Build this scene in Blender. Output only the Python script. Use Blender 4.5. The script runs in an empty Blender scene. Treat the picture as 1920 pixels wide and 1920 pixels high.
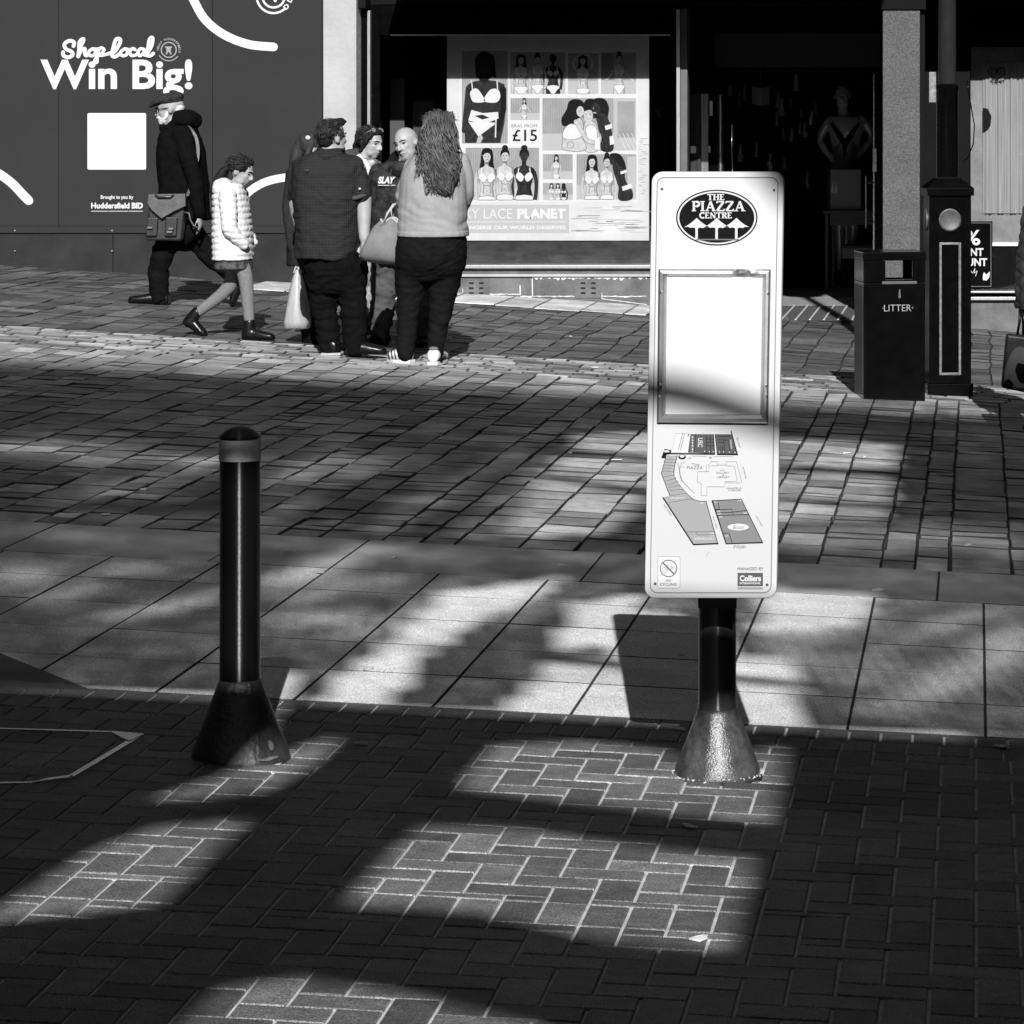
import bpy, bmesh, math, random
from mathutils import Vector, Matrix, noise
from mathutils.geometry import tessellate_polygon

random.seed(7)
SC = bpy.context.scene
COL = SC.collection

# ------------------------------------------------------------------ camera
F = 6100.0            # focal length in pixels of the 1920 px photograph
CX, CY = 1830.0, 205.0  # principal point: the lens is shifted, the back is kept upright
H = 1.895             # lens height above the paving under it
cam_d = bpy.data.cameras.new('camera')
cam = bpy.data.objects.new('camera', cam_d)
COL.objects.link(cam)
cam.location = (0, 0, H)
cam.rotation_euler = (math.radians(90), 0, 0)
cam_d.sensor_width = 36
cam_d.lens = F / 1920 * 36
cam_d.shift_x = (960 - CX) / 1920
cam_d.shift_y = -(960 - CY) / 1920
cam_d.clip_start = 0.1
cam_d.clip_end = 500
SC.camera = cam

# ------------------------------------------------------------------ light
SUN_AZ = math.radians(8.6)      # light travels away from the lens and a little to the left
SUN_EL = math.radians(30)
TR = Vector((-math.sin(SUN_AZ) * math.cos(SUN_EL), math.cos(SUN_AZ) * math.cos(SUN_EL), -math.sin(SUN_EL)))
world = bpy.data.worlds.new('World')
SC.world = world
world.use_nodes = True
wn = world.node_tree.nodes; wl = world.node_tree.links
wn.clear()
sky = wn.new('ShaderNodeTexSky'); sky.sky_type = 'NISHITA'; sky.sun_disc = False
sky.sun_elevation = SUN_EL
sky.sun_rotation = math.atan2(-TR.x, -TR.y)
bw = wn.new('ShaderNodeRGBToBW')
bg = wn.new('ShaderNodeBackground'); bg.inputs['Strength'].default_value = 0.05
wo = wn.new('ShaderNodeOutputWorld')
wl.new(sky.outputs[0], bw.inputs[0]); wl.new(bw.outputs[0], bg.inputs[0]); wl.new(bg.outputs[0], wo.inputs[0])
sun_d = bpy.data.lights.new('sun', 'SUN')
sun_d.energy = 5.0
sun_d.angle = math.radians(0.4)
sun_d.color = (1, 1, 1)
sun = bpy.data.objects.new('sun', sun_d)
COL.objects.link(sun)
sun.rotation_euler = TR.to_track_quat('-Z', 'Y').to_euler()
sun.location = (3, -8, 20)
SC.view_settings.view_transform = 'Standard'
SC.view_settings.look = 'None'
SC.view_settings.gamma = 1
SC.view_settings.exposure = 0.85
SC.view_settings.use_curve_mapping = False
SC.cycles.max_bounces = 6
SC.cycles.transparent_max_bounces = 12

# ------------------------------------------------------------------ coordinates
def sstep(a, b, x):
    t = min(1, max(0, (x - a) / (b - a)))
    return t * t * (3 - 2 * t)

def gz(x, y):
    """height of the sloping paving (it falls to the right)"""
    xx = max(-16, min(9, x))
    return -0.054 * xx + 0.012 * (-xx) * sstep(16, 27, y)

def W(px, py, d):
    """the point at distance d that shows at pixel (px, py) of the photograph"""
    return Vector(((px - CX) / F * d, d, H - (py - CY) / F * d))

def G(px, py):
    """the paving point that shows at a pixel"""
    d = 11560 / (py - CY)
    for _ in range(60):
        d = F * (H - gz((px - CX) / F * d, d)) / (py - CY) * 0.5 + d * 0.5
    x = (px - CX) / F * d
    return Vector((x, d, gz(x, d)))

# ------------------------------------------------------------------ materials
def mat(name, v, rough=0.6, spec=0.4, var=0.0, vscale=8.0, bump=0.0, bscale=60.0, metal=0.0,
        attr=None, speck=0.0, sscale=400.0, stretch=None, dist=0.004, blot=0.0, blscale=1.3):
    m = bpy.data.materials.new(name)
    m.use_nodes = True
    nt = m.node_tree; n = nt.nodes; l = nt.links
    b = n['Principled BSDF']
    b.inputs['Roughness'].default_value = rough
    b.inputs['Specular IOR Level'].default_value = spec
    b.inputs['Metallic'].default_value = metal
    b.inputs['Base Color'].default_value = (v, v, v, 1)
    tc = n.new('ShaderNodeTexCoord')
    src = tc.outputs['Object']
    if stretch:
        mp = n.new('ShaderNodeMapping'); mp.inputs['Scale'].default_value = stretch
        l.new(src, mp.inputs[0]); src = mp.outputs[0]
    val = None
    def mul(a, bsock):
        k = n.new('ShaderNodeMath'); k.operation = 'MULTIPLY'
        if isinstance(a, float): k.inputs[0].default_value = a
        else: l.new(a, k.inputs[0])
        l.new(bsock, k.inputs[1]); return k.outputs[0]
    if var or attr or speck or blot:
        val = float(v)
        if blot:                                    # broad stains and worn areas
            t = n.new('ShaderNodeTexNoise'); t.inputs['Scale'].default_value = blscale
            t.inputs['Detail'].default_value = 8; t.inputs['Roughness'].default_value = 0.7; t.inputs['Distortion'].default_value = .6
            l.new(src, t.inputs['Vector'])
            r = n.new('ShaderNodeMapRange'); r.inputs[1].default_value = 0.35; r.inputs[2].default_value = 0.65
            r.inputs[3].default_value = 1 - blot; r.inputs[4].default_value = 1 + blot
            l.new(t.outputs[0], r.inputs[0]); val = mul(val, r.outputs[0])
        if var:
            t = n.new('ShaderNodeTexNoise'); t.inputs['Scale'].default_value = vscale
            t.inputs['Detail'].default_value = 6; t.inputs['Roughness'].default_value = 0.65
            l.new(src, t.inputs['Vector'])
            r = n.new('ShaderNodeMapRange'); r.inputs[1].default_value = 0.3; r.inputs[2].default_value = 0.7
            r.inputs[3].default_value = 1 - var; r.inputs[4].default_value = 1 + var
            l.new(t.outputs[0], r.inputs[0]); val = mul(val, r.outputs[0])
        if speck:
            t = n.new('ShaderNodeTexNoise'); t.inputs['Scale'].default_value = sscale
            t.inputs['Detail'].default_value = 2
            l.new(src, t.inputs['Vector'])
            r = n.new('ShaderNodeMapRange'); r.inputs[1].default_value = 0.35; r.inputs[2].default_value = 0.65
            r.inputs[3].default_value = 1 - speck; r.inputs[4].default_value = 1 + speck
            l.new(t.outputs[0], r.inputs[0]); val = mul(val, r.outputs[0])
        if attr:
            a = n.new('ShaderNodeAttribute'); a.attribute_name = attr
            val = mul(val, a.outputs['Fac'])
        cb = n.new('ShaderNodeCombineColor')
        for i in range(3): l.new(val, cb.inputs[i])
        l.new(cb.outputs[0], b.inputs['Base Color'])
    if bump:
        t = n.new('ShaderNodeTexNoise'); t.inputs['Scale'].default_value = bscale
        t.inputs['Detail'].default_value = 5; t.inputs['Roughness'].default_value = 0.6
        l.new(src, t.inputs['Vector'])
        bp = n.new('ShaderNodeBump'); bp.inputs['Strength'].default_value = bump
        bp.inputs['Distance'].default_value = dist
        l.new(t.outputs[0], bp.inputs['Height']); l.new(bp.outputs[0], b.inputs['Normal'])
    return m

def glass_mat(name, tint=0.85, refl=0.25):
    m = bpy.data.materials.new(name); m.use_nodes = True
    n = m.node_tree.nodes; l = m.node_tree.links; n.clear()
    o = n.new('ShaderNodeOutputMaterial'); mx = n.new('ShaderNodeMixShader')
    t = n.new('ShaderNodeBsdfTransparent'); t.inputs[0].default_value = (tint,) * 3 + (1,)
    g = n.new('ShaderNodeBsdfGlossy'); g.inputs['Roughness'].default_value = 0.02
    g.inputs[0].default_value = (refl * 3,) * 3 + (1,)
    fr = n.new('ShaderNodeFresnel'); fr.inputs[0].default_value = 1.45
    l.new(fr.outputs[0], mx.inputs[0]); l.new(t.outputs[0], mx.inputs[1]); l.new(g.outputs[0], mx.inputs[2])
    l.new(mx.outputs[0], o.inputs[0])
    return m

M = {}
M['black_paint'] = mat('black gloss paint', 0.003, 0.30, 0.5, bump=.12, bscale=110, dist=.002)
def brushed_round(m, an=.95):
    """gloss that runs in a thin line down a round post"""
    n = m.node_tree.nodes; b = n['Principled BSDF']; b.inputs['Anisotropic'].default_value = an
    t = n.new('ShaderNodeTangent'); t.direction_type = 'RADIAL'; t.axis = 'Z'
    b.inputs['Anisotropic Rotation'].default_value = .25
    m.node_tree.links.new(t.outputs[0], b.inputs['Tangent'])
brushed_round(M['black_paint'])
M['black_satin'] = mat('black satin paint', 0.002, 0.16, 0.08, var=.3, vscale=14, bump=.05, bscale=50)
M['white_paint'] = mat('white coated steel', 0.8, 0.35, 0.4, var=.03, vscale=5)
M['white_print'] = mat('white print', 0.82, 0.5, 0.2)
M['paper'] = mat('white paper sheet', 0.8, 0.6, 0.15, var=.02, vscale=9)
M['ink'] = mat('black print', 0.004, 0.6, 0.05)
M['grey_ink'] = mat('dark grey print', 0.11, 0.5, 0.2)
M['mid_ink'] = mat('mid grey print', 0.33, 0.5, 0.2)
M['light_ink'] = mat('light grey print', 0.5, 0.5, 0.2)
M['pale_ink'] = mat('pale grey print', 0.62, 0.5, 0.2)
M['aluminium'] = mat('brushed aluminium', 0.55, 0.33, 0.5, var=.15, vscale=60, metal=1.0, stretch=(1, 1, .15), bump=.04, bscale=200)
M['steel'] = mat('steel', 0.62, 0.25, 0.5, metal=1.0, var=.1, vscale=30)
M['sand'] = mat('jointing sand', 0.34, 0.95, 0.0, var=.25, vscale=20, speck=.2, sscale=500)
M['dark_joint'] = mat('dirty mortar joint', 0.05, 0.9, 0.1, var=.4, vscale=15)
M['brick'] = mat('clay paver', 0.10, blot=.3, blscale=2.2, rough=0.55, spec=0.4, var=.25, vscale=22, bump=.8, bscale=150, attr='tone', speck=.55, sscale=240, dist=.008)
M['slab'] = mat('granite slab', 0.52, 0.62, 0.3, blot=.16, blscale=1.6, var=.14, vscale=3.5, bump=.6, bscale=110, attr='tone', speck=.5, sscale=210, dist=.006)
M['kerb'] = mat('sawn granite kerb', 0.38, 0.5, 0.3, blot=.14, var=.14, vscale=4, bump=.12, bscale=120, attr='tone', speck=.12, sscale=300)
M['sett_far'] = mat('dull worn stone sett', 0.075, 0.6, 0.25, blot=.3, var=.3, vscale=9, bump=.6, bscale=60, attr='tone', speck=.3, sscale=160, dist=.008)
M['sett'] = mat('worn stone sett', 0.26, 0.6, 0.25, blot=.25, var=.28, vscale=9, bump=.6, bscale=60, attr='tone', speck=.2, sscale=220, dist=.008)
M['strip'] = mat('pale stone sett', 0.28, blot=.4, blscale=2.5, rough=0.6, spec=0.3, var=.2, vscale=12, bump=.4, bscale=60, attr='tone', speck=.2, sscale=220)

# ------------------------------------------------------------------ objects
def link(o): COL.objects.link(o); return o

def tag(o, label=None, cat=None, group=None, kind=None):
    if label: o['label'] = label
    if cat: o['category'] = cat
    if group: o['group'] = group
    if kind: o['kind'] = kind
    return o

def thing(name, label, cat, loc, group=None):
    o = bpy.data.objects.new(name, None); link(o)
    o.empty_display_size = .1
    o.location = loc
    return tag(o, label, cat, group)

def root_loc(p):
    v = Vector((0, 0, 0))
    while p is not None:
        v += p.location; p = p.parent
    return v

class MB:
    """collects faces in world coordinates; build() links them as one mesh"""
    def __init__(s): s.v = []; s.f = []; s.m = []; s.t = []; s.cur = 0; s.tone = 1.0
    def add(s, vs, fs, mi=None):
        b = len(s.v); s.v += [tuple(x) for x in vs]
        for f in fs:
            s.f.append([i + b for i in f]); s.m.append(s.cur if mi is None else mi); s.t.append(s.tone)
    def box(s, x0, x1, y0, y1, z0, z1, mi=None):
        vs = [(x, y, z) for z in (z0, z1) for y in (y0, y1) for x in (x0, x1)]
        s.add(vs, [(0, 2, 3, 1), (4, 5, 7, 6), (0, 1, 5, 4), (2, 6, 7, 3), (0, 4, 6, 2), (1, 3, 7, 5)], mi)
    def hexa(s, p, mi=None):
        s.add(p, [(0, 2, 3, 1), (4, 5, 7, 6), (0, 1, 5, 4), (2, 6, 7, 3), (0, 4, 6, 2), (1, 3, 7, 5)], mi)
    def rings(s, rings, cap0=True, cap1=True, mi=None, closed=True):
        n = len(rings[0]); b = len(s.v)
        vs = [p for r in rings for p in r]; fs = []
        for k in range(len(rings) - 1):
            for i in range(n if closed else n - 1):
                j = (i + 1) % n
                fs.append((k * n + i, k * n + j, (k + 1) * n + j, (k + 1) * n + i))
        if cap0: fs.append(tuple(range(n - 1, -1, -1)))
        if cap1: fs.append(tuple((len(rings) - 1) * n + i for i in range(n)))
        s.add(vs, fs, mi)
    def lathe(s, prof, cx, cy, seg=40, mi=None, cap0=True, cap1=True, z0=0):
        s.rings([[(cx + r * math.cos(2 * math.pi * i / seg), cy + r * math.sin(2 * math.pi * i / seg), z0 + z)
                  for i in range(seg)] for r, z in prof], cap0, cap1, mi)
    def tube(s, pts, rad, seg=10, mi=None):
        pts = [Vector(p) for p in pts]
        if not hasattr(rad, '__len__'): rad = [rad] * len(pts)
        rs = []; up = Vector((0.123, .31, 0.94)).normalized()
        for i, p in enumerate(pts):
            d = (pts[min(i + 1, len(pts) - 1)] - pts[max(i - 1, 0)]).normalized()
            a = d.cross(up)
            if a.length < .05: a = d.cross(Vector((1, 0, 0)))
            a.normalize(); b = d.cross(a).normalized()
            rs.append([p + (a * math.cos(2 * math.pi * k / seg) + b * math.sin(2 * math.pi * k / seg)) * rad[i] for k in range(seg)])
        s.rings(rs, True, True, mi)
    def build(s, name, mats, parent=None, smooth=False, bevel=0, bseg=2):
        me = bpy.data.meshes.new(name)
        o = bpy.data.objects.new(name, me); link(o)
        off = Vector((0, 0, 0))
        if parent is not None:
            o.parent = parent; off = root_loc(parent)
        vs = [(v[0] - off.x, v[1] - off.y, v[2] - off.z) for v in s.v]
        me.from_pydata(vs, [], s.f)
        for m in (mats if isinstance(mats, (list, tuple)) else [mats]): me.materials.append(m)
        me.polygons.foreach_set('material_index', s.m)
        if any(t != 1.0 for t in s.t):
            a = me.attributes.new('tone', 'FLOAT', 'FACE'); a.data.foreach_set('value', s.t)
        elif any('tone' in [x.attribute_name for x in m.node_tree.nodes if x.type == 'ATTRIBUTE'] for m in me.materials):
            a = me.attributes.new('tone', 'FLOAT', 'FACE'); a.data.foreach_set('value', s.t)
        if smooth is not False:
            me.polygons.foreach_set('use_smooth', [True] * len(me.polygons))
            if smooth is not True:
                me.set_sharp_from_angle(angle=math.radians(smooth))
        if bevel:
            bm = bmesh.new(); bm.from_mesh(me)
            bmesh.ops.remove_doubles(bm, verts=bm.verts, dist=1e-5)
            es = [e for e in bm.edges if len(e.link_faces) == 2 and e.calc_face_angle(0) > .6]
            bmesh.ops.bevel(bm, geom=es, offset=bevel, segments=bseg, profile=.5, affect='EDGES', clamp_overlap=True)
            bm.to_mesh(me); bm.free()
            me.polygons.foreach_set('use_smooth', [True] * len(me.polygons))
            me.set_sharp_from_angle(angle=math.radians(75))
            me.update()
            nv = [Vector((0, 0, 0)) for _ in me.vertices]          # let the large faces rule the shading
            for pl in me.polygons:
                for i in pl.vertices: nv[i] += pl.normal * pl.area ** 2
            me.normals_split_custom_set_from_vertices([tuple(v.normalized()) if v.length > 0 else (0, 0, 1) for v in nv])
        me.update()
        return o

def crom(pts, n=8, closed=False):
    """Catmull-Rom through 2-D or 3-D points"""
    P = [Vector(p) for p in pts]; out = []
    N = len(P); rng = N if closed else N - 1
    for i in range(rng):
        if closed: a, b, c, d = P[i - 1], P[i], P[(i + 1) % N], P[(i + 2) % N]
        else: a, b, c, d = P[max(i - 1, 0)], P[i], P[i + 1], P[min(i + 2, N - 1)]
        for k in range(n):
            t = k / n
            out.append(.5 * ((2 * b) + (c - a) * t + (2 * a - 5 * b + 4 * c - d) * t * t + (3 * b - a - 3 * c + d) * t ** 3))
    if not closed: out.append(P[-1])
    return out

_tc = {}
def text2d(s, bold=0.0, spacing=1.0, shear=0.0):
    """outline of a line of text as (verts2d, faces) normalised to its own bounding box"""
    k = (s, bold, spacing, shear)
    if k in _tc: return _tc[k]
    c = bpy.data.curves.new('text', 'FONT'); c.body = s; c.offset = bold; c.space_character = spacing; c.shear = shear
    c.resolution_u = 4
    o = bpy.data.objects.new('text', c); link(o)
    m = bpy.data.meshes.new_from_object(o)
    vs = [(v.co.x, v.co.y) for v in m.vertices]; fs = [tuple(p.vertices) for p in m.polygons]
    bpy.data.objects.remove(o); bpy.data.curves.remove(c); bpy.data.meshes.remove(m)
    x0 = min(v[0] for v in vs); x1 = max(v[0] for v in vs); y0 = min(v[1] for v in vs); y1 = max(v[1] for v in vs)
    vs = [((x - x0) / (x1 - x0), (y1 - y) / (y1 - y0)) for x, y in vs]
    _tc[k] = (vs, fs, (x1 - x0) / (y1 - y0))
    return _tc[k]

class Flat(MB):
    """flat printed shapes laid on a surface; fn(px, py, layer) gives the point for a pixel of the photograph"""
    def __init__(s, fn): super().__init__(); s.fn = fn; s.layer = 0
    def poly(s, pts, mi, layer=None):
        L = s.layer if layer is None else layer
        pts = [Vector((p[0], p[1], 0)) for p in pts]
        tri = tessellate_polygon([pts])
        vs = [s.fn(p.x, p.y, L) for p in pts]
        fs = []
        for t in tri:
            a, b, c = (pts[i] for i in t)
            fs.append(t if (b - a).cross(c - a).z < 0 else (t[0], t[2], t[1]))
        # pixels run down, so clockwise on the page faces the viewer
        s.add(vs, [(f[0], f[2], f[1]) for f in fs], mi)
    @staticmethod
    def below(pts, ymax):
        out = []
        for i in range(len(pts)):
            a, b = pts[i - 1], pts[i]
            if (a[1] <= ymax) != (b[1] <= ymax):
                t = (ymax - a[1]) / (b[1] - a[1]); out.append((a[0] + (b[0] - a[0]) * t, ymax))
            if b[1] <= ymax: out.append((b[0], b[1]))
        return out
    def blob(s, pts, mi, layer=None, n=6): s.poly(crom(pts, n, True), mi, layer)
    def rect(s, x0, y0, x1, y1, mi, layer=None): s.poly([(x0, y0), (x1, y0), (x1, y1), (x0, y1)], mi, layer)
    def rrect(s, x0, y0, x1, y1, r, mi, layer=None, n=6):
        p = []
        for cx, cy, a in ((x1 - r, y0 + r, -90), (x1 - r, y1 - r, 0), (x0 + r, y1 - r, 90), (x0 + r, y0 + r, 180)):
            for k in range(n + 1):
                t = math.radians(a + 90 * k / n); p.append((cx + r * math.cos(t), cy + r * math.sin(t)))
        s.poly(p, mi, layer)
    def ell(s, cx, cy, rx, ry, mi, layer=None, n=48):
        s.poly([(cx + rx * math.cos(2 * math.pi * k / n), cy + ry * math.sin(2 * math.pi * k / n)) for k in range(n)], mi, layer)
    def line(s, pts, w, mi, layer=None, closed=False, cap=True):
        L = s.layer if layer is None else layer
        P = [Vector((p[0], p[1])) for p in pts]; N = len(P); lft = []; rgt = []
        for i in range(N):
            a = P[i - 1] if (closed or i) else P[i]; c = P[(i + 1) % N] if (closed or i < N - 1) else P[i]
            d = (c - a); d = d.normalized() if d.length else Vector((1, 0)); nrm = Vector((-d.y, d.x)) * w / 2
            lft.append(P[i] + nrm); rgt.append(P[i] - nrm)
        vs = [s.fn(p.x, p.y, L + .012 * (i % N)) for i, p in enumerate(lft + rgt)]; fs = []
        for i in range(N if closed else N - 1):
            j = (i + 1) % N; fs.append((i, j, N + j, N + i))
        s.add(vs, fs, mi)
        if cap and not closed and w > 1.5:
            s.ell(P[0].x, P[0].y, w / 2, w / 2, mi, L - .05, 14); s.ell(P[-1].x, P[-1].y, w / 2, w / 2, mi, L + .012 * N + .05, 14)
    def ring(s, cx, cy, rx, ry, w, mi, layer=None, a0=0, a1=360, n=48, cap=False):
        full = a1 - a0 >= 360
        pts = [(cx + rx * math.cos(math.radians(a0 + (a1 - a0) * k / n)), cy + ry * math.sin(math.radians(a0 + (a1 - a0) * k / n)))
               for k in range(n if full else n + 1)]
        s.line(pts, w, mi, layer, full, cap)
    def text(s, t, x0, y0, x1, y1, mi, bold=0.0, layer=None, spacing=1.0, shear=0.0, rot=0.0):
        L = s.layer if layer is None else layer
        vs, fs, _ = text2d(t, bold, spacing, shear)
        cx, cy = (x0 + x1) / 2, (y0 + y1) / 2; c, q = math.cos(math.radians(rot)), math.sin(math.radians(rot))
        out = []
        for u, v in vs:
            dx = x0 + u * (x1 - x0) - cx; dy = y0 + v * (y1 - y0) - cy
            out.append(s.fn(cx + dx * c - dy * q, cy + dx * q + dy * c, L))
        s.add(out, fs, mi)
    def serif(s, t, x0, y0, x1, y1, mi, w, layer=None, thin=.55, gap=.14):
        """high contrast roman capitals drawn as strokes with bracket serifs"""
        hgt = y1 - y0
        tw = sum(SERIF[ch][0] for ch in t) + gap * (len(t) - 1); k = (x1 - x0) / tw; x = x0
        for ch in t:
            wd, strokes = SERIF[ch]
            for st in strokes:
                ww = w * (thin if st[0] == 't' else 1)
                pts = [(x + a * k, y1 - b * hgt) for a, b in st[1]]
                if len(pts) > 2: pts = crom(pts, 6)
                s.line(pts, ww, mi, layer, False, False)
                for a, b in st[2]:
                    s.line([(x + a * k - w * .95, y1 - b * hgt), (x + a * k + w * .95, y1 - b * hgt)], w * .38, mi, layer, False, False)
            x += (wd + gap) * k

SERIF = {
    'T': (.7, [('b', [(.35, 0), (.35, 1)], [(.35, 0.02)]), ('t', [(0, .97), (.7, .97)], []), ('t', [(.02, 1), (.02, .8)], []), ('t', [(.68, 1), (.68, .8)], [])]),
    'H': (.78, [('b', [(.12, 0), (.12, 1)], [(.12, .02), (.12, .98)]), ('b', [(.66, 0), (.66, 1)], [(.66, .02), (.66, .98)]), ('t', [(.12, .52), (.66, .52)], [])]),
    'E': (.6, [('b', [(.12, 0), (.12, 1)], [(.12, .02), (.12, .98)]), ('t', [(.1, .97), (.54, .97)], []), ('t', [(.1, .52), (.46, .52)], []), ('t', [(.1, .03), (.58, .03)], []), ('t', [(.54, 1), (.54, .82)], []), ('t', [(.58, 0), (.58, .2)], [])]),
    'P': (.62, [('b', [(.14, 0), (.14, 1)], [(.14, .02), (.14, .98)]), ('t', [(.14, .97), (.38, .97)], []), ('b', [(.36, .97), (.55, .87), (.57, .7), (.5, .55), (.34, .48)], []), ('t', [(.14, .48), (.36, .48)], [])]),
    'I': (.28, [('b', [(.14, 0), (.14, 1)], [(.14, .02), (.14, .98)])]),
    'A': (.8, [('t', [(.1, 0), (.4, 1)], [(.1, .02)]), ('b', [(.4, 1), (.7, 0)], [(.7, .02)]), ('t', [(.2, .34), (.6, .34)], [])]),
    'Z': (.66, [('b', [(.6, .97), (.06, .03)], []), ('t', [(.04, .97), (.62, .97)], []), ('t', [(.04, .03), (.64, .03)], []), ('t', [(.04, 1), (.04, .8)], []), ('t', [(.64, 0), (.64, .22)], [])]),
    'C': (.72, [('b', [(.66, .84), (.5, .96), (.28, .93), (.1, .72), (.07, .5), (.1, .28), (.28, .07), (.5, .04), (.67, .18)], []), ('t', [(.66, 1), (.66, .74)], [])]),
    'N': (.84, [('t', [(.12, 0), (.12, 1)], [(.12, .02)]), ('b', [(.1, 1), (.72, 0)], []), ('t', [(.72, 0), (.72, 1)], [(.72, .98)])]),
    'R': (.72, [('b', [(.14, 0), (.14, 1)], [(.14, .02), (.14, .98)]), ('t', [(.14, .97), (.38, .97)], []), ('b', [(.36, .97), (.54, .88), (.56, .72), (.5, .58), (.34, .5)], []), ('t', [(.14, .5), (.36, .5)], []), ('b', [(.34, .5), (.68, 0)], [(.68, .02)])]),
}
# ------------------------------------------------------------------ the paving
def sheet(name, x0, x1, y0, y1, dz, material, nx=40, ny=20):
    b = MB()
    vs = []
    for j in range(ny + 1):
        for i in range(nx + 1):
            x = x0 + (x1 - x0) * i / nx; y = y0 + (y1 - y0) * j / ny
            vs.append((x, y, gz(x, y) + dz))
    fs = [(j * (nx + 1) + i, j * (nx + 1) + i + 1, (j + 1) * (nx + 1) + i + 1, (j + 1) * (nx + 1) + i) for j in range(ny) for i in range(nx)]
    b.add(vs, fs)
    o = b.build(name, material, None, True)
    return tag(o, kind='structure')

def paver(b, x0, x1, y0, y1, gap, ch, depth, lift=0.0, tilt=0.0015, skew=None, side=1.0):
    """one stone: a chamfered top with its four edges running down into the joint"""
    gx, gy = gap if isinstance(gap, tuple) else (gap, gap)
    x0 += gx / 2; x1 -= gx / 2; y0 += gy / 2; y1 -= gy / 2
    if x1 - x0 < .02 or y1 - y0 < .02: return
    h = random.uniform(-1, 1) * lift
    tx, ty = random.uniform(-tilt, tilt), random.uniform(-tilt, tilt)
    cx, cy = (x0 + x1) / 2, (y0 + y1) / 2
    wob = (lambda x, y: skew(x, y)) if skew else (lambda x, y: (x, y))
    def pt(x, y, d):
        X, Y = wob(x, y)
        return (X, Y, gz(X, Y) + h + tx * (1 if x > cx else -1) + ty * (1 if y > cy else -1) - d)
    vs = [pt(x0, y0, depth), pt(x1, y0, depth), pt(x1, y1, depth), pt(x0, y1, depth),
          pt(x0, y0, ch), pt(x1, y0, ch), pt(x1, y1, ch), pt(x0, y1, ch),
          pt(x0 + ch, y0 + ch, 0), pt(x1 - ch, y0 + ch, 0), pt(x1 - ch, y1 - ch, 0), pt(x0 + ch, y1 - ch, 0)]
    t0 = b.tone
    b.add(vs, [(8, 9, 10, 11)])
    b.tone = t0 * (side if side < 1 else 1 + (side - 1) * .4)
    b.add(vs, [(4 + k, 4 + (k + 1) % 4, 8 + (k + 1) % 4, 8 + k) for k in range(4)])
    b.tone = t0 * side                                  # sand and grime cling to the sides
    b.add(vs, [(k, (k + 1) % 4, 4 + (k + 1) % 4, 4 + k) for k in range(4)])
    b.tone = t0

Y_A = 7.36      # near edge of the header course
Y_B = 7.555
Y_C = 9.515     # far edge of the herringbone, start of the two header courses
Y_D = 9.83      # slabs
Y_E = 12.49     # sawn kerb
Y_F = 13.30     # setts
Y_G, Y_G2 = 21.1, 22.35   # pale strip
Y_H = 27.75     # foot of the shops
XL, XR = -6.0, 3.0

sheet('ground', -60, 60, -30, 120, -0.12, M['dark_joint'], 120, 150)
sheet('joint_sand', XL, XR, 3.5, Y_D, -0.0058, M['sand'])

# herringbone: a stretcher and a header per cell, stepping along the diagonal
def herring(b, x0, x1, y0, y1):
    u = 0.1
    for i in range(int((x0 - 1) / u), int((x1 + 1) / u)):
        for j in range(int((y0 - 1) / u), int((y1 + 1) / u)):
            k = (i - j) % 4
            if k == 0: r = (i * u, (i + 2) * u, j * u, (j + 1) * u)
            elif k == 3: r = (i * u, (i + 1) * u, (j) * u, (j + 2) * u)
            else: continue
            a0, a1, c0, c1 = max(r[0], x0), min(r[1], x1), max(r[2], y0), min(r[3], y1)
            if a1 - a0 < .03 or c1 - c0 < .03: continue
            b.tone = random.choice((.62, .75, .85, .95, 1.0, 1.05, 1.15, 1.25, 1.4)) * random.uniform(.93, 1.07)
            paver(b, a0, a1, c0, c1, .0085, .002, .008, .0008, .0007, None, 2.2)
b = MB()
herring(b, XL, XR, 3.6, Y_A)
herring(b, XL, XR, Y_B, Y_C)
x = XL
while x < XR:
    b.tone = random.uniform(.75, 1.25); paver(b, x, x + .1, Y_A, Y_B, .0085, .002, .008, .0008, .0007, None, 2.2)
    x += .1
ym = (Y_C + Y_D) / 2
for y0, y1, o in ((Y_C, ym, 0), (ym, Y_D, .05)):
    x = XL + o * .3
    while x < XR:
        b.tone = random.uniform(.75, 1.25); paver(b, x, x + .095, y0, y1, .0085, .002, .008, .0008, .0007, None, 2.2)
        x += .095
tag(b.build('brick_paving', M['brick']), kind='structure')

# granite slabs, joints running straight away from the viewer
sheet('slab_bed', -8, 4, Y_D, Y_E, -0.005, M['dark_joint'])
b = MB()
n = 5; dy = (Y_E - Y_D) / n; wx = .418
off = G(1846, 1250).x % wx
for r in range(n):
    for i in range(-20, 10):
        b.tone = random.uniform(.86, 1.1)
        paver(b, off + i * wx, off + (i + 1) * wx, Y_D + r * dy, Y_D + (r + 1) * dy, .007, .0015, .01, .0008, .0006, None, .12)
tag(b.build('slab_paving', M['slab']), kind='structure')

# long sawn kerb stones
sheet('kerb_bed', -9, 4, Y_E, Y_F, -0.005, M['dark_joint'])
b = MB()
xs = [-9.0, -7.4, -6.0, -4.6, -3.75, -2.95, -2.48, -1.52, -.15, 1.1, 2.4, 4.0]
for a, c in zip(xs, xs[1:]):
    b.tone = random.uniform(.85, 1.1)
    paver(b, a, c, Y_E, Y_F, .007, .0015, .01, .001, .0008, None, .12)
tag(b.build('kerb_paving', M['kerb']), kind='structure')

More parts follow.
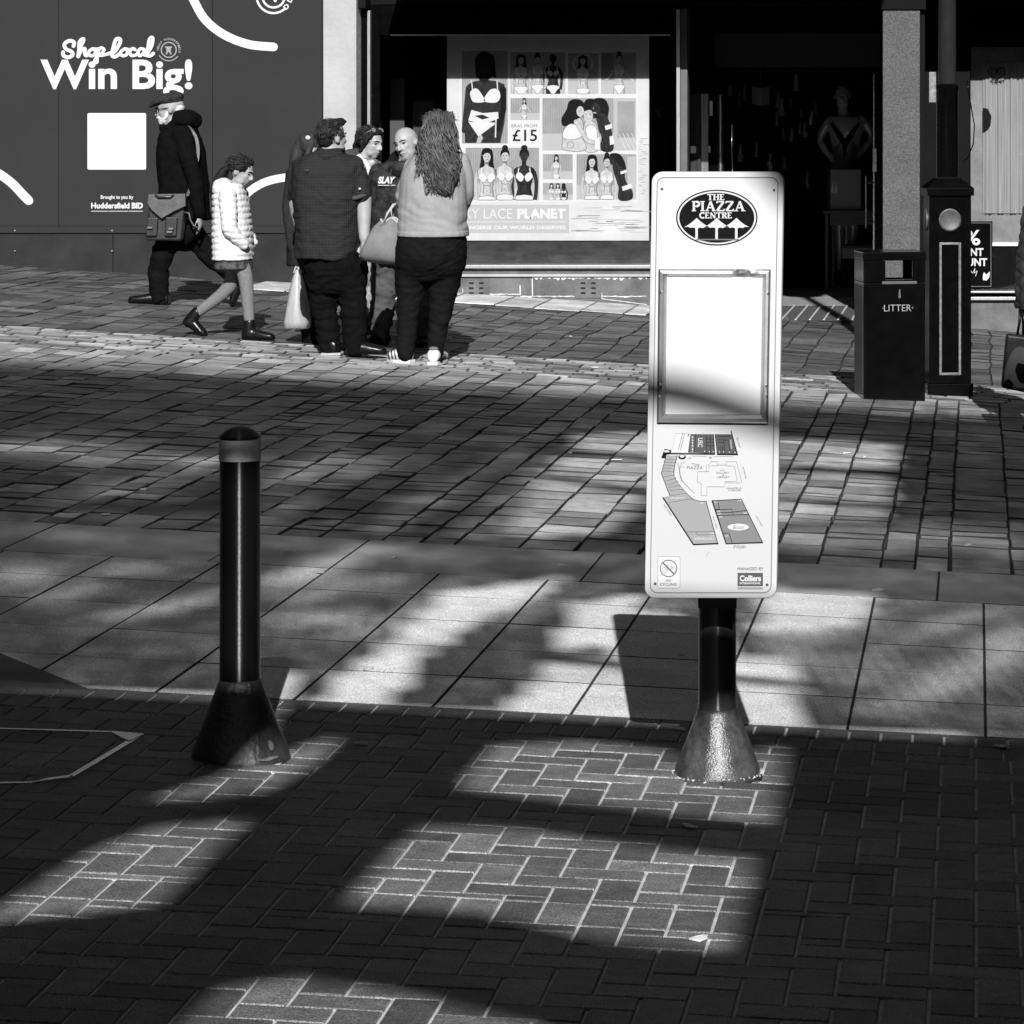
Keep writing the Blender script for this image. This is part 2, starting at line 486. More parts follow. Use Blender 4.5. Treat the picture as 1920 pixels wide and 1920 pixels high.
# worn setts in columns that run away from the viewer
def setts(b, x0, x1, y0, y1, wv):
    def skew(x, y): return (x + wv * .6 * noise.noise((x * .35, y * .8, 3.1)) + wv * noise.noise((x * .5, y * 1.3, 9.7)), y)
    x = x0
    while x < x1:
        w = random.choice((.12, .14, .16, .17, .19, .21, .23, .26))
        y = y0
        while y < y1 - .02:
            l = random.choice((.13, .16, .19, .22, .25, .28, .32, .38))
            if y + l > y1 - .12: l = y1 - y
            b.tone = random.choice((.62, .8, .9, 1.0, 1.1, 1.2, 1.4)) * random.uniform(.92, 1.08)
            paver(b, x + random.uniform(-.004, .004), x + w + random.uniform(-.004, .004), y, y + l, (.006, .013), .0045, .02, .003, .0025, skew, .12)
            y += l
        x += w
sheet('sett_bed', -14, 6, Y_F, Y_H + .6, -0.010, M['dark_joint'], 60, 60)
b = MB()
setts(b, -9.5, 3.2, Y_F, Y_G, .005)
tag(b.build('sett_paving', M['sett']), kind='structure')
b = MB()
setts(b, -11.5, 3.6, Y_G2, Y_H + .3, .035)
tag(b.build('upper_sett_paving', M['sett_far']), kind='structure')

b = MB()
ny = 11; dy = (Y_G2 - Y_G) / ny
for r in range(ny):
    x = -11.5 + random.random() * .2
    while x < 3.6:
        l = random.choice((.16, .2, .22, .26))
        b.tone = random.choice((1.3, 1.05, 1.15, .9, .8, .45, 1.2, .6)) * random.uniform(.85, 1.15)
        yo = .05 * noise.noise((x * .3, 0, 5))
        paver(b, x, x + l, Y_G + r * dy + yo, Y_G + (r + 1) * dy + yo, .014, .004, .02, .003, .002, None, .3)
        x += l
tag(b.build('pale_sett_strip', M['strip']), kind='structure')

b = MB(); P = [G(*q) for q in ((-90, 1188), (0, 1227), (168, 1295), (-90, 1287))]  # thin dark wedge laid just above the slabs
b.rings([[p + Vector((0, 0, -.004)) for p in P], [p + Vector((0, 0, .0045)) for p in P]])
tag(b.build('dark_wedge_sheet', mat('dark wedge', .05, .6, .3, var=.3, vscale=6, bump=.4, bscale=90)), kind='structure')
# ------------------------------------------------------------------ added unseen screen and tree that shape the sunlight on the paving
YW = -2.5
def to_wall(p, y=YW):
    k = (p.y - y) / TR.y
    return Vector((p.x - TR.x * k, p.z - TR.z * k))
def hole(pts, gx=0, gy=0):
    cx, cy = sum(p[0] for p in pts) / len(pts), sum(p[1] for p in pts) / len(pts)
    rx, ry = max(abs(p[0] - cx) for p in pts), max(abs(p[1] - cy) for p in pts)
    return [to_wall(G(p[0] + gx * (p[0] - cx) / rx, p[1] + gy * (p[1] - cy) / ry)) for p in pts]

OPEN_NEAR = [
    [(958, 1374), (1110, 1368), (1240, 1380), (1300, 1392), (1478, 1378), (1466, 1430), (1442, 1532), (1250, 1516), (1050, 1494), (868, 1474), (900, 1430)],
    [(822, 1518), (1000, 1528), (1200, 1552), (1428, 1574), (1400, 1660), (1362, 1772), (1130, 1752), (900, 1704), (650, 1690), (730, 1602)],
    [(548, 1388), (650, 1360), (596, 1420), (500, 1478), (420, 1488), (270, 1494), (340, 1460), (440, 1428)],
    [(235, 1555), (335, 1520), (486, 1507), (390, 1600), (296, 1686), (200, 1698), (-30, 1722), (-10, 1690), (120, 1622)],
    [(470, 1800), (600, 1782), (800, 1812), (1010, 1858), (1190, 1920), (1240, 2000), (560, 2060), (230, 2010), (370, 1890)],
]
OPEN_FAR = [
    [(705, 1225), (795, 1220), (765, 1260), (722, 1322), (592, 1324), (650, 1270)],
    [(838, 1118), (930, 1100), (1040, 1090), (1000, 1122), (880, 1168), (835, 1207), (730, 1207), (785, 1160)],
    [(1080, 1138), (1190, 1120), (1190, 1208), (1060, 1210)],
    [(1040, 1232), (1200, 1236), (1260, 1346), (952, 1342), (1005, 1280)],
    [(1385, 1235), (1480, 1245), (1484, 1362), (1385, 1352)],
    [(1440, 1105), (1640, 1120), (1600, 1165), (1440, 1180)],
    [(1088, 820), (1230, 815), (1400, 822), (1668, 834), (1664, 872), (1440, 868), (1220, 852), (1080, 842)],
    [(1070, 858), (1230, 868), (1440, 886), (1662, 892), (1656, 938), (1440, 930), (1230, 916), (1040, 890)],
    [(1020, 906), (1200, 930), (1180, 960), (1120, 1000), (955, 996), (990, 940)],
    [(1440, 945), (1650, 955), (1640, 975), (1440, 970)],
]
def bollard_gap(): return [to_wall(W(*q)) for q in ((404, 1222, 8.76), (500, 1222, 8.76), (500, 815, 8.76), (404, 815, 8.76))]
def wall_screen():  # added unseen wall, pierced where sun should reach the bricks
    c = bpy.data.curves.new('screen', 'CURVE'); c.dimensions = '2D'; c.fill_mode = 'BOTH'; c.extrude = .12
    c.resolution_u = 1
    top = to_wall(Vector((-1.5, 9.86, gz(-1.5, 9.86)))).y
    def spl(pts):
        s = c.splines.new('POLY'); s.points.add(len(pts) - 1); s.use_cyclic_u = True
        for q, p in zip(s.points, pts): q.co = (p[0], p[1], 0, 1)
    L, R = to_wall(Vector((-12, 9.8, gz(-12, 9.8)))), to_wall(Vector((7, 9.8, gz(7, 9.8))))
    q = bollard_gap()
    def lim(x): return L.y + (R.y - L.y) * (x + 11) / 20
    spl([(-11, -1), (9, -1), (9, R.y), (q[1].x, lim(q[1].x)), (q[1].x, q[1].y), (q[0].x, q[0].y), (q[0].x, lim(q[0].x)), (-11, L.y)])
    for k, h in enumerate(OPEN_NEAR): spl(hole(h, *((4, 9), (2, 10), (16, 8), (16, 9), (10, 4))[k]))
    o = bpy.data.objects.new('c', c); link(o)
    o.rotation_euler = (math.radians(90), 0, 0); o.location = (0, YW - .12, 0)
    bpy.context.view_layer.update()
    me = bpy.data.meshes.new_from_object(o.evaluated_get(bpy.context.evaluated_depsgraph_get()))
    me.transform(o.matrix_world)
    bpy.data.objects.remove(o)
    me.materials.clear(); me.materials.append(mat('dark shade screen', .12, .8, .2, var=.3, vscale=2))
    w = bpy.data.objects.new('added_shade_screen', me); link(w)
    tag(w, 'added unseen screen behind the viewpoint with holes cut for the sunlit patches', 'shade screen', kind='structure')
wall_screen()

def inpoly(p, poly):
    r = False; j = len(poly) - 1
    for i in range(len(poly)):
        a, b = poly[i], poly[j]
        if (a[1] > p[1]) != (b[1] > p[1]) and p[0] < (b[0] - a[0]) * (p[1] - a[1]) / (b[1] - a[1]) + a[0]: r = not r
        j = i
    return r

def gauss(px, py, cx, cy, rx, ry, rot=0):
    c, s = math.cos(math.radians(rot)), math.sin(math.radians(rot))
    dx, dy = px - cx, py - cy
    u, v = (dx * c + dy * s) / rx, (-dx * s + dy * c) / ry
    return math.exp(-(u * u + v * v))

def shade_at(px, py):
    """how much of the sun the added leaf tiles block for a patch of paving, 0 to 1"""
    yy = py - .054 * (px - 1830)
    if yy < 756: return 0
    lit = .0
    if py > 1120 - .054 * (1830 - px) - 60:          # slabs and the sawn kerb
        lit = .035 + .06 * sstep(1380, 1500, px)
        for g in ((150, 1006, 190, 16, 3, .16), (560, 1012, 60, 12, 0, .14), (690, 1030, 55, 11, 0, .5), (640, 1052, 50, 9, 0, .5), (820, 1042, 70, 14, 0, .2), (1080, 1045, 80, 14, 0, .2),
                  (1650, 1085, 260, 18, 3, .12), (40, 1078, 70, 22, 0, .28), (240, 1068, 70, 12, 0, .2), (130, 1112, 80, 16, -10, .2), (300, 1140, 100, 11, -8, .42), (570, 1078, 70, 18, -20, .6),
                  (600, 1160, 90, 14, 0, .4), (600, 1110, 70, 16, -20, .3), (720, 1092, 60, 16, -10, .25), (640, 1192, 70, 12, -10, .18), (1470, 1150, 60, 34, 0, .5), (1560, 1172, 100, 20, -14, .4),
                  (1500, 1235, 60, 20, 0, .3), (1750, 1290, 110, 26, -24, .34), (1885, 1215, 60, 34, -20, .4), (1620, 1262, 90, 16, -20, .2), (1800, 1160, 80, 16, -10, .2), (1250, 1150, 60, 20, 0, .5), (980, 1150, 70, 14, -25, .25), (420, 1230, 180, 7, -24, .12), (760, 1150, 130, 12, -32, .3), (430, 1105, 160, 9, -16, .22), (1180, 1075, 120, 10, -24, .22), (1700, 1200, 160, 9, -22, .2)):
            lit += 1.0 * g[5] * gauss(px, py, *g[:5])
        lit *= 1 - .75 * sstep(1325, 1350, py - .054 * (px - 1500)) 
    else:
        for g in ((170, 850, 240, 24, 3, .30), (370, 863, 40, 7, 0, .6), (40, 838, 90, 8, 3, .3), (230, 918, 150, 14, 0, .2), (260, 985, 240, 20, 3, .22), (560, 892, 90, 20, -30, .25), (660, 868, 110, 20, 0, .22),
                  (900, 985, 110, 34, -38, .26), (1010, 900, 60, 40, -50, .2), (740, 975, 90, 22, -38, .22), (1560, 1010, 190, 26, 3, .5), (1800, 1008, 130, 28, 3, .24), (1720, 985, 60, 12, 0, .2),
                  (560, 1005, 70, 12, -20, .2), (1100, 1030, 90, 10, 0, .2), (1890, 1030, 40, 30, 0, .2), (520, 960, 170, 12, -27, .2), (880, 900, 150, 12, -32, .18), (300, 890, 140, 8, -16, .2), (1050, 960, 90, 18, -45, .35)):
            lit += 1.35 * g[5] * gauss(px, py, *g[:5])
    d = 1 - min(1, lit)
    if yy < 792: d *= (yy - 756) / 36
    return d

def tree_shade():  # added unseen tree, its tiles placed to dapple slabs and setts
    holes = [hole(h, 12, 6) for h in OPEN_FAR] + [bollard_gap()]
    # gap left so the signboard is lit; an added bough shades a band
    def sgn(px, py): return to_wall(W(px, py, 8.9))
    sign_open = [sgn(1195, 318), sgn(1440, 318), sgn(1480, 380), sgn(1480, 1140), sgn(1195, 1140)]
    b = MB()
    rnd = random.Random(5)
    L = .06
    y = to_wall(Vector((0, 9.7, 0))).y
    ytop = to_wall(Vector((0, 21.6, 0))).y + .8
    nleaf = 0
    area = 0
    # lay leaf tiles over the crown, sized by the shade wanted below
    zz = y - .3
    while zz < ytop:
        xx = -7.5
        while xx < 5.0:
            x = xx; z = zz
            xx += .06
            # paving point this part of the crown shades
            d = 10.0
            for _ in range(25):
                k = (d - YW) / TR.y
                gx = x + TR.x * k
                d = YW + (z - gz(gx, d)) / -TR.z * TR.y
            k = (d - YW) / TR.y; gx = x + TR.x * k
            if d < 6: continue
            p = Vector((gx, d, gz(gx, d)))
            px = CX + F * p.x / p.y; py = CY + F * (H - p.z) / p.y
            if d < 9.8: continue
            if px < -500 or px > 2400: dens = .8 if py - .054 * (px - 1830) > 780 else 0
            else: dens = shade_at(px, py)
            if any(inpoly((x, z), h) for h in holes): continue
            if inpoly((x, z), sign_open): continue
            # each cell carries leaves that together cover its share of the light
            h2 = .06 * .06 * dens * 1.02
            if h2 < 1e-6: continue
            e = math.sqrt(h2)
            c = Vector((x, YW + rnd.uniform(-.35, .25), z))
            k2 = (c.y - YW) / TR.y                 # depth within the crown
            c.x += TR.x * k2; c.z += TR.z * k2
            an = rnd.uniform(0, 6.28) if dens < .5 else rnd.uniform(-.06, .06); ra = rnd.uniform(.9, 1.1) if dens < .8 else 1
            a = Vector((math.cos(an), rnd.uniform(-.2, .2), math.sin(an))) * e * ra * .5
            w = Vector((-math.sin(an), rnd.uniform(-.2, .2), math.cos(an))) * e / ra * .5
            b.add([c - a - w, c + a - w, c + a + w, c - a + w], [(0, 1, 2, 3)])
            nleaf += 1
        zz += .06
    print('leaves', nleaf)
    ls = b
    t = thing('added_shade_tree', 'added unseen tree behind the viewpoint, its leaf tiles shaped to dapple the paving', 'tree', (-.5, YW, gz(-.5, YW)))
    ls.build('crown', mat('leaf', .08, .6, .3), t)
    tr = MB()
    z0 = gz(-.5, YW)
    tr.tube([(3.6, YW - .6, z0 - .3), (3.6, YW - .6, 4), (3.4, YW - .7, 8.5), (3.3, YW - .7, 14)], [.2, .17, .12, .03], 12)
    def bough(pts, r0, r1):
        q = [to_wall(W(p[0], p[1], 8.9), YW - .2) for p in pts]
        tr.tube([(v.x, YW - .2, v.y) for v in q], [r0 + (r1 - r0) * k / (len(q) - 1) for k in range(len(q))], 10)
    bough([(1000, 690), (1180, 722), (1300, 745), (1480, 800), (1700, 850)], .05, .035)
    bough([(1380, 250), (1450, 318), (1500, 372)], .045, .035)
    tr.build('trunk', mat('bark', .1, .9, .1, bump=.8, bscale=20, var=.3), t, True)
    t['kind'] = 'structure'
tree_shade()
# ------------------------------------------------------------------ bollard
def cone_post(b, cx, cy, z0, zb, r0, r1, ztop):
    prof = [(r0 * 1.06, -.01), (r0, .008), (r0 * .985, .02)]
    for k in range(1, 13):
        t = k / 12; prof.append((r0 * (1 - t) * .985 + r1 * t, .02 + (zb - .02) * t))
    return prof

def make_bollard():
    p = G(450, 1418); cx, cy, z0 = p
    s = F / cy
    t = thing('bollard', 'black steel bollard with a pale band under its domed cap and a flared chipped foot', 'bollard', p)
    r = 37.5 / s; top = (1418 - 823) / s; zb = (1418 - 1272) / s; r0 = 89 / s
    b = MB(); seg = 64
    prof = cone_post(b, cx, cy, z0, zb, r0, r, top)
    rows = []
    for rr, z in prof:
        row = []
        for i in range(seg):
            a = 2 * math.pi * i / seg
            q = rr * (1 + .035 * noise.noise((math.cos(a) * 2, math.sin(a) * 2, z * 14)) * (1 if z < .12 else .2))
            zz = z + (.012 * noise.noise((math.cos(a) * 3, math.sin(a) * 3, 2)) if z < .015 else 0)
            row.append((cx + q * math.cos(a), cy + q * math.sin(a), z0 + zz))
        rows.append(row)
    b.rings(rows)
    b.build('flared_foot', M['chipped'], t, True)
    b = MB()
    b.lathe([(r * 1.01, zb - .004), (r * 1.012, zb + .004), (r, zb + .012), (r, top - .058)], cx, cy, 48, z0=z0)
    b.build('shaft', M['black_paint'], t, 40)
    b = MB()
    b.lathe([(r + .0012, top - .058), (r + .0018, top - .056), (r + .0018, top - .001), (r + .0008, top)], cx, cy, 48, z0=z0)
    b.build('pale_band', M['band'], t, 40)
    b = MB()
    b.lathe([(r + .001, top), (r + .004, top + .004), (r + .004, top + .009), (r * .93, top + .014), (r * .72, top + .024), (r * .45, top + .032), (r * .2, top + .0355), (.001, top + .036)], cx, cy, 48, z0=z0)
    b.build('cap', M['black_paint'], t, 40)
    # chipped paint at the right of the foot
    b = MB()
    for (ang, z, w, h) in ((-36, .045, .010, .03), (-44, .012, .035, .010)):
        pts = []
        for k in range(9):
            q = 2 * math.pi * k / 9; a = math.radians(ang) + math.cos(q) * w / r0 * random.uniform(.7, 1.2); zz = z + math.sin(q) * h / 2 * random.uniform(.7, 1.2)
            rr = r0 * .985 + (r - r0) * (zz - .02) / zb + .0045
            pts.append((cx + rr * math.cos(a), cy + rr * math.sin(a), z0 + zz))
        b.add(pts, [tuple(range(9))])
    b.build('bare_metal_chip', mat('bare chipped steel', .09, .5, .4, var=.4, vscale=60, bump=.4, bscale=100), t)
M['chipped'] = mat('thick chipped black paint', .03, .3, .55, var=.35, vscale=20, bump=.9, bscale=70, dist=.006)
M['band'] = mat('worn white band', .32, .5, .3, var=.15, vscale=40, speck=.1)
make_bollard()

# ------------------------------------------------------------------ information sign
DS = 8.90
SS = F / DS
def make_sign():
    base = G(1345, 1452); cx, cy, z0 = base
    t = thing('information_sign', 'tall white information board with a town map on a black flared post', 'sign', base)
    r0, r = 82 / SS, 36 / SS
    zb = (1452 - 1322) / SS; top = (1452 - 1110) / SS
    b = MB(); seg = 64; rows = []
    for rr, z in cone_post(b, cx, cy, z0, zb, r0, r, top):
        row = []
        for i in range(seg):
            a = 2 * math.pi * i / seg
            q = rr * (1 + .03 * noise.noise((math.cos(a) * 3, math.sin(a) * 3, z * 14)))
            zz = z + (.01 * noise.noise((math.cos(a) * 4, math.sin(a) * 4, 7)) if z < .015 else 0)
            row.append((cx + q * math.cos(a), cy + q * math.sin(a), z0 + zz))
        rows.append(row)
    b.rings(rows)
    b.build('flared_foot', M['chipped2'], t, True)
    # a rough ring of mortar round the foot
    b = MB()
    for i in range(46):
        a = 2 * math.pi * i / 46; q = r0 * random.uniform(1.0, 1.1); s_ = random.uniform(.004, .009)
        c = Vector((cx + q * math.cos(a), cy + q * math.sin(a), z0 + .003 + random.uniform(0, .004)))
        pts = [c + Vector((random.uniform(-1, 1), random.uniform(-1, 1), random.uniform(-.6, 1))) * s_ for _ in range(6)]
        b.add(pts, [(0, 1, 2), (0, 2, 3), (1, 4, 5), (2, 4, 3), (0, 5, 1), (3, 4, 5), (1, 2, 4), (0, 3, 5)])
    b.build('mortar_crumbs', M['sand'], t)
    b = MB()
    b.lathe([(r * 1.04, zb - .003), (r * 1.03, zb + .006), (r, zb + .012), (r, top + .02)], cx, cy, 48, z0=z0)
    b.build('post', M['post'], t, 40)
    # board, leaning a hair to the right
    TL = .0172
    PX, PY = 1339, 722
    hw, hh = 124.0, 400.0
    def S(px, py, layer=0):
        """photograph pixel -> point on the board's face"""
        x = (px - CX) / SS; z = H - (py - CY) / SS
        return Vector((x, DS - .0006 * layer, z))
    def U(u, v, d=0.0):
        """board coordinates in px from its centre -> point"""
        px = PX + u - v * TL; py = PY + v
        p = S(px, py); p.y -= d
        return p
    def rr(hw, hh, r, n=8):
        p = []
        for sx, sy, a in ((1, -1, -90), (1, 1, 0), (-1, 1, 90), (-1, -1, 180)):
            for k in range(n + 1):
                q = math.radians(a + 90 * k / n)
                p.append((sx * (hw - r) + r * math.cos(q), sy * (hh - r) + r * math.sin(q)))
        return p
    b = MB()
    rows = []
    for inset, d in ((3, -.042), (0, -.039), (0, -.004), (1.0, -.001), (3, 0)):
        rows.append([U(u, v, d) for u, v in rr(hw - inset, hh - inset, 20 - min(inset, 3))])
    b.rings(rows)
    board = b.build('board', M['sign_white'], t, 35)
    b = MB()                     # dark rubber gasket line set in from the edge
    o1, o2 = rr(hw - 10, hh - 10, 14), rr(hw - 11.6, hh - 11.6, 12.6)
    vs = [U(u, v, .0009) for u, v in o1] + [U(u, v, .0009) for u, v in o2]; n = len(o1)
    b.add(vs, [(i, n + i, n + (i + 1) % n, (i + 1) % n) for i in range(n)])
    b.build('edge_line', M['grey_ink'], board)
    for u, v in ((-104, -368), (106, -366), (-104, 372), (106, 374)):
        b = MB(); c = U(u, v, 0); rows = []
        for q, d in ((2.6, 0), (2.6, .002), (1.6, .0032)):
            rows.append([c + Vector((math.cos(2 * math.pi * k / 12) * q / SS, -d, math.sin(2 * math.pi * k / 12) * q / SS)) for k in range(12)])
        b.rings(rows)
        b.build('corner_screw', M['steel'], board)
    # oval emblem
    g = Flat(S)
    mats = [M['sign_white'], M['ink'], M['s_dark'], M['s_mid'], M['s_light'], M['pale_ink']]
    g.ell(1344, 408, 76.5, 52.5, 1, 1); g.ell(1344, 408, 73.8, 50, 0, 2); g.ell(1344, 408, 70.5, 47, 1, 3)
    g.serif('THE', 1327, 364, 1358, 375, 0, 2.9, 4)
    g.serif('PIAZZA', 1298, 377.5, 1396, 395.5, 0, 4.2, 4, gap=.1)
    g.serif('CENTRE', 1312, 398.5, 1372, 409, 0, 2.7, 4, gap=.12)
    for c in (1306.5, 1344, 1381):
        g.poly([(c, 408.5), (c + 7, 415), (c + 15, 421), (c + 23.5, 425.5), (c + 16, 425), (c + 12, 427.5), (c + 6, 426.5), (c + 2.5, 428), (c + 2, 429), (c + 2, 448), (c - 2.6, 448), (c - 2.6, 429), (c - 3, 427), (c - 8, 426.5), (c - 13, 427), (c - 16, 425), (c - 23.5, 426), (c - 15, 421), (c - 7, 415)], 0, 4)
    g.line([(1306, 448.5), (1386, 448.5)], 1.0, 3, 4); g.line([(1303, 449.8), (1390, 449.8)], .8, 3, 4)
    g.build('oval_emblem', mats, board)
    # empty poster frame with mitred rails, pressed outwards
    fo = [(1235, 504), (1446, 504), (1441, 794), (1232, 792)]
    fi = [(1251, 518), (1430, 520), (1425.5, 777), (1248.5, 776)]
    rails = (('top', 0, 1), ('right', 1, 2), ('bottom', 2, 3), ('left', 3, 0))
    fr = None
    fb = MB()
    for nm, i, j in rails:
        a0, a1, b0, b1 = Vector(fo[i]), Vector(fo[j]), Vector(fi[i]), Vector(fi[j])
        prof = [(0, 0), (.04, .011), (.25, .016), (.55, .017), (.85, .010), (1, .004), (1, 0)]
        N = 26; rows = []
        for q, d in prof:
            row = []
            for k in range(N + 1):
                tt = k / N
                e = a0.lerp(b0, q).lerp(a1.lerp(b1, q), tt); dd = d
                if nm == 'top' and .62 < tt < .92 and q > .1:      # dented stretch
                    dd *= 1 - .55 * math.exp(-((tt - .74) / .045) ** 2) - .5 * math.exp(-((tt - .86) / .03) ** 2)
                    e.y -= 1.5 * math.exp(-((tt - .78) / .06) ** 2) * (1 - q)
                p = S(e.x, e.y); p.y -= dd; row.append(p)
            rows.append(row)
        fb.rings(rows, False, False, closed=False)
    fr = fb.build('poster_frame', M['frame'], board, 30)
    for px, py in ((1240.5, 547), (1441, 549), (1437.5, 722), (1439, 740), (1238, 720), (1237, 743)):
        b = MB(); c = S(px, py); rows = []
        for q, d in ((2.4, .014), (2.4, .019), (1.3, .021)):
            rows.append([c + Vector((math.cos(2 * math.pi * k / 10) * q / SS, -d, math.sin(2 * math.pi * k / 10) * q / SS)) for k in range(10)])
        b.rings(rows)
        b.build('frame_screw', M['steel'], fr)
    b = MB()
    vs = [S(*p) - Vector((0, .0022, 0)) for p in fi]
    b.add(vs, [(0, 3, 2, 1)])
    b.build('blank_insert', mat('blank sheet', .44, .5, .25, var=.015, vscale=9), fr)
    # map
    g = Flat(S)
    K = 1600 / 300.0
    def q(x, y): return (1200 + x / K, 780 + y / K)
    def Q(*p): return [q(*a) for a in p]
    W_, I_, D_, M_, L_, P_ = 0, 1, 2, 3, 4, 5
    g.poly(Q((360, 172), (505, 178), (480, 366), (310, 366)), W_, 1)
    g.line(Q((310, 366), (360, 172), (500, 178)), .5, M_, 2)
    for a, c in (((430, 165), (385, 335)), ((445, 180), (405, 340))): g.line(Q(a, c), .9, D_, 2)
    g.line(Q((488, 180), (480, 205)), 1.4, I_, 2)
    g.poly(Q((505, 180), (735, 182), (746, 376), (480, 366)), D_, 1)
    g.poly(Q((752, 182), (920, 182), (972, 380), (775, 378)), D_, 1)
    g.line(Q((300, 374), (746, 380)), 2.2, I_, 3); g.line(Q((775, 382), (975, 384)), 2.2, I_, 3)
    g.line(Q((912, 150), (975, 382)), 1.6, I_, 3); g.line(Q((735, 180), (748, 378)), 1.5, I_, 3); g.line(Q((752, 182), (775, 380)), 1.4, I_, 3)
    for a, c in (((558, 182), (545, 366)), ((662, 184), (662, 374)), ((700, 190), (706, 260)), ((664, 230), (735, 230)), ((664, 262), (740, 262)), ((664, 296), (742, 296)), ((706, 296), (708, 370)),
                 ((775, 200), (905, 205)), ((780, 238), (880, 240)), ((782, 262), (840, 262)), ((886, 240), (905, 376)), ((840, 245), (845, 376)), ((800, 300), (806, 376)), ((824, 300), (830, 376))):
        g.line(Q(a, c), .8, I_, 2)
    g.text('USC', *q(558, 240), *q(648, 290), W_, .02, 3, rot=92)
    for yy in range(5): g.text('abcna'[yy], *q(518, 200 + yy * 30), *q(534, 222 + yy * 30), W_, .03, 3)
    g.text('Wilkinsons', *q(865, 270), *q(960, 292), W_, .01, 3, rot=80)
    for x, y in ((524, 355), (648, 352), (694, 356), (734, 358), (796, 358), (836, 358), (896, 362), (950, 364)): g.ell(*q(x, y), 1.1, 1.1, W_, 4, 10)
    g.poly(Q((245, 330), (312, 340), (305, 382), (262, 388), (255, 425), (212, 420)), I_, 1); g.poly(Q((245, 342), (290, 344), (296, 362), (240, 362)), W_, 3)
    g.ell(*q(422, 410), 7.2, 4.4, I_, 1, 24); g.ell(*q(422, 402), 4.4, 2.6, W_, 3, 20)
    arc = crom(Q((370, 395), (345, 500), (340, 580), (370, 655), (430, 730), (520, 820), (590, 848), (662, 850)), 8)
    shop = [Vector(p) for p in Q((262, 392))] + [Vector(p) for p in Q((372, 396))] + arc[1:] + [Vector(p) for p in Q((716, 1040), (778, 1272), (535, 1282), (232, 816), (300, 796), (214, 572))]
    g.poly(shop, L_, 1)
    g.line(Q((372, 396), (345, 500), (338, 580)), 1.6, I_, 3); g.line(Q((262, 392), (214, 572), (300, 796)), 1.1, I_, 3)
    g.line(Q((232, 816), (535, 1284)), 2.2, I_, 3); g.line(Q((535, 1284), (780, 1274)), 2.2, I_, 3); g.line(Q((662, 850), (778, 1272)), 1.2, I_, 3); g.line(arc, .8, D_, 3)
    for k, (a, c) in enumerate((((255, 430), (362, 432)), ((248, 460), (358, 462)), ((242, 490), (352, 494)), ((234, 520), (346, 526)), ((222, 552), (338, 550)), ((240, 605), (348, 590)), ((262, 650), (366, 618)), ((278, 690), (386, 650)), ((286, 712), (405, 690)), ((296, 745), (430, 730)), ((300, 796), (470, 770)), ((290, 864), (530, 826)))):
        g.line(Q(a, c), .55, D_, 2)
        if k < 11: g.text(str(k + 10), *q(c[0] - 26, c[1] - 16), *q(c[0] - 6, c[1] - 2), W_, .03, 3)
    g.text('Wayfarers', *q(305, 808), *q(450, 834), W_, .02, 3, rot=-4)
    g.line(Q((468, 1158), (742, 1155)), .7, D_, 2); g.line(Q((560, 1160), (570, 1188), (750, 1186)), .7, D_, 2)
    g.text('WHSmith', *q(540, 1215), *q(735, 1238), W_, .02, 3, rot=0)
    for s_, x, y in (('20', 600, 862), ('18', 705, 1165), ('17', 705, 1192)): g.text(s_, *q(x, y), *q(x + 34, y + 16), W_, .03, 3)
    right = Q((722, 846), (1015, 830), (1090, 985), (1226, 1262), (860, 1276))
    g.poly(right, M_, 1)
    g.line(Q((722, 846), (862, 1276), (1226, 1264)), 2.2, I_, 3); g.line(Q((722, 846), (1015, 830), (1090, 985), (1226, 1262)), 1.2, I_, 3)
    for pl in (((775, 846), (796, 932), (752, 934)), ((752, 940), (915, 930), (935, 985)), ((770, 968), (920, 964)), ((775, 995), (1085, 985)), ((930, 960), (1065, 944)), ((832, 1172), (890, 1168), (922, 1268))):
        g.line(Q(*pl), 1.1, I_, 2)
    for s_, x, y in (('21', 742, 852), ('22', 770, 945), ('23', 772, 970), ('24', 790, 1000), ('19', 980, 836), ('26', 1035, 962), ('25', 850, 1190)): g.text(s_, *q(x, y), *q(x + 34, y + 16), W_, .03, 3)
    g.ell(*q(982, 1110), 20, 6.4, W_, 3, 32); g.text('Boots', *q(925, 1092), *q(1040, 1128), M_, 0, 4, shear=.4)
    outl = Q((690, 500), (760, 498), (778, 490), (860, 490), (880, 500), (945, 500), (972, 655), (850, 655), (846, 708), (670, 708), (668, 796), (612, 796), (612, 676), (572, 658), (578, 556), (690, 556))
    g.line(outl, .7, D_, 1, True)
    g.line(Q((660, 556), (664, 490), (700, 488)), .6, D_, 1); g.line(Q((700, 480), (700, 456), (775, 456), (778, 490)), .6, D_, 1); g.line(Q((862, 488), (864, 456), (965, 456), (1018, 660), (980, 670), (850, 668)), .6, D_, 1)
    g.line(Q((520, 400), (670, 404)), .5, D_, 1); g.line(Q((735, 406), (930, 406)), .5, D_, 1)
    g.line([Vector(p) for p in crom(Q((420, 460), (396, 540), (408, 620), (470, 700), (545, 775)), 6)], .7, D_, 1)
    for a, c in (((440, 450), (430, 475)), ((455, 446), (446, 470)), ((480, 425), (510, 410)), ((485, 436), (515, 420)), ((418, 495), (418, 520)), ((432, 495), (432, 520))): g.line(Q(a, c), .5, D_, 1)
    g.poly(Q((685, 410), (722, 410), (704, 430)), M_, 1)
    g.text('The', *q(515, 472), *q(592, 496), D_, 0, 1); g.text('PIAZZA', *q(468, 504), *q(628, 530), D_, 0, 1)
    g.text('ART', *q(800, 536), *q(852, 550), D_, 0, 1); g.text('GALLERY', *q(760, 558), *q(892, 576), D_, 0, 1); g.text('&', *q(824, 584), *q(840, 598), D_, 0, 1); g.text('LIBRARY', *q(768, 602), *q(898, 620), D_, 0, 1)
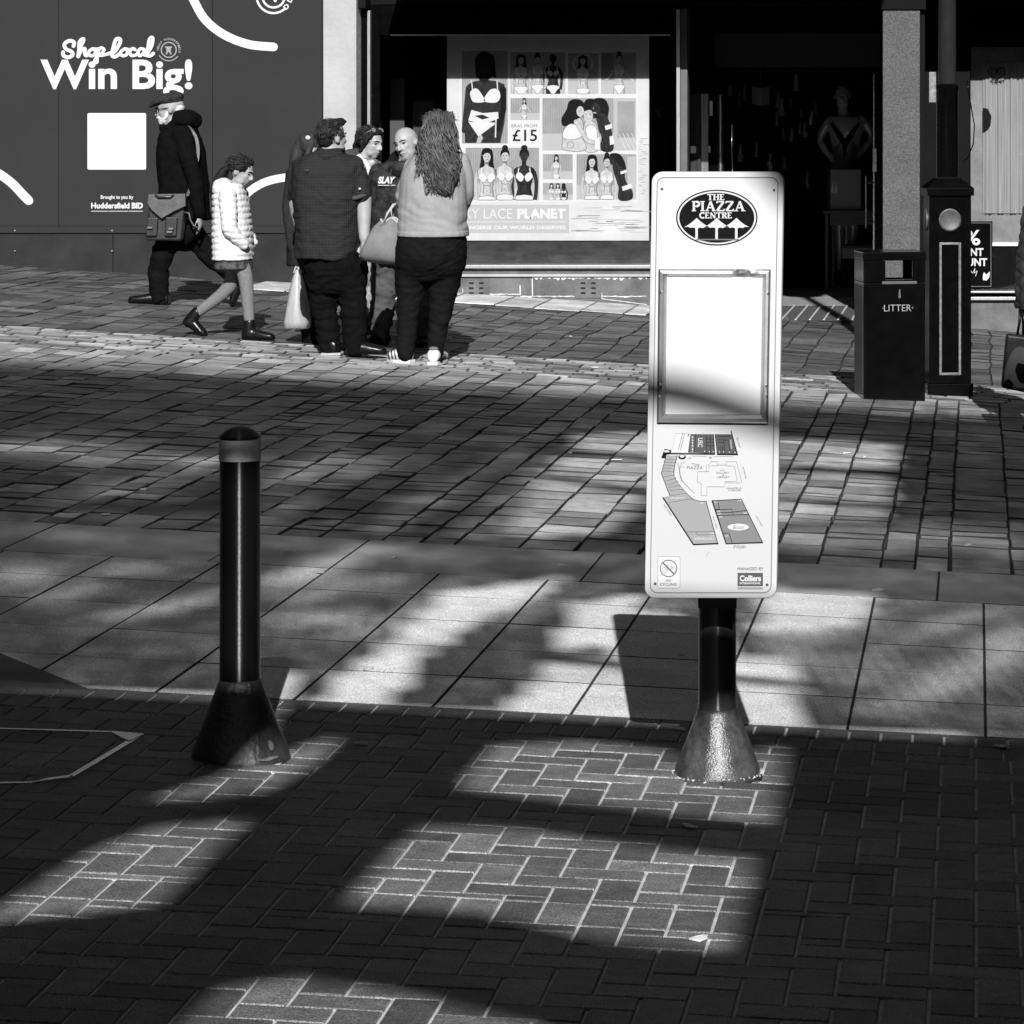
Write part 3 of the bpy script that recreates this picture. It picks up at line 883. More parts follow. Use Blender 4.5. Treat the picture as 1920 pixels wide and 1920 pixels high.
    g.text('MANDELA', *q(866, 714), *q(1016, 732), D_, 0, 1); g.text('CORNER', *q(880, 737), *q(1010, 752), D_, 0, 1)
    g.text('KING', *q(942, 1292), *q(1048, 1304), D_, 0, 1); g.text('STREET', *q(932, 1308), *q(1070, 1322), D_, 0, 1)
    g.text('RAMSDEN STREET', *q(300, 560), *q(500, 574), D_, 0, 1, rot=78)
    g.text('VICTORIA LANE', *q(985, 560), *q(1105, 574), D_, 0, 1, rot=76); g.text('PEEL STREET', *q(930, 262), *q(1040, 276), D_, 0, 1, rot=72)
    g.text('NEW STREET', *q(210, 935), *q(345, 949), D_, 0, 1, rot=57); g.text('VICTORIA', *q(1130, 1045), *q(1255, 1059), D_, 0, 1, rot=60); g.text('CROSS STREET', *q(685, 1056), *q(815, 1068), D_, 0, 1, rot=72)
    g.line(Q((665, 1405), (675, 1380), (698, 1352)), .6, L_, 1)
    g.build('town_map', mats, board)
    # no cycling notice
    g = Flat(S)
    g.rrect(1233, 1043, 1275.5, 1103, 4, 3, 1); g.rrect(1233.7, 1043.7, 1274.8, 1102.3, 3.4, 0, 2)
    g.ring(1253.7, 1065.5, 15.5, 15.5, 1.5, 2, 3)
    g.ring(1246.5, 1068.5, 5, 5, .6, 3, 3); g.ring(1262.5, 1068.5, 5, 5, .6, 3, 3)
    g.line([(1246.5, 1068.5), (1252, 1061.5), (1260, 1061.5), (1254, 1068.5), (1246.5, 1068.5)], .6, 3, 3, cap=False); g.line([(1254, 1068.5), (1251, 1059)], .6, 3, 3); g.line([(1262.5, 1068.5), (1258.5, 1058.5), (1256, 1058.5)], .6, 3, 3); g.line([(1249, 1059), (1253, 1059)], .8, 3, 3)
    g.line([(1243, 1054.5), (1264.5, 1076.5)], 2.1, 2, 4, cap=False)
    g.text('NO', 1248.5, 1086, 1258.5, 1090.5, 2, .01, 3); g.text('CYCLING', 1237.5, 1093, 1268.5, 1098, 2, .01, 3)
    g.build('no_cycling_notice', mats, board)
    g = Flat(S)
    g.text('MANAGED BY', 1383, 1063.5, 1431.5, 1069, 2, 0, 2)
    g.rect(1383, 1074, 1430.5, 1099, 2, 1); g.text('Colliers', 1387, 1078.5, 1427, 1090, 0, .045, 2); g.text('INTERNATIONAL', 1387, 1091.5, 1426.5, 1095.5, 0, .03, 2)
    g.rect(1383, 1101, 1430.5, 1105, 4, 1)
    g.build('manager_plate', mats, board)
    # thin bent wire standing on the top edge
    b = MB()
    b.tube([S(1367, 323) + Vector((0, .02, 0)), S(1371, 325) + Vector((0, .02, 0)), S(1372.5, 318) + Vector((0, .02, 0)), S(1371, 280) + Vector((0, .02, 0)), S(1371.5, 234) + Vector((0, .02, 0))], .0016, 8)
    b.build('bent_wire', M['steel'], board, True)
    # clamp plate between post and board
    b = MB()
    a = S(1308, 1118); c = S(1381, 1142)
    b.box(a.x, c.x, DS + .008, DS + .034, c.z, a.z + .03)
    b.build('clamp_plate', M['black_satin'], t, bevel=.003)
M['sign_white'] = mat('sign white', .39, .45, .3, var=.02, vscale=4)
M['s_dark'] = mat('map dark grey', .05, .5, .2); M['s_mid'] = mat('map mid grey', .13, .5, .2); M['s_light'] = mat('map light grey', .2, .5, .2)
M['chipped2'] = mat('thick black paint worn grey', .04, .26, .5, var=.5, vscale=26, bump=.5, bscale=150, dist=.004, blot=.4, blscale=9)
M['post'] = mat('black post paint', .028, .3, .5, var=.25, vscale=25, bump=.10, bscale=100, dist=.002)
brushed_round(M['post'])
M['frame'] = mat('anodised aluminium frame', .5, .36, .5, metal=.9, var=.12, vscale=20, bump=.05, bscale=120)
make_sign()
# ------------------------------------------------------------------ hoarding with the printed campaign
DH = 28.0
DF = 28.2
M['hoarding'] = mat('grey hoarding sheet', .020, .6, .06, var=.10, vscale=1.2, bump=.02, bscale=8)
M['hoard_low'] = mat('grey hoarding kickboard', .018, .6, .06, var=.3, vscale=3, speck=.1)
M['render'] = mat('painted render', .26, .8, .2, var=.14, vscale=2.5, bump=.4, bscale=26, dist=.01)
M['concrete'] = mat('pebbled concrete', .058, .75, .3, var=.12, vscale=5, bump=.8, bscale=55, speck=.3, sscale=90, dist=.01)
M['black'] = mat('black fascia', .004, .6, .04, var=.2, vscale=4)
M['interior'] = mat('dark interior', .006, .7, .2)
M['plinth'] = mat('flaking painted plinth', .075, .7, .3, var=.4, vscale=5, bump=.5, bscale=30, speck=.2, sscale=120)
M['flake'] = mat('flaked bare render', .5, .8, .2, var=.3, vscale=20)
M['glass'] = glass_mat('window glass', .9, .25)
M['board'] = mat('dark window board', .02, .35, .5, var=.7, vscale=6, stretch=(1, 1, 3))

def hoarding():
    def S(px, py, layer=0):
        p = W(px, py, DH); p.y -= .0015 * layer; return p
    a = S(0, 500)
    t = thing('hoarding', 'grey site hoarding with white shopping campaign lettering and white arcs', 'hoarding', (a.x, DH, gz(a.x, DH)))
    b = MB()
    l, r = S(-500, 0).x, S(604, 0).x
    zr = S(0, 424).z
    seams = [l, S(-190, 0).x, S(110, 0).x, S(398, 0).x, r]
    for x0, x1 in zip(seams, seams[1:]): b.box(x0 + .0015, x1 - .0015, DH, DH + .05, zr, 4.2)
    pn = b.build('printed_panel', M['hoarding'], t, bevel=.002)
    b = MB(); b.box(l, r, DH - .03, DH + .05, S(0, 437).z, zr - .001)
    b.build('rail', M['hoarding'], t, bevel=.004)
    b = MB()
    for x0, x1 in ((l, S(212, 0).x), (S(212, 0).x + .004, r)): b.box(x0, x1, DH - .012, DH + .05, -.3, S(0, 438).z)
    kb = b.build('kickboard', M['hoard_low'], t, bevel=.003)
    for px in (30, 212, 330, 452, 590):
        for py in (432, 470):
            c = S(px, py); b = MB(); b.box(c.x - .006, c.x + .006, DH - .035, DH - .02, c.z - .006, c.z + .006); b.build('screw', M['aluminium'], t)
    g = Flat(S); wht, dim = 0, 1
    vin = [mat('white vinyl', .42, .5, .25), mat('pale grey vinyl', .19, .5, .25)]
    def arc(pts, w):
        a = Flat(S); a.line([(p.x, p.y) for p in crom(pts, 10)], w, wht, 1); a.build('arc_motif', vin, pn)
    arc([(352, -25), (364, 2), (385, 37), (420, 65), (466, 83), (513, 88)], 16)
    arc([(-30, 312), (0, 327), (24, 345), (42, 364), (54, 376)], 17)
    arc([(440, 386), (462, 364), (482, 349), (508, 338), (545, 332), (585, 334)], 15)
    g.ring(513, -7, 21, 21, 4, wht, 1); g.ring(513, -7, 31.5, 31.5, 4, wht, 1, 50, 165, cap=True)
    g.text('D', 532, 8, 542, 17, wht, .04, 1, rot=-40); g.text('L', 540, -4, 547, 5, wht, .04, 1, rot=-65)
    g.ell(516, 1, 3, 3, wht, 1, 16); g.ell(507, -3, 2.4, 2.4, wht, 1, 16)
    # small round emblem
    for rr, w in ((14, 2.2),): g.ring(316.5, 93.5, rr, rr, w, dim, 1)
    g.ring(316.5, 93.5, 20.5, 20.5, 1.8, dim, 1, 35, 150)
    for k, ch in enumerate('HELLO'):
        an = math.radians(-178 + k * 11); x, y = 316.5 + 20.5 * math.cos(an), 93.5 + 20.5 * math.sin(an)
        g.text(ch, x - 1.6, y - 2, x + 1.6, y + 2, dim, .03, 1, rot=math.degrees(an) + 90)
    for k, ch in enumerate('HUDDERSFIELD'):
        an = math.radians(-112 + k * 11.2); x, y = 316.5 + 20.5 * math.cos(an), 93.5 + 20.5 * math.sin(an)
        g.text(ch, x - 1.5, y - 2, x + 1.5, y + 2, dim, .03, 1, rot=math.degrees(an) + 90)
    g.poly([(309, 87), (323, 87), (322, 90), (320.5, 91), (320.5, 97), (322, 102), (319, 102), (317.5, 97.5), (315, 97.5), (313.5, 102), (310.5, 102), (312, 97), (312, 91), (310.5, 90)], dim, 2)
    g.build('round_emblem', vin, pn); g = Flat(S)
    # script line, traced as round brush strokes
    Z = 1920 / 340.0
    def z(*p): return [(60 + x / Z, 50 + y / Z) for x, y in p]
    nb = [0]
    def brush(pts, w=7.0): nb[0] += 1; g.line([(p.x, p.y) for p in crom(z(*pts), 8)], w, wht, 1 + nb[0] * .9)
    brush([(440, 205), (445, 165), (395, 150), (345, 185), (360, 235), (420, 265), (430, 300), (385, 325), (335, 305), (330, 270)])
    brush([(490, 315), (505, 230), (545, 150), (540, 130), (505, 165), (500, 260), (490, 318), (520, 250), (560, 235), (560, 280), (575, 305), (600, 290)])
    brush([(640, 235), (605, 265), (615, 305), (660, 300), (675, 255), (645, 235), (690, 240)], 6)
    brush([(700, 235), (690, 300), (690, 375), (665, 370), (690, 320), (735, 290), (765, 245), (735, 225), (705, 255), (715, 300), (760, 300), (815, 285)], 6)
    brush([(815, 285), (880, 260), (935, 170), (930, 130), (890, 140), (865, 220), (850, 300), (880, 318), (930, 290)])
    brush([(985, 235), (945, 265), (955, 305), (1000, 300), (1015, 255), (985, 235), (1040, 245)], 6)
    brush([(1095, 245), (1070, 232), (1040, 265), (1055, 305), (1100, 300), (1130, 280)], 6)
    brush([(1190, 240), (1150, 235), (1125, 275), (1145, 308), (1185, 280), (1200, 235), (1185, 290), (1215, 305)], 6)
    brush([(1215, 300), (1270, 200), (1280, 120), (1250, 135), (1235, 220), (1225, 295), (1255, 308), (1288, 285)])
    g.text('Win Big!', 76, 111, 361, 184, wht, .028, 2, spacing=1.0)
    g.build('lettering', vin, pn); g = Flat(S)
    g.rrect(164, 212, 274, 318, 3, wht, 1)
    g.build('blank_card', vin, pn); g = Flat(S)
    g.text('Brought to you by', 189, 366, 250, 375, wht, .02, 1)
    g.text('Huddersfield', 171, 380, 243, 391, wht, .035, 1); g.text('BID', 247, 380, 268, 391, wht, .05, 1)
    g.line([(172, 396), (202, 396)], 2.2, dim, 1); g.line([(205, 396), (240, 396)], 2.2, dim, 1); g.line([(243, 396), (267, 396)], 2.2, dim, 1)
    g.build('credit_lettering', vin, pn)
hoarding()

# ------------------------------------------------------------------ the shop
SHOP = thing('shop_building', 'dark fronted lingerie shop with wide windows under a black canopy', 'shop', (W(1200, 0, DF).x, DF, .1))
def fbox(b, px0, px1, py0, py1, d0, d1, zb=None, mi=None):
    """a box whose front face covers a pixel rectangle at distance d0"""
    a, c = W(px0, py0, d0), W(px1, py1, d0)
    b.box(a.x, c.x, d0, d1, c.z if zb is None else zb, a.z, mi)
def shop():
    b = MB(); fbox(b, 606, 668, -260, 600, DF - .28, DF + .2, -.2)
    b.build('pilaster', M['render'], SHOP, bevel=.006)
    # upper wall and fascia
    b = MB()
    xl, xr = W(-700, 0, DF).x, W(2400, 0, DF).x
    b.box(xl, xr, DF + .3, DF + .6, 3.3, 18)
    b.build('upper_wall', mat('dark upper wall', .03, .8, .2, var=.2), SHOP)
    b = MB(); b.box(W(669, 0, DF).x, xr, DF + .02, DF + .3, W(0, 8, DF).z, 3.6)
    b.build('fascia', M['black'], SHOP)
    b = MB(); b.box(W(712, 0, 27.05).x, W(2300, 0, 27.05).x, 27.05, DF + .3, 2.87, 3.12)
    b.build('canopy', M['black'], SHOP, bevel=.01)
    b = MB(); fbox(b, 668, 686, -30, 16, DF - .2, DF + .1)
    b.build('canopy_bracket', M['black'], SHOP, bevel=.006)
    # left window
    b = MB(); fbox(b, 669, 688, 8, 520, DF - .06, DF + .12); fbox(b, 694, 712, 8, 520, DF + .01, DF + .1)
    fbox(b, 694, 1268, 8, 66, DF + .03, DF + .08)
    fr = b.build('window_frame', M['black_satin'], SHOP, bevel=.004)
    b = MB(); fbox(b, 688.4, 694, 20, 500, DF - .07, DF + .01)
    b.build('window_bead', M['aluminium'], fr, bevel=.002)
    b = MB(); fbox(b, 732, 1256, 64.5, 67, DF + .018, DF + .03)
    b.build('transom_edge', M['aluminium'], fr)
    b = MB(); fbox(b, 680, 1268, 497, 503.5, DF - .1, DF + .1)
    b.build('window_sill', M['aluminium'], fr, bevel=.004)
    b = MB(); p = [W(694, 66, DF + .06), W(1268, 66, DF + .06), W(1268, 497, DF + .06), W(694, 497, DF + .06)]
    b.add(p, [(0, 3, 2, 1)])
    b.build('window_glass', M['glass'], fr)
    b = MB(); fbox(b, 694, 1268, 452, 498, DF + .09, DF + .12)
    b.build('window_stall_board', M['board'], SHOP)
    # plinth
    b = MB(); fbox(b, 669, 1274, 504, 620, DF - .05, DF + .25, -.3)
    pl = b.build('plinth', M['plinth'], SHOP, bevel=.006)
    b = MB(); fbox(b, 669, 1274, 514, 519, DF - .075, DF - .052)
    b.build('plinth_lip', M['render'], pl, bevel=.003)
    for x0, x1, y0, y1 in ((868, 917, 523, 557), (1077, 1128, 523, 559)):
        b = MB(); fbox(b, x0, x1, y0, y1, DF - .058, DF - .052)
        v = b.build('vent_plate', M['plinth'], pl, bevel=.002)
        for c in range(2):
            for r in range(3):
                b = MB()
                cx = x0 + (x1 - x0) * (.32 if c == 0 else .7); cy = y0 + 8 + r * 9.3
                pts = []
                for k in range(16):
                    q = 2 * math.pi * k / 16
                    pts.append(W(cx + 2.8 * (1 if math.cos(q) > 0 else -1) + math.cos(q) * 1.9, cy + math.sin(q) * 1.9, DF - .0595))
                b.add(pts, [tuple(range(15, -1, -1))])
                b.build('vent_slot', M['interior'], v)
    # flaked edges
    b = Flat(lambda x, y, L=0: W(x, y, DF - .0535))
    rnd = random.Random(3)
    def ragged(x0, x1, y, h):
        n = int((x1 - x0) / 4); top = [(x0 + (x1 - x0) * k / n, y + rnd.uniform(-.5, .5)) for k in range(n + 1)]
        bot = [(x, yy + max(.8, rnd.gauss(h, h * .7))) for x, yy in top]
        b.poly(top + bot[::-1], 0)
    ragged(998, 1213, 519.5, 2.6); ragged(918, 975, 551, 1.2); ragged(975, 1212, 555 , 1.2); ragged(690, 760, 519, 1.5)
    for x, y0, y1 in ((975, 535, 553), (998, 522, 556), (1078, 522, 534), (1128, 548, 560), (868, 540, 556)): b.line([(x, y0), (x + .5, y1)], 1.6, 0)
    b.line([(1127, 560), (1213, 571)], 1.0, 0)
    b.build('flaked_render', M['flake'], pl)
    # door post
    b = MB(); fbox(b, 1268, 1275, 18, 700, DF - .09, DF + .1, -.1); b2 = MB(); fbox(b2, 1275.5, 1289, 15, 700, DF - .06, DF + .14, -.1)
    b.build('door_post', M['aluminium'], SHOP, bevel=.003); b2.build('door_jamb', M['jamb'], SHOP, bevel=.006)
    # interior
    zf = .085
    b = MB()
    b.box(W(640, 0, DF).x, W(2400, 0, DF).x, 36.6, 36.8, -.2, 4)     # back wall
    b.box(W(640, 0, DF).x - .2, W(640, 0, DF).x, DF + .3, 36.8, -.2, 4)
    b.box(W(2400, 0, DF).x, W(2400, 0, DF).x + .2, DF + .3, 36.8, -.2, 4)
    b.box(W(640, 0, DF).x, W(2400, 0, DF).x, DF + .25, 36.8, 3.3, 3.5)
    b.build('interior_wall', M['interior'], SHOP)
    b = MB(); b.box(W(640, 0, DF).x, W(2400, 0, DF).x, 31.0, 36.8, -.2, zf)
    b.build('interior_floor', mat('dark shop carpet', .012, .9, .1, var=.3, vscale=6), SHOP)
    b = MB(); fbox(b, 1340, 1650, 62, 125, 30.2, 30.6)
    b.build('door_bulkhead', mat('dim bulkhead', .02, .6, .3), SHOP)
    # entrance: mat well, threshold
    b = MB(); b.box(W(1280, 0, DF).x, W(1660, 0, DF).x, 29.75, 31.0, -.2, zf + .02)
    b.build('threshold', mat('pale threshold tile', .22, .5, .4, var=.12, vscale=6, speck=.15, sscale=150), SHOP, bevel=.004)
    b = MB(); b.box(W(1280, 0, DF).x, W(1660, 0, DF).x, 31.004, 32.6, -.2, zf + .022)
    b.build('entrance_tile', mat('pale entrance tile', .2, .5, .4, var=.12, vscale=6, speck=.15, sscale=150), SHOP)
    # right hand window
    b = MB(); fbox(b, 1728, 1733, 20, 480, DF - .05, DF, .0)
    b.build('window_bead', M['aluminium'], SHOP)
    b = MB(); fbox(b, 1733, 1819, 8, 560, DF - .03, DF + .1, 0)
    b.build('window_pier', M['black'], SHOP, bevel=.004)
    b = MB(); fbox(b, 1660, 2300, 546, 549.5, DF - .08, DF + .1); fbox(b, 1660, 2300, 557, 563, DF - .1, DF + .1)
    b.build('window_sill', M['aluminium'], SHOP, bevel=.003)
    b = MB(); fbox(b, 1660, 2300, 563.5, 640, DF - .05, DF + .25, -.5)
    pl2 = b.build('plinth', M['plinth'], SHOP, bevel=.006)
    b = MB(); fbox(b, 1819, 2300, 460, 546, DF + .09, DF + .12)
    b.build('window_stall_board', M['black'], SHOP)
    b = MB(); p = [W(1819, 66, DF + .06), W(2300, 66, DF + .06), W(2300, 546, DF + .06), W(1819, 546, DF + .06)]
    b.add(p, [(0, 3, 2, 1)])
    b.build('window_glass', M['glass'], SHOP)
    # column in front
    b = MB(); fbox(b, 1655, 1725, 18, 760, 26.95, 27.25, -.4)
    b.build('column', M['concrete'], SHOP, bevel=.008)
    b = MB(); fbox(b, 1726, 1734, 10, 760, 27.0, 27.28, -.4); fbox(b, 1650, 1736, -20, 17.6, 26.93, 27.3)
    b.build('column_casing', M['black'], SHOP)
    # glazed door leaf on the right with pull handle, and the folded leaf on the left
    b = MB(); fbox(b, 1637, 1639.5, 140, 540, 29.4, 29.46, zf)
    d = b.build('glass_door', M['steel'], SHOP)
    b = MB(); a, c = W(1624, 330, 29.36), W(1624, 428, 29.36)
    b.tube([a, c], .012, 12)
    for y in (342, 416): b.tube([W(1624, y, 29.36), W(1638, y, 29.4)], .008, 8)
    b.build('pull_handle', M['steel'], d, 40)
    b = MB(); fbox(b, 1636, 1644, 278, 322, 29.38, 29.46); b.build('lock_plate', M['steel'], d, bevel=.003)
    b = MB(); fbox(b, 1640, 1654, 130, 540, 29.42, 29.6, zf); b.build('door_stile', M['black_satin'], d)
    b = MB(); fbox(b, 1329, 1343, 140, 540, 29.6, 29.68, zf)
    d = b.build('glass_door', M['black_satin'], SHOP, bevel=.003)
    b = MB(); fbox(b, 1330.5, 1336, 189, 217, 29.58, 29.6); b.build('hinge_plate', M['white_paint'], d, bevel=.002)
    b = MB(); fbox(b, 1328, 1332, 274, 286, 29.58, 29.6); b.build('hinge_plate', M['white_paint'], d, bevel=.002)
    b = MB(); b.tube([W(1351, 178, 29.6), W(1351, 530, 29.6)], .034, 16); b.build('door_tube', M['steel'], d, 40)
    b = MB()
    for k in range(2):
        x0, x1 = ((1295, 1314), (1314.5, 1328))[k]
        p = [W(x0, 176, 29.55), W(x1, 176, 29.55 - .05 * (k == 0)), W(x1, 520, 29.55 - .05 * (k == 0)), W(x0, 520, 29.55)]
        b.add(p, [(0, 3, 2, 1)])
    b.build('kick_plate', mat('dull steel', .3, .3, .5, metal=.9, var=.4, vscale=8, stretch=(8, 1, .3)), d)
    b = MB(); fbox(b, 1295, 1304, 274, 287, 29.5, 29.53); b.build('door_label', M['white_paint'], d)
M['jamb'] = mat('grey painted jamb', .06, .5, .4, var=.2, vscale=10)
shop()

# pale footing stones along the shop front
b = MB(); x = W(470, 0, 27.4).x
while x < W(1218, 0, 27.4).x:
    l = random.uniform(.3, .55); b.tone = random.uniform(1.15, 1.5)
    paver(b, x, min(x + l, W(1222, 0, 27.4).x), 26.95, DF - .05, .014, .006, -.0, .002, .002); x += l
for k, v in enumerate(b.v): b.v[k] = (v[0], v[1], v[2] + .012)
tag(b.build('footing_stones', M['strip']), kind='structure')

# door mat with slats
def floor_mat():
    x0, x1 = W(1380, 0, 29).x, W(1652, 0, 29).x
    t = thing('door_mat', 'slatted metal entrance mat in front of the shop door', 'mat', ((x0 + x1) / 2, 28.8, .09))
    b = MB(); b.box(x0, x1, 27.62, 29.72, .05, .100); b.build('mat_base', M['interior'], t)
    b = MB()
    y = 27.64
    while y < 29.7: b.box(x0, x1, y, y + .05, .1005, .106); y += .105
    b.build('cross_slats', mat('dark ribbed slat', .03, .5, .4), t)
    b = MB(); x = x0
    while x < x1: b.box(x, x + .016, 27.62, 29.72, .1065, .112); x += .12
    b.build('mat_bars', mat('pale mat bar', .4, .5), t)
floor_mat()
b = MB(); b.box(W(1280, 0, DF).x, W(1660, 0, DF).x, DF - .4, 29.74, -.3, .06)
tag(b.build('doorway_ground', M['slab']), kind='structure')

# ------------------------------------------------------------------ posters and small signs in the windows
def photo_poster():
    DP = DF + .075
    def S(px, py, layer=0):
        p = W(px, py, DP); p.y -= .0003 * layer; return p
    a = S(1027, 450)
    t = thing('window_poster', 'large lingerie advertising poster collage hung inside the shop window', 'poster', (a.x, DP, a.z))
    b = MB(); fbox(b, 838, 1217, 66, 451, DP, DP + .006)
    sh = b.build('poster_sheet', M['poster'], t)
    WH, SK, DK, BK, BG, BG2, GR, LT, S2 = range(9)
    mats = [mat('poster white', .44, .5, .2), mat('poster pale skin', .33, .5, .2, var=.22, vscale=24), mat('poster dark skin', .016, .5, .1, var=.6, vscale=24), mat('poster black', .004, .5, .1, var=.8, vscale=40, stretch=(4, 1, .5)),
            mat('poster backdrop', .22, .5, .2, var=.2, vscale=5), mat('poster backdrop boards', .15, .5, .2, var=.0), mat('poster grey', .09, .5, .2), mat('poster pale grey', .30, .5, .2), mat('poster skin in shade', .17, .5, .2, var=.25, vscale=24)]
    g = Flat(S)
    # sand and timber ground of the sheet
    rnd = random.Random(11)
    for k in range(46):
        y = 260 + k * 4.1 + rnd.uniform(-1, 1); x = rnd.uniform(1196, 1206)
        if k < 26: g.line([(x, y), (x + rnd.uniform(4, 12), y + rnd.uniform(-1, 1))], rnd.uniform(.5, 1.4), BG if k % 3 else BG2, 1, cap=False)
    for k in range(34):
        y = rnd.uniform(386, 436); x = rnd.uniform(1068, 1180)
        g.line([(x, y), (x + rnd.uniform(10, 60), y + rnd.uniform(-2, 2))], rnd.uniform(.6, 1.8), rnd.choice((BG, BG2, LT)), 1, cap=False)
    def panel(x0, y0, x1, y1, boards=True, floor=True, tone=BG):
        g.rect(x0, y0, x1, y1, tone, 2)
        if boards:
            x = x0 + 2
            while x < x1 - 2: g.line([(x, y0), (x, y1 if not floor else y0 + (y1 - y0) * .66)], .7, BG2, 3, cap=False); x += 4.2
        if floor: g.rect(x0, y0 + (y1 - y0) * .68, x1, y1, LT, 3)
    def fig(cx, y0, h, skin, hair='long', clip=None, arms='down', w=1.0, layer=4, lean=0.0):
        """a standing figure printed on the poster; y0 is the top of the head, h head to knee"""
        u = h / 5.2 * w; v = h / 5.2
        def P(*q): return [(cx + (a + lean * c) * u, y0 + c * v) for a, c in q]
        sk = skin; sh = GR if skin == SK else BK; lw = max(.5, h * .007)
        if hair == 'long':
            g.blob(P((0, -.06), (.34, .06), (.45, .45), (.46, .9), (.54, 1.3), (.4, 1.62), (.2, 1.5), (-.2, 1.5), (-.42, 1.6), (-.52, 1.25), (-.44, .8), (-.42, .4), (-.3, .04)), BK, layer)
        elif hair == 'up': g.ell(cx, y0 - .02 * v, .22 * u, .2 * v, BK, layer, 20)
        for s_ in (-1, 1):
            if arms == 'down': a = P((s_ * .64, 1.5), (s_ * .80, 2.1), (s_ * .80, 2.8), (s_ * .72, 3.5))
            elif arms == 'up': a = P((s_ * .6, 1.5), (s_ * .92, .75), (s_ * .5, .05), (s_ * .1, -.12))
            elif arms == 'out': a = P((s_ * .62, 1.5), (s_ * 1.0, 2.15), (s_ * 1.6, 2.7))
            else: a = P((s_ * .64, 1.5), (s_ * .82, 2.2), (s_ * .5, 2.75))
            a = [(p.x, p.y) for p in crom(a, 5) if p.y <= (clip or 1e9)]
            if len(a) < 2: continue
            g.line(a, .25 * u, S2 if sk == SK else BK, layer + .5, cap=False); g.line(a, .20 * u, sk, layer + 1 + .6 * (s_ > 0), cap=False)
        body = P((-.12, .8), (.12, .8), (.15, 1.12), (.6, 1.3), (.7, 1.55), (.56, 2.1), (.45, 2.55), (.52, 2.95), (.66, 3.5), (.66, 4.3), (.5, 5.2), (.06, 5.2), (0, 4.2), (-.06, 5.2), (-.5, 5.2), (-.66, 4.3), (-.66, 3.5), (-.52, 2.95), (-.45, 2.55), (-.56, 2.1), (-.7, 1.55), (-.6, 1.3), (-.15, 1.12))
        body = g.below([(p.x, p.y) for p in crom(body, 4, True)], clip or 1e9)
        g.poly(body, S2 if sk == SK else BK, layer + 2.6)
        mid = lambda q: (cx + lean * (q[1] - y0) / v * u)
        lit_ = [(mid(q) + (q[0] - mid(q)) * .80 - .06 * u, q[1]) for q in body]
        g.poly(lit_, sk, layer + 3.0)
        for s_ in (-1, 1): g.line(g.below([(p.x, p.y) for p in crom(P((s_ * .3, 2.2), (s_ * .22, 2.5), (s_ * .26, 2.9)), 4)], clip or 1e9) or [(0, 0), (0, 0)], .07 * u, S2 if sk == SK else BK, layer + 3.2, cap=False)
        L = layer + 4
        g.poly(P((-.14, .86), (.14, .86), (.12, 1.02), (-.12, 1.0)), sh, L)
        g.ell(cx + lean * .5 * u, y0 + .5 * v, .26 * u, .38 * v, sk, L + .6, 24)
        g.poly([(p.x, p.y) for p in crom(P((-.31, .62), (-.3, .2), (0, -.04), (.3, .2), (.31, .62), (.2, .33), (.02, .27), (-.2, .36)), 4, True)], BK, L + 1.2)
        for s_ in (-1, 1):
            if h > 50:
                g.ell(cx + (s_ * .11 + lean * .47) * u, y0 + .49 * v, .05 * u, .026 * v, BK, L + 1.6, 8)
        if h > 50:
            g.line(P((-.09, .69), (0, .72), (.09, .69)), .04 * u, sh, L + 1.6, cap=False); g.line(P((.02, .5), (.04, .6)), .03 * u, sh, L + 1.6, cap=False)
        for s_ in (-1, 1):
            c = P((s_ * .02, 1.95), (s_ * .06, 1.8), (s_ * .28, 1.6), (s_ * .5, 1.66), (s_ * .56, 1.95), (s_ * .3, 2.2), (s_ * .1, 2.15))
            g.blob(c, WH, L + .6 + .3 * (s_ > 0)); g.line([(p.x, p.y) for p in crom(c[4:] + c[:1], 4)], lw, sh, L + 1.2 + .3 * (s_ > 0), cap=False)
            g.line(P((s_ * .42, 1.66), (s_ * .36, 1.28)), .07 * u, WH, L + 1.2, cap=False)
        br = P((-.56, 3.12), (0, 3.04), (.56, 3.12), (.62, 3.35), (.4, 3.55), (.1, 4.0), (-.1, 4.0), (-.4, 3.55), (-.62, 3.35))
        br = g.below(br, clip or 1e9)
        if len(br) > 2: g.poly(br, WH, L + .8); g.line(br, lw, sh, L + 1.1, closed=True, cap=False)
        g.ell(cx + lean * 2.75 * u, y0 + 2.75 * v, .03 * u, .04 * v, sh, L, 8); g.line(P((-.2, 2.35), (0, 2.42), (.2, 2.35)), lw, sh, L, cap=False)
    g.rect(862, 92, 1196, 378, WH, 1)
    panel(866, 95, 952, 269, True, False)
    # main figure
    cl = 269
    g.poly([(903, 150), (914, 150), (930, 152), (946, 158), (949, 190), (946, 230), (938, 268), (872, 268), (871, 240), (876, 210), (874, 178), (876, 160), (884, 154)], DK, 4)
    g.line([(878, 165), (874, 205), (870, 245)], 9, DK, 3.2); g.line([(944, 168), (944, 205), (934, 240)], 11, BK, 4.9); g.line([(880, 168), (884, 200), (880, 226)], .8, BK, 5); g.line([(908, 158), (908, 166)], .8, BK, 5); g.ell(906, 203, 1.2, 1.2, BK, 5, 8)
    g.blob([(908, 96), (926, 106), (929, 130), (930, 146), (922, 144), (908, 156), (896, 146), (892, 138), (891, 112), (897, 101)], BK, 5)
    g.ell(909, 128, 12, 17, DK, 6, 24)
    for s, pts in ((0, [(882, 172), (894, 166), (907, 183), (908, 191), (890, 192), (884, 186)]), (1, [(908, 184), (920, 168), (934, 168), (938, 182), (930, 192), (910, 191)])): g.blob(pts, WH, 7)
    g.line([(886, 168), (884, 150)], 2, WH, 7, cap=False); g.line([(933, 168), (932, 150)], 2, WH, 7, cap=False)
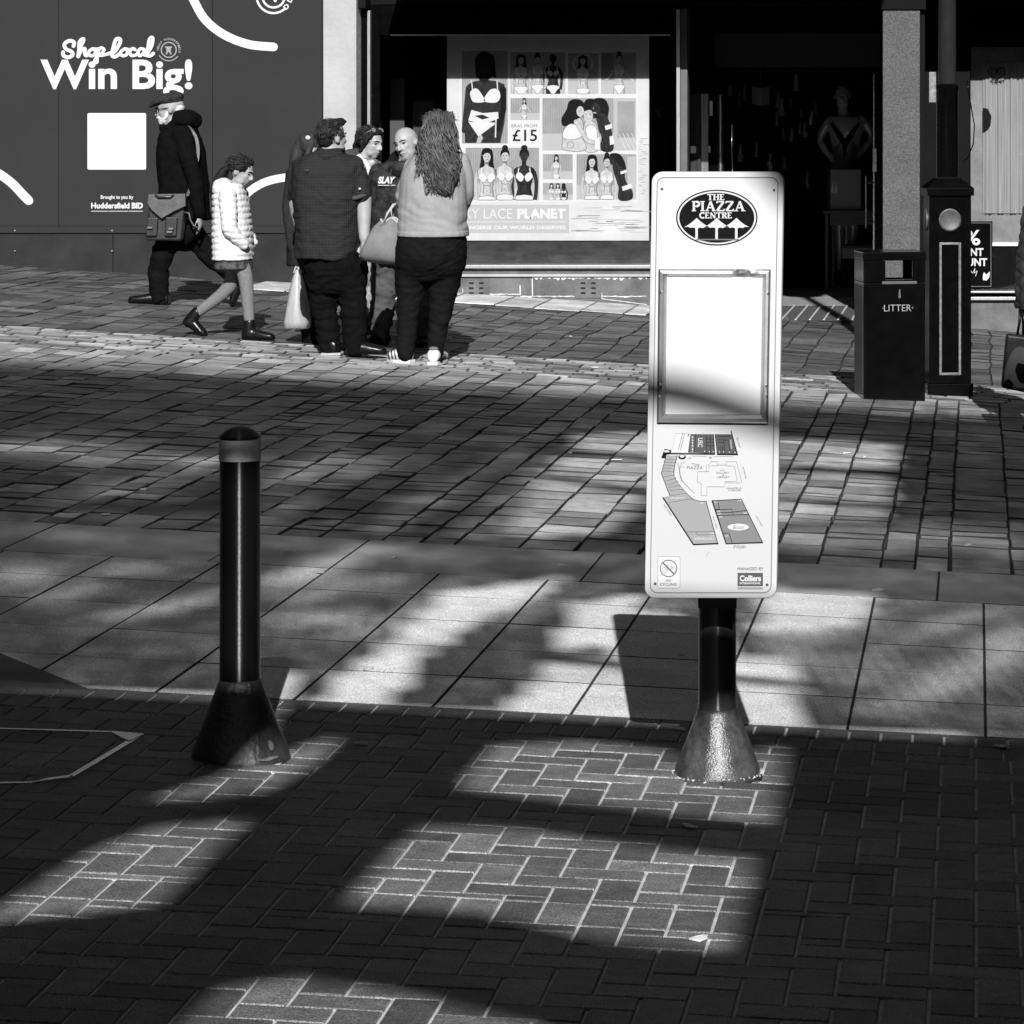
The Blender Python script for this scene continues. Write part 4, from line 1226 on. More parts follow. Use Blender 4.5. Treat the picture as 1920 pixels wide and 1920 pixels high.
    g.poly([(884, 206), (905, 212), (934, 210), (935, 222), (910, 232), (878, 226)], WH, 7); g.poly([(890, 217), (905, 215), (918, 221), (904, 224)], DK, 8)
    g.poly([(878, 228), (932, 230), (905, 250), (897, 256)], WH, 8); g.line([(930, 224), (929, 258)], 2.4, WH, 8, cap=False)
    g.poly([(893, 268), (896, 258), (902, 252), (906, 258), (901, 268)], LT, 9)
    panel(957, 98, 1060, 176); fig(977, 103, 100, SK, clip=176, w=1.1); fig(1008, 102, 96, SK, 'up', clip=176); fig(1037, 102, 98, DK, 'crop', clip=176, w=1.05)
    panel(1065, 100, 1122, 176); fig(1093, 104, 104, SK, clip=176, arms='up')
    panel(1127, 98, 1193, 176); g.rect(1128, 100, 1150, 150, BG2, 3); fig(1161, 100, 100, SK, 'up', clip=176, arms='out', w=.85)
    panel(957, 184, 1012, 225); fig(983, 184, 52, SK, clip=225, arms='out', w=.8)
    panel(1017, 184, 1193, 282); g.rect(1150, 184, 1193, 282, LT, 4); g.rect(1158, 190, 1190, 258, BG, 5)
    for k in range(4): g.line([(1160 + k * 8, 250), (1174 + k * 8, 281)], 1, WH, 6, cap=False)
    # embracing group
    def bl(pts, m, L, out=None):
        g.blob(pts, m, L)
        if out is not None: g.line([(p.x, p.y) for p in crom(pts, 6, True)], .9, out, L + .3, closed=True, cap=False)
    bl([(1098, 188), (1108, 185), (1119, 190), (1122, 206), (1120, 220), (1094, 222), (1094, 200)], BK, 4)
    bl([(1096, 232), (1112, 228), (1122, 244), (1122, 281), (1096, 281)], SK, 5, GR)
    g.ell(1103, 217, 9, 13, SK, 6, 24); bl([(1093, 208), (1098, 200), (1110, 200), (1116, 212), (1106, 206), (1098, 208)], BK, 7)
    for x, y in ((1099, 214), (1107, 215)): g.ell(x, y, 1.5, .8, BK, 8, 8)
    g.line([(1098, 222), (1103, 226), (1108, 222)], 1.6, WH, 8); g.line([(1097, 221.5), (1103, 225), (1109, 221)], .6, GR, 8.8)
    bl([(1098, 240), (1112, 234), (1120, 246), (1118, 262), (1104, 264)], WH, 7, GR)
    bl([(1072, 222), (1088, 222), (1094, 236), (1092, 256), (1098, 281), (1058, 281), (1055, 262), (1058, 240)], SK, 9, GR)
    bl([(1076, 186), (1090, 188), (1097, 198), (1094, 207), (1090, 218), (1078, 226), (1074, 234), (1056, 236), (1053, 222), (1062, 206), (1066, 192)], BK, 10)
    g.ell(1088, 209, 7, 10, SK, 11, 24); g.ell(1090, 206, 1.2, .8, BK, 12, 8); g.line([(1088, 214), (1094, 213)], 1, WH, 12, cap=False)
    bl([(1058, 242), (1072, 232), (1088, 242), (1090, 256), (1072, 262), (1056, 258)], WH, 11, GR)
    g.line([(p.x, p.y) for p in crom([(1080, 228), (1092, 248), (1102, 264), (1122, 268)], 6)], 8.6, GR, 12); g.line([(p.x, p.y) for p in crom([(1080, 228), (1092, 248), (1102, 264), (1122, 268)], 6)], 7.2, SK, 13.5)
    bl([(1064, 268), (1072, 266), (1076, 274), (1066, 278)], SK, 11, GR)
    bl([(1118, 184), (1134, 186), (1142, 202), (1140, 222), (1147, 236), (1138, 240), (1124, 220), (1110, 206), (1110, 192)], BK, 14)
    bl([(1120, 214), (1136, 216), (1146, 240), (1150, 281), (1126, 281), (1128, 258), (1122, 240)], DK, 15.5)
    g.ell(1117, 204, 8, 11, DK, 17, 24); g.line([(1112, 211), (1118, 212)], 1.4, WH, 18, cap=False); g.ell(1113, 203, 1.4, .8, LT, 18, 8)
    g.line([(p.x, p.y) for p in crom([(1122, 222), (1130, 248), (1136, 270), (1138, 281)], 6)], 9, BK, 17); g.line([(p.x, p.y) for p in crom([(1122, 224), (1130, 249), (1136, 270), (1138, 281)], 6)], 6.5, DK, 18.5)
    g.poly([(1134, 236), (1147, 232), (1148, 240), (1136, 244)], WH, 20); g.poly([(1143, 256), (1150, 254), (1152, 270), (1144, 272)], WH, 20); g.poly([(1116, 262), (1124, 256), (1126, 281), (1116, 281)], WH, 20)
    g.text('BRAS FROM', 959, 233, 1007, 239, GR, .0, 2); g.text('£15', 961, 243, 1007, 265, BK, .012, 2)
    # three at lower left
    panel(873, 277, 1011, 375); fig(913, 279, 150, SK, clip=375, w=.92); fig(947, 278, 146, SK, 'up', clip=375, w=.92); fig(983, 278, 148, DK, 'up', clip=375, w=.98)
    panel(1018, 289, 1074, 336); fig(1043, 290, 62, SK, clip=336, w=.85); panel(1018, 343, 1074, 375, False); 
    for x, s in ((1034, SK), (1046, SK), (1057, DK)): fig(x, 344, 44, s, clip=375, w=1.0)
    panel(1081, 289, 1193, 374); g.rect(1176, 294, 1192, 352, LT, 4)
    fig(1110, 291, 128, SK, clip=374, w=.92); fig(1138, 291, 126, SK, 'up', clip=374, w=.85)
    bl([(1150, 300), (1162, 304), (1170, 318), (1174, 340), (1186, 358), (1184, 374), (1160, 374), (1160, 344), (1150, 320)], DK, 13)
    bl([(1144, 289), (1160, 288), (1170, 300), (1174, 318), (1166, 314), (1156, 304), (1146, 304)], BK, 14.5); g.ell(1148, 301, 5, 8, DK, 16, 20)
    g.line([(p.x, p.y) for p in crom([(1152, 314), (1160, 340), (1172, 372)], 6)], 7, BK, 16); g.line([(p.x, p.y) for p in crom([(1152, 314), (1160, 340), (1172, 372)], 6)], 5, DK, 17.5)
    g.poly([(1163, 322), (1175, 318), (1176, 323), (1164, 327)], WH, 19); g.poly([(1166, 350), (1184, 344), (1187, 352), (1168, 358)], WH, 19)
    # banner
    g.rect(842, 384, 1067, 437, LT, 2)
    g.text('SEXY LACE', 846, 391, 960, 410, WH, -.004, 3); g.text('PLANET', 970, 391, 1061, 410, WH, .05, 3)
    g.line([(845, 416), (1062, 416)], 1.2, WH, 3, cap=False); g.text('LINGERIE OUR WORLD DESERVES', 871, 423, 1061, 430, WH, .04, 3)
    g.build('poster_print', mats, sh)
M['poster'] = mat('poster paper', .40, .5, .2, var=.12, vscale=3)
photo_poster()

def curtain_poster():
    DP = DF + .08
    a = W(1900, 455, DP)
    t = thing('window_banner', 'pale curtain-like banner with a dark heart emblem in the right-hand window', 'banner', (a.x, DP, a.z))
    b = MB(); fbox(b, 1820, 2100, 88, 460, DP + .02, DP + .03); b.build('banner_sheet', mat('grey banner', .16, .6, .2, var=.3, vscale=4), t)
    b = MB(); n = 120; rows = [[], []]
    for k in range(n + 1):
        px = 1843 + (2100 - 1843) * k / n
        off = .010 * math.sin(k * 1.7) + .008 * math.sin(k * .63 + 1)
        for r, py in enumerate((118, 400)):
            p = W(px, py, DP); p.y += off; rows[r].append(p)
    b.rings([rows[1], rows[0]], False, False, closed=False)
    b.build('curtain_folds', mat('pale curtain', .2, .7, .1, var=.25, vscale=14, stretch=(6, 1, .1)), t, True)
    def S(px, py, layer=0):
        p = W(px, py, DP - .02); p.y -= .0005 * layer; return p
    g = Flat(S)
    for cx in (1861, 1876):
        g.ring(cx, 134, 8, 7, 1.6, 0, 1, 150, 395); g.line([(cx - 8 if cx < 1868 else cx + 8, 137), (1868.5, 151)], 1.6, 0, 1)
        g.ring(cx + (2 if cx < 1868 else -2), 136, 4.5, 4.5, 1.2, 0, 1)
    g.text('PLANET', 1857, 150, 1884, 155, 0, .03, 1)
    g.build('heart_emblem', M['ink'], t)
    g = Flat(S); g.poly([(1843, 202), (1852, 204), (1859, 218), (1857, 236), (1850, 244), (1843, 245)], 0, 1)
    g.build('dark_roundel', M['ink'], t)
    b = MB(); fbox(b, 1858, 2100, 455, 461, DP - .01, DP + .02); b.build('banner_rail', M['white_paint'], t)
    DD = DF + .03
    a = W(1840, 540, DD)
    t = thing('discount_sign', 'black discount notice with white lettering low in the right-hand window', 'sign', (a.x, DD, a.z))
    b = MB(); fbox(b, 1752, 1861, 415, 540, DD, DD + .012); bd = b.build('sign_plate', M['black_satin'], t, bevel=.001)
    g = Flat(lambda x, y, L=0: W(x, y, DD) - Vector((0, .002 + .0006 * L, 0)))
    g.line([(1755, 418), (1858, 418), (1858, 537), (1755, 537)], 1.2, 1, 1, True)
    g.text('10%', 1772, 431, 1838, 460, 0, .02, 1); g.text('STUDENT', 1764, 465, 1844, 480, 0, .03, 1); g.text('DISCOUNT', 1760, 484, 1851, 499, 0, .03, 1)
    g.line([(p.x, p.y) for p in crom([(1800, 512), (1806, 508), (1812, 513), (1817, 507), (1815, 518), (1820, 508), (1824, 512), (1828, 503), (1827, 512), (1832, 508), (1829, 518)], 4)], .9, 0, 1)
    g.poly([(1843, 516), (1845, 510), (1849, 515), (1856, 509), (1855, 520), (1850, 526), (1843, 525)], 0, 1)
    g.build('lettering', [mat('white sign vinyl', .4, .5, .2), mat('grey line', .12, .5, .2)], bd)
curtain_poster()

# ------------------------------------------------------------------ goods inside the shop
def goods():
    # grey boards and papers seen in the left window
    a = W(746, 450, 28.9)
    t = thing('display_stand', 'tall narrow grey display panel in the left window', 'display', (a.x, 28.9, a.z))
    b = MB(); fbox(b, 731, 758, 147, 470, 28.9, 28.96); b.build('panel', mat('dim grey board', .05, .6, .3), t, bevel=.004)
    b = MB(); fbox(b, 725, 764, 470, 476, 28.85, 29.05); b.build('foot', M['black_satin'], t, bevel=.003)
    a = W(790, 450, 29)
    t = thing('display_box', 'grey display carton behind the bald man in the left window', 'box', (a.x, 29, a.z))
    b = MB(); fbox(b, 774, 812, 190, 470, 29, 29.3); b.build('carton', mat('dim carton', .032, .6, .3, var=.2), t, bevel=.004)
    b = MB(); fbox(b, 772, 814, 186, 190, 28.99, 29.31); b.build('lid', M['black_satin'], t, bevel=.003)
    # table with box
    D = 32.3
    a = W(1595, 520, D)
    t = thing('display_table', 'dark wooden display table inside the shop doorway', 'table', (a.x, D, .085))
    b = MB(); fbox(b, 1543, 1650, 395, 401, D, D + .6); b.build('table_top', M['wood'], t, bevel=.004)
    b = MB(); fbox(b, 1556, 1648, 401, 422, D + .02, D + .58); b.build('apron', M['wood'], t, bevel=.003)
    for px, dd in ((1550, .02), (1562, .5), (1640, .02)):
        b = MB(); fbox(b, px - 3, px + 3, 401, 530, D + dd, D + dd + .05, .085); b.build('leg', M['wood'], t, bevel=.003)
    zt = W(0, 395, D).z
    t = thing('carton', 'grey carton with two pale bottles printed on it, standing on the display table', 'box', (W(1585, 0, D).x, D + .2, zt))
    b = MB(); fbox(b, 1557, 1614, 318, 395, D + .1, D + .3); cb = b.build('carton_body', mat('grey carton', .22, .6, .3), t, bevel=.004)
    g = Flat(lambda x, y, L=0: W(x, y, D + .1) - Vector((0, .002 * (1 + L), 0)))
    for x in (1558.5, 1565): g.rrect(x, 351, x + 5, 362, 1, 0, 1); g.poly([(x + 1, 351), (x + 4, 351), (x + 3, 342), (x + 2, 342)], 0, 1)
    g.ell(1579, 340, 1.8, 2.6, 1, 1, 10); g.line([(1581, 339), (1592, 337)], 1.4, 1, 1); g.ell(1579, 355, 1.8, 2.6, 1, 1, 10); g.line([(1581, 356), (1592, 354)], 1.2, 1, 1)
    g.build('carton_print', [mat('bottle white', .5, .5), mat('print grey', .25, .5)], cb)
    t = thing('low_box', 'pale box on the floor under the display table', 'box', (W(1600, 0, D).x, D + .3, .085))
    b = MB(); fbox(b, 1579, 1640, 465, 485, D + .2, D + .5); b.build('box_body', mat('pale box', .25, .6), t, bevel=.004)
    b = MB(); fbox(b, 1577, 1642, 460, 465, D + .19, D + .51); b.build('box_lid', mat('dark lid', .03, .6), t, bevel=.004)
    b = MB(); fbox(b, 1577, 1642, 485, 540, D + .2, D + .5, .085); b.build('box_base', M['interior'], t)
    # paper notice and hanging garments
    a = W(1428, 193, 31.5)
    t = thing('paper_notice', 'curled paper notice hanging inside the shop doorway', 'notice', a)
    b = MB(); rows = []
    for k in range(9):
        q = k / 8; rows.append([W(1410 + 33 * q, y + 3 * math.sin(q * 3), 31.5 + .05 * math.sin(q * 4)) for y in (162, 195)])
    b.rings([[r[1] for r in rows], [r[0] for r in rows]], False, False, closed=False); b.build('sheet', mat('notice paper', .12, .7), t)
    b = MB(); b.tube([W(1426, 162, 31.52), W(1426, 60, 31.52)], .004, 6); b.build('cord', M['steel'], t)
    rnd = random.Random(21)
    for k in range(26):
        px = rnd.choice((rnd.uniform(1365, 1520), rnd.uniform(1440, 1540))); py = rnd.uniform(135, 330); D = rnd.uniform(31.5, 35)
        h = rnd.uniform(10, 34); w = rnd.uniform(4, 12)
        a = W(px, py, D)
        t = thing('hanging_garment', 'small dark garment on a hanger in the dim shop interior', 'garment', a, 'garments hanging in the shop')
        b = MB(); rows = []
        for j in range(6):
            q = j / 5; ww = w * (.6 + .5 * q + .2 * math.sin(j * 2 + k))
            rows.append([W(px + ww * (c - .5) , py + h * q, D + .02 * math.sin(c * 9 + j)) for c in (0, .33, .66, 1)])
        b.rings(rows[::-1], False, False, closed=False)
        b.build('cloth', (mat('garment dark', .02, .4, .5), mat('garment grey', .09, .5), mat('garment satin', .06, .25, .6))[k % 3], t, True)
        b = MB(); b.tube([W(px - w * .5, py, D), W(px, py - 3, D), W(px + w * .5, py, D)], .003, 6); b.tube([W(px, py - 3, D), W(px, py - 9, D)], .002, 6); b.build('hanger', M['black_satin'], t)
M['wood'] = mat('dark wood', .05, .5, .4, var=.4, vscale=12, stretch=(1, 1, 6))
goods()

# ------------------------------------------------------------------ street lamp
def rotz(b, c, ang):
    ca, sa = math.cos(ang), math.sin(ang)
    b.v = [(c[0] + (x - c[0]) * ca - (y - c[1]) * sa, c[1] + (x - c[0]) * sa + (y - c[1]) * ca, z) for x, y, z in b.v]
def street_lamp():
    p = G(1776, 738); D = p.y; s = F / D; cx, cy, z0 = p
    t = thing('street_lamp', 'black cast street lamp column with square panelled pedestal beside the litter bin', 'street lamp', p)
    A = math.radians(9)
    zz = lambda py: H - (py - CY) / s
    hw = 39.5 / s; front = cy - hw
    def put(b, name, m, par, **k): rotz(b, (cx, cy), A); return b.build(name, m, par, **k)
    b = MB(); b.box(cx - hw * 1.09, cx + hw * 1.09, cy - hw * 1.09, cy + hw * 1.09, z0 - .08, zz(716)); put(b, 'plinth', M['black_satin'], t, bevel=.006)
    b = MB(); b.box(cx - hw, cx + hw, cy - hw, cy + hw, zz(716.5), zz(352)); box = put(b, 'pedestal', M['black_satin'], t, bevel=.008)
    b = MB()
    q = 23 / s
    b.rings([[(cx + sx * h, cy + sy * h, z) for sx, sy in ((-1, -1), (1, -1), (1, 1), (-1, 1))] for h, z in ((hw * 1.12, zz(366)), (hw * 1.12, zz(352)), (q, zz(334)), (q, zz(331)))])
    put(b, 'pedestal_cap', M['black_satin'], t, bevel=.003)
    b = MB()
    rows = []
    for r, d in ((21, .001), (21, .010), (18.5, .014), (17.5, .012), (.1, .012)):
        rows.append([(cx - 1 / s + math.cos(2 * math.pi * k / 32) * r / s, cy - hw - d, zz(411) + math.sin(2 * math.pi * k / 32) * r / s) for k in range(32)])
    b.rings(rows); put(b, 'medallion', M['medal'], box, smooth=30)
    b = MB(); rows = []
    for r, d in ((21, .001), (21, .010), (18.5, .014), (.1, .012)):
        rows.append([(cx - hw - d, cy + math.cos(2 * math.pi * k / 32) * r / s, zz(411) + math.sin(2 * math.pi * k / 32) * r / s) for k in range(32)])
    b.rings(rows); put(b, 'medallion', M['medal'], box, smooth=30)
    b = MB(); f0 = cy - hw
    x0, x1, y0, y1, w = cx - 21 / s, cx + 20 / s, zz(700), zz(453), 4.5 / s
    b.box(x0, x0 + w, f0 - .008, f0 + .002, y0, y1); b.box(x1 - w, x1, f0 - .008, f0 + .002, y0, y1)
    b.box(x0 + w, x1 - w, f0 - .008, f0 + .002, y0, y0 + w); b.box(x0 + w, x1 - w, f0 - .008, f0 + .002, y1 - w, y1)
    put(b, 'panel_moulding', M['gilt'], box, bevel=.003)
    b = MB(); b.lathe([(20.5 / s, zz(332)), (20.5 / s, zz(168)), (22 / s, zz(166)), (22 / s, zz(160)), (18 / s, zz(157))], cx, cy, 40); b.build('shaft_sleeve', M['black_satin'], t, 40)
    b = MB(); b.lathe([(17.2 / s, zz(158)), (16.6 / s, zz(-60)), (13 / s, 5.2), (13 / s, 5.6)], cx, cy, 40); b.build('shaft', mat('grey lamp paint', .014, .2, .2, var=.15, vscale=12), t, 40)
    b = MB(); b.lathe([(.05, 5.6), (.18, 5.7), (.26, 6.0), (.28, 6.1), (.05, 6.3), (.01, 6.36)], cx, cy, 32); b.build('lantern', M['black_satin'], t, 40)
    # white notice strapped to the shaft
    a = W(1747, 190, D)
    b = MB(); a, c = W(1742, 135, D - .02), W(1755, 192, D - .02); b.box(a.x, c.x, D - .03, D - .022, c.z, a.z)
    b.build('notice_plate', mat('grey notice', .14, .5, .3, var=.6, vscale=25), t, bevel=.002)
    b = MB(); b.tube([W(1815 + dx, y, D) for dx, y in ((-1, 150), (0, 170), (6, 200), (12, 235), (10, 270), (0, 295), (-10, 305))], .004, 8); b.build('loose_cable', M['black_satin'], t, True)
M['medal'] = mat('worn grey medallion', .05, .5, .4, var=.3, vscale=40, bump=.3, bscale=90)
M['gilt'] = mat('worn pale line paint', .1, .45, .4, var=.4, vscale=40)
street_lamp()

# ------------------------------------------------------------------ litter bin
def litter_bin():
    p = G(1668, 745); D = p.y; s = F / D; cx, cy, z0 = p
    t = thing('litter_bin', 'black square litter bin with an open hood standing beside the lamp pedestal', 'litter bin', p)
    A = math.radians(11)
    zz = lambda py: H - (py - CY) / s
    w, d = 58 / s, 56 / s
    def put(b, name, m, par, **k): rotz(b, (cx, cy), A); return b.build(name, m, par, **k)
    b = MB(); b.box(cx - w, cx + w, cy - d, cy + d, z0 - .03, zz(527)); body = put(b, 'bin_body', M['bin'], t, bevel=.008)
    b = MB(); b.box(cx - w * 1.02, cx + w * 1.02, cy - d * 1.02, cy + d * 1.02, zz(486), zz(470)); lid = put(b, 'lid', M['bin'], t, bevel=.008)
    b = MB()
    lx, rx = cx - 17 / s, cx + 34 / s
    for y0, y1 in ((cy - d, cy - d + .02), (cy + d - .02, cy + d)):
        b.box(cx - w, lx, y0, y1, zz(526.6), zz(486.4)); b.box(rx, cx + w, y0, y1, zz(526.6), zz(486.4))
        b.box(lx + .0005, rx - .0005, y0 + .001, y1 - .001, zz(526.6), zz(523))
    for x0, x1 in ((cx - w, cx - w + .02), (cx + w - .02, cx + w)): b.box(x0, x1, cy - d + .0205, cy + d - .0205, zz(526.6), zz(486.4))
    put(b, 'hood', M['bin'], t, bevel=.003)
    b = MB(); b.box(cx - 24 / s, cx + 42 / s, cy - d - .012, cy - d - .0005, zz(530), zz(524.5)); put(b, 'aperture_lip', M['edge'], t, bevel=.003)
    b = MB(); b.box(cx - w * .86, cx + w * .86, cy - d - .006, cy - d + .001, z0 + .02, zz(533)); door = put(b, 'door', M['bin'], t, bevel=.004)
    g = Flat(lambda x, y, L=0: Vector((cx + (x - 1668) / s, cy - d - .0065 - .0012 * L, zz(y))))
    g.text('LITTER', 1648, 568, 1699, 580, 0, -.008, 1); rotz(g, (cx, cy), A); g.build('lettering', M['letter'], door)
    g = Flat(lambda x, y, L=0: Vector((cx + (x - 1668) / s, cy - d - .0065 - .0012 * L, zz(y))))
    g.ell(1646, 574, 1.5, 1.5, 0, 2, 12); g.ell(1701.5, 574, 1.9, 1.9, 0, 2, 12); g.poly([(1676.6, 539), (1678, 539), (1679.5, 553), (1678.3, 556), (1675.8, 556), (1674.6, 553)], 0, 1)
    rotz(g, (cx, cy), A); g.build('rivets_and_keyhole', M['steel'], door)
    b = MB()
    for k in range(2): b.box(cx - w - .004, cx - w + .001, cy - d * .9 + k * .0, cy + d * .9, z0 + .03, zz(533)); break
    put(b, 'side_panel', mat('scuffed side', .03, .5, .4, var=.5, vscale=8), t, bevel=.003)
M['bin'] = mat('black bin enamel', .0022, .15, .10, var=.3, vscale=9, bump=.04, bscale=30)
M['edge'] = mat('worn black edge', .05, .4, .5)
M['letter'] = mat('silver lettering', .22, .5, .4)
litter_bin()

# ------------------------------------------------------------------ recessed access cover and scraps on the paving
def access_cover():
    o = G(100, 1420)
    t = thing('access_cover', 'pale steel edged recessed access cover set in the dark herringbone brick', 'access cover', o)
    def strip(b, pts, w, h=.004):
        P = [G(*q) for q in pts]
        L, R = [], []
        for i in range(len(P)):
            d = (P[min(i + 1, len(P) - 1)] - P[max(i - 1, 0)]); d.z = 0; d.normalize(); n = Vector((-d.y, d.x, 0)) * w / 2
            L.append(P[i] + n); R.append(P[i] - n)
        up = Vector((0, 0, h)); dn = Vector((0, 0, -.004))
        b.rings([[l + dn, r + dn, r + up, l + up] for l, r in zip(L, R)])
    b = MB(); strip(b, [(-160, 1364), (0, 1368), (205, 1374), (262, 1380)], .016); strip(b, [(256, 1384), (190, 1424), (132, 1458)], .02); strip(b, [(132, 1460), (60, 1469), (0, 1470), (-160, 1466)], .016)
    b.build('edge_frame', M['cover'], t)
    for pts in ([(205, 1373.5), (271, 1379), (243, 1392), (228, 1386)], [(136, 1456), (128, 1461), (60, 1470), (90, 1462)]):
        b = MB(); P = [G(*q) for q in pts]; b.rings([[p + Vector((0, 0, -.004)) for p in P], [p + Vector((0, 0, .0055)) for p in P]])
        b.build('corner_lug', M['cover'], t)
M['cover'] = mat('bright worn steel', .9, .22, .5, metal=1.0, var=.08, vscale=40)
access_cover()

def scraps():
    rnd = random.Random(9)
    pts = [(348, 1089), (539, 1038), (1055, 1062), (738, 1047), (1412, 1019), (1648, 1108), (1278, 1229), (690, 1256), (675, 1397), (1293, 1552), (1312, 1764), (237, 789), (340, 782), (770, 727), (1115, 690), (1158, 864), (940, 777), (1008, 783), (1070, 850), (1215, 1040), (1522, 776), (1621, 858), (1815, 1024), (1877, 1402), (1588, 850), (845, 580), (1070, 632), (272, 919), (197, 967), (600, 1076)]
    for k, q in enumerate(pts):
        p = G(*q); b = MB(); r = rnd.uniform(.010, .02); an = rnd.uniform(0, 3.14)
        n = 7; top = []; bot = []
        for i in range(n):
            a = 2 * math.pi * i / n; rr = r * rnd.uniform(.6, 1.2)
            x, y = rr * 1.7 * math.cos(a), rr * .8 * math.sin(a)
            x, y = x * math.cos(an) - y * math.sin(an), x * math.sin(an) + y * math.cos(an)
            z = .004 + .006 * rnd.random()
            top.append((p.x + x, p.y + y, p.z + z + .001)); bot.append((p.x + x, p.y + y, p.z + z - .003))
        b.rings([bot, top])
        o = b.build('litter_scrap', M['scrap'])
        me = o.data
        for v in me.vertices: v.co -= p
        o.location = p
        tag(o, 'tiny pale scrap of dry leaf or litter lying flat on the paving', 'scrap', 'pale scraps scattered over the paving')
M['scrap'] = mat('dry leaf scrap', .42, .8, .2, var=.3, vscale=40)
scraps()

# ------------------------------------------------------------------ unseen blocks and frontages added to cut the sky light
def near_sky_blocks():  # added unseen blocks that keep sky light off the near paving
    m = mat('dark sky block', .012, .9, .05)
    b = MB(); b.box(-10, -4.6, -2.2, 9.5, -.2, 5.2); tag(b.build('added_sky_block', m), kind='structure')
    b = MB(); b.box(2.6, 7, -2.2, 13, -.6, 4.2); tag(b.build('added_sky_block', m), kind='structure')
near_sky_blocks()
def surroundings():  # unseen frontages added to darken the shade
    m = mat('dark added frontage', .04, .8, .2, var=.2, vscale=.6)
    b = MB(); b.box(-45, 40, -30, -20, -1, 15)
    tag(b.build('added_terrace_behind', m), kind='structure')
    b = MB(); b.box(-26, -13.5, -20, 60, -1, 22); tag(b.build('added_terrace_side', m), kind='structure')
    b = MB(); b.box(7, 22, -20, 60, -1, 22); tag(b.build('added_terrace_far_side', m), kind='structure')
surroundings()
# ------------------------------------------------------------------ figures
def soft(name, b, material, parent, voxel=.012, smooth=4, disp=None):
    """merge overlapping pieces into one continuous skin"""
    me = bpy.data.meshes.new(name); me.from_pydata(b.v, [], b.f); me.update()
    o = bpy.data.objects.new(name, me); link(o)
    m = o.modifiers.new('r', 'REMESH'); m.mode = 'VOXEL'; m.voxel_size = voxel
    if smooth:
        m = o.modifiers.new('s', 'SMOOTH'); m.factor = .5; m.iterations = smooth
    dg = bpy.context.evaluated_depsgraph_get()
    new = bpy.data.meshes.new_from_object(o.evaluated_get(dg))
    bpy.data.objects.remove(o); bpy.data.meshes.remove(me)
    if disp:
        nn = [v.normal.copy() for v in new.vertices]
        for v, n in zip(new.vertices, nn): v.co += n * disp(v.co, n)
    off = root_loc(parent)
    for v in new.vertices: v.co -= off
    new.name = name
    new.materials.clear(); new.materials.append(material)
    new.polygons.foreach_set('use_smooth', [True] * len(new.polygons))
    o = bpy.data.objects.new(name, new); link(o); o.parent = parent
    return o

class Fig(MB):
    """solid pieces given as (px, py, depth offset in m) at the figure's distance"""
    def __init__(s, D): super().__init__(); s.D = D; s.s = F / D
    def p(s, q): return W(q[0], q[1], s.D) + Vector((0, q[2] if len(q) > 2 else 0, 0))
    def ball(s, c, r, n=14):
        c = c if isinstance(c, Vector) else s.p(c)
        rx, ry, rz = r if hasattr(r, '__len__') else (r, r, r)
        rows = []
        for i in range(1, n):
            t = math.pi * i / n
            rows.append([c + Vector((rx * math.sin(t) * math.cos(a), ry * math.sin(t) * math.sin(a), -rz * math.cos(t))) for a in (2 * math.pi * k / (n + 4) for k in range(n + 4))])
        s.rings(rows)
    def oball(s, c, ax, r, n=14):
        """ellipsoid along axes ax=(right, forward, up)"""
        rows = []
        for i in range(1, n):
            t = math.pi * i / n
            rows.append([c + ax[0] * (r[0] * math.sin(t) * math.cos(a)) + ax[1] * (r[1] * math.sin(t) * math.sin(a)) - ax[2] * (r[2] * math.cos(t)) for a in (2 * math.pi * k / (n + 4) for k in range(n + 4))])
        s.rings(rows)
    def limb(s, pts, rad, k=1.0, seg=14, flat=1.0):
        """rounded tapering limb through px points, radii in px"""
        P = [p if isinstance(p, Vector) else s.p(p) for p in pts]
        R = [r / s.s * k for r in rad]
        Q = crom([(p.x, p.y, p.z, 0)[:3] for p in P], 4); RR = []
        for i in range(len(P) - 1):
            for j in range(4): RR.append(R[i] + (R[i + 1] - R[i]) * j / 4)
        RR.append(R[-1])
        s.tube(Q, RR, seg)
        s.ball(P[0], R[0], 10); s.ball(P[-1], R[-1], 10)
    def trunk(s, secs, k=1.0, yaw=0, n=28, power=2.4):
        """stacked superellipse sections (px, py, half width px, half depth m, depth offset)"""
        rows = []
        ca, sa = math.cos(yaw), math.sin(yaw)
        Q = crom([(q[0], q[1], q[2]) for q in secs], 4); E_ = crom([(q[3], q[4] if len(q) > 4 else 0, 0) for q in secs], 4)
        for q, e in zip(Q, E_):
            c = W(q.x, q.y, s.D); c.y += e.y; row = []
            for i in range(n):
                a = 2 * math.pi * i / n
                cc, ss = math.cos(a), math.sin(a)
                f = (abs(cc) ** power + abs(ss) ** power) ** (-1 / power)
                x, y = cc * f * q.z / s.s * k, ss * f * e.x * k
                row.append(c + Vector((x * ca - y * sa, x * sa + y * ca, 0)))
            rows.append(row)
        s.rings(rows)

def axes(yaw, pitch=0, roll=0):
    """yaw 0 faces the viewer, +90 faces picture right; pitch + looks down"""
    y, p, r = map(math.radians, (yaw, pitch, roll))
    m = Matrix.Rotation(y, 3, 'Z') @ Matrix.Rotation(-p, 3, Vector((-1, 0, 0))) @ Matrix.Rotation(r, 3, Vector((0, 1, 0)))
    return m @ Vector((-1, 0, 0)), m @ Vector((0, -1, 0)), m @ Vector((0, 0, 1))

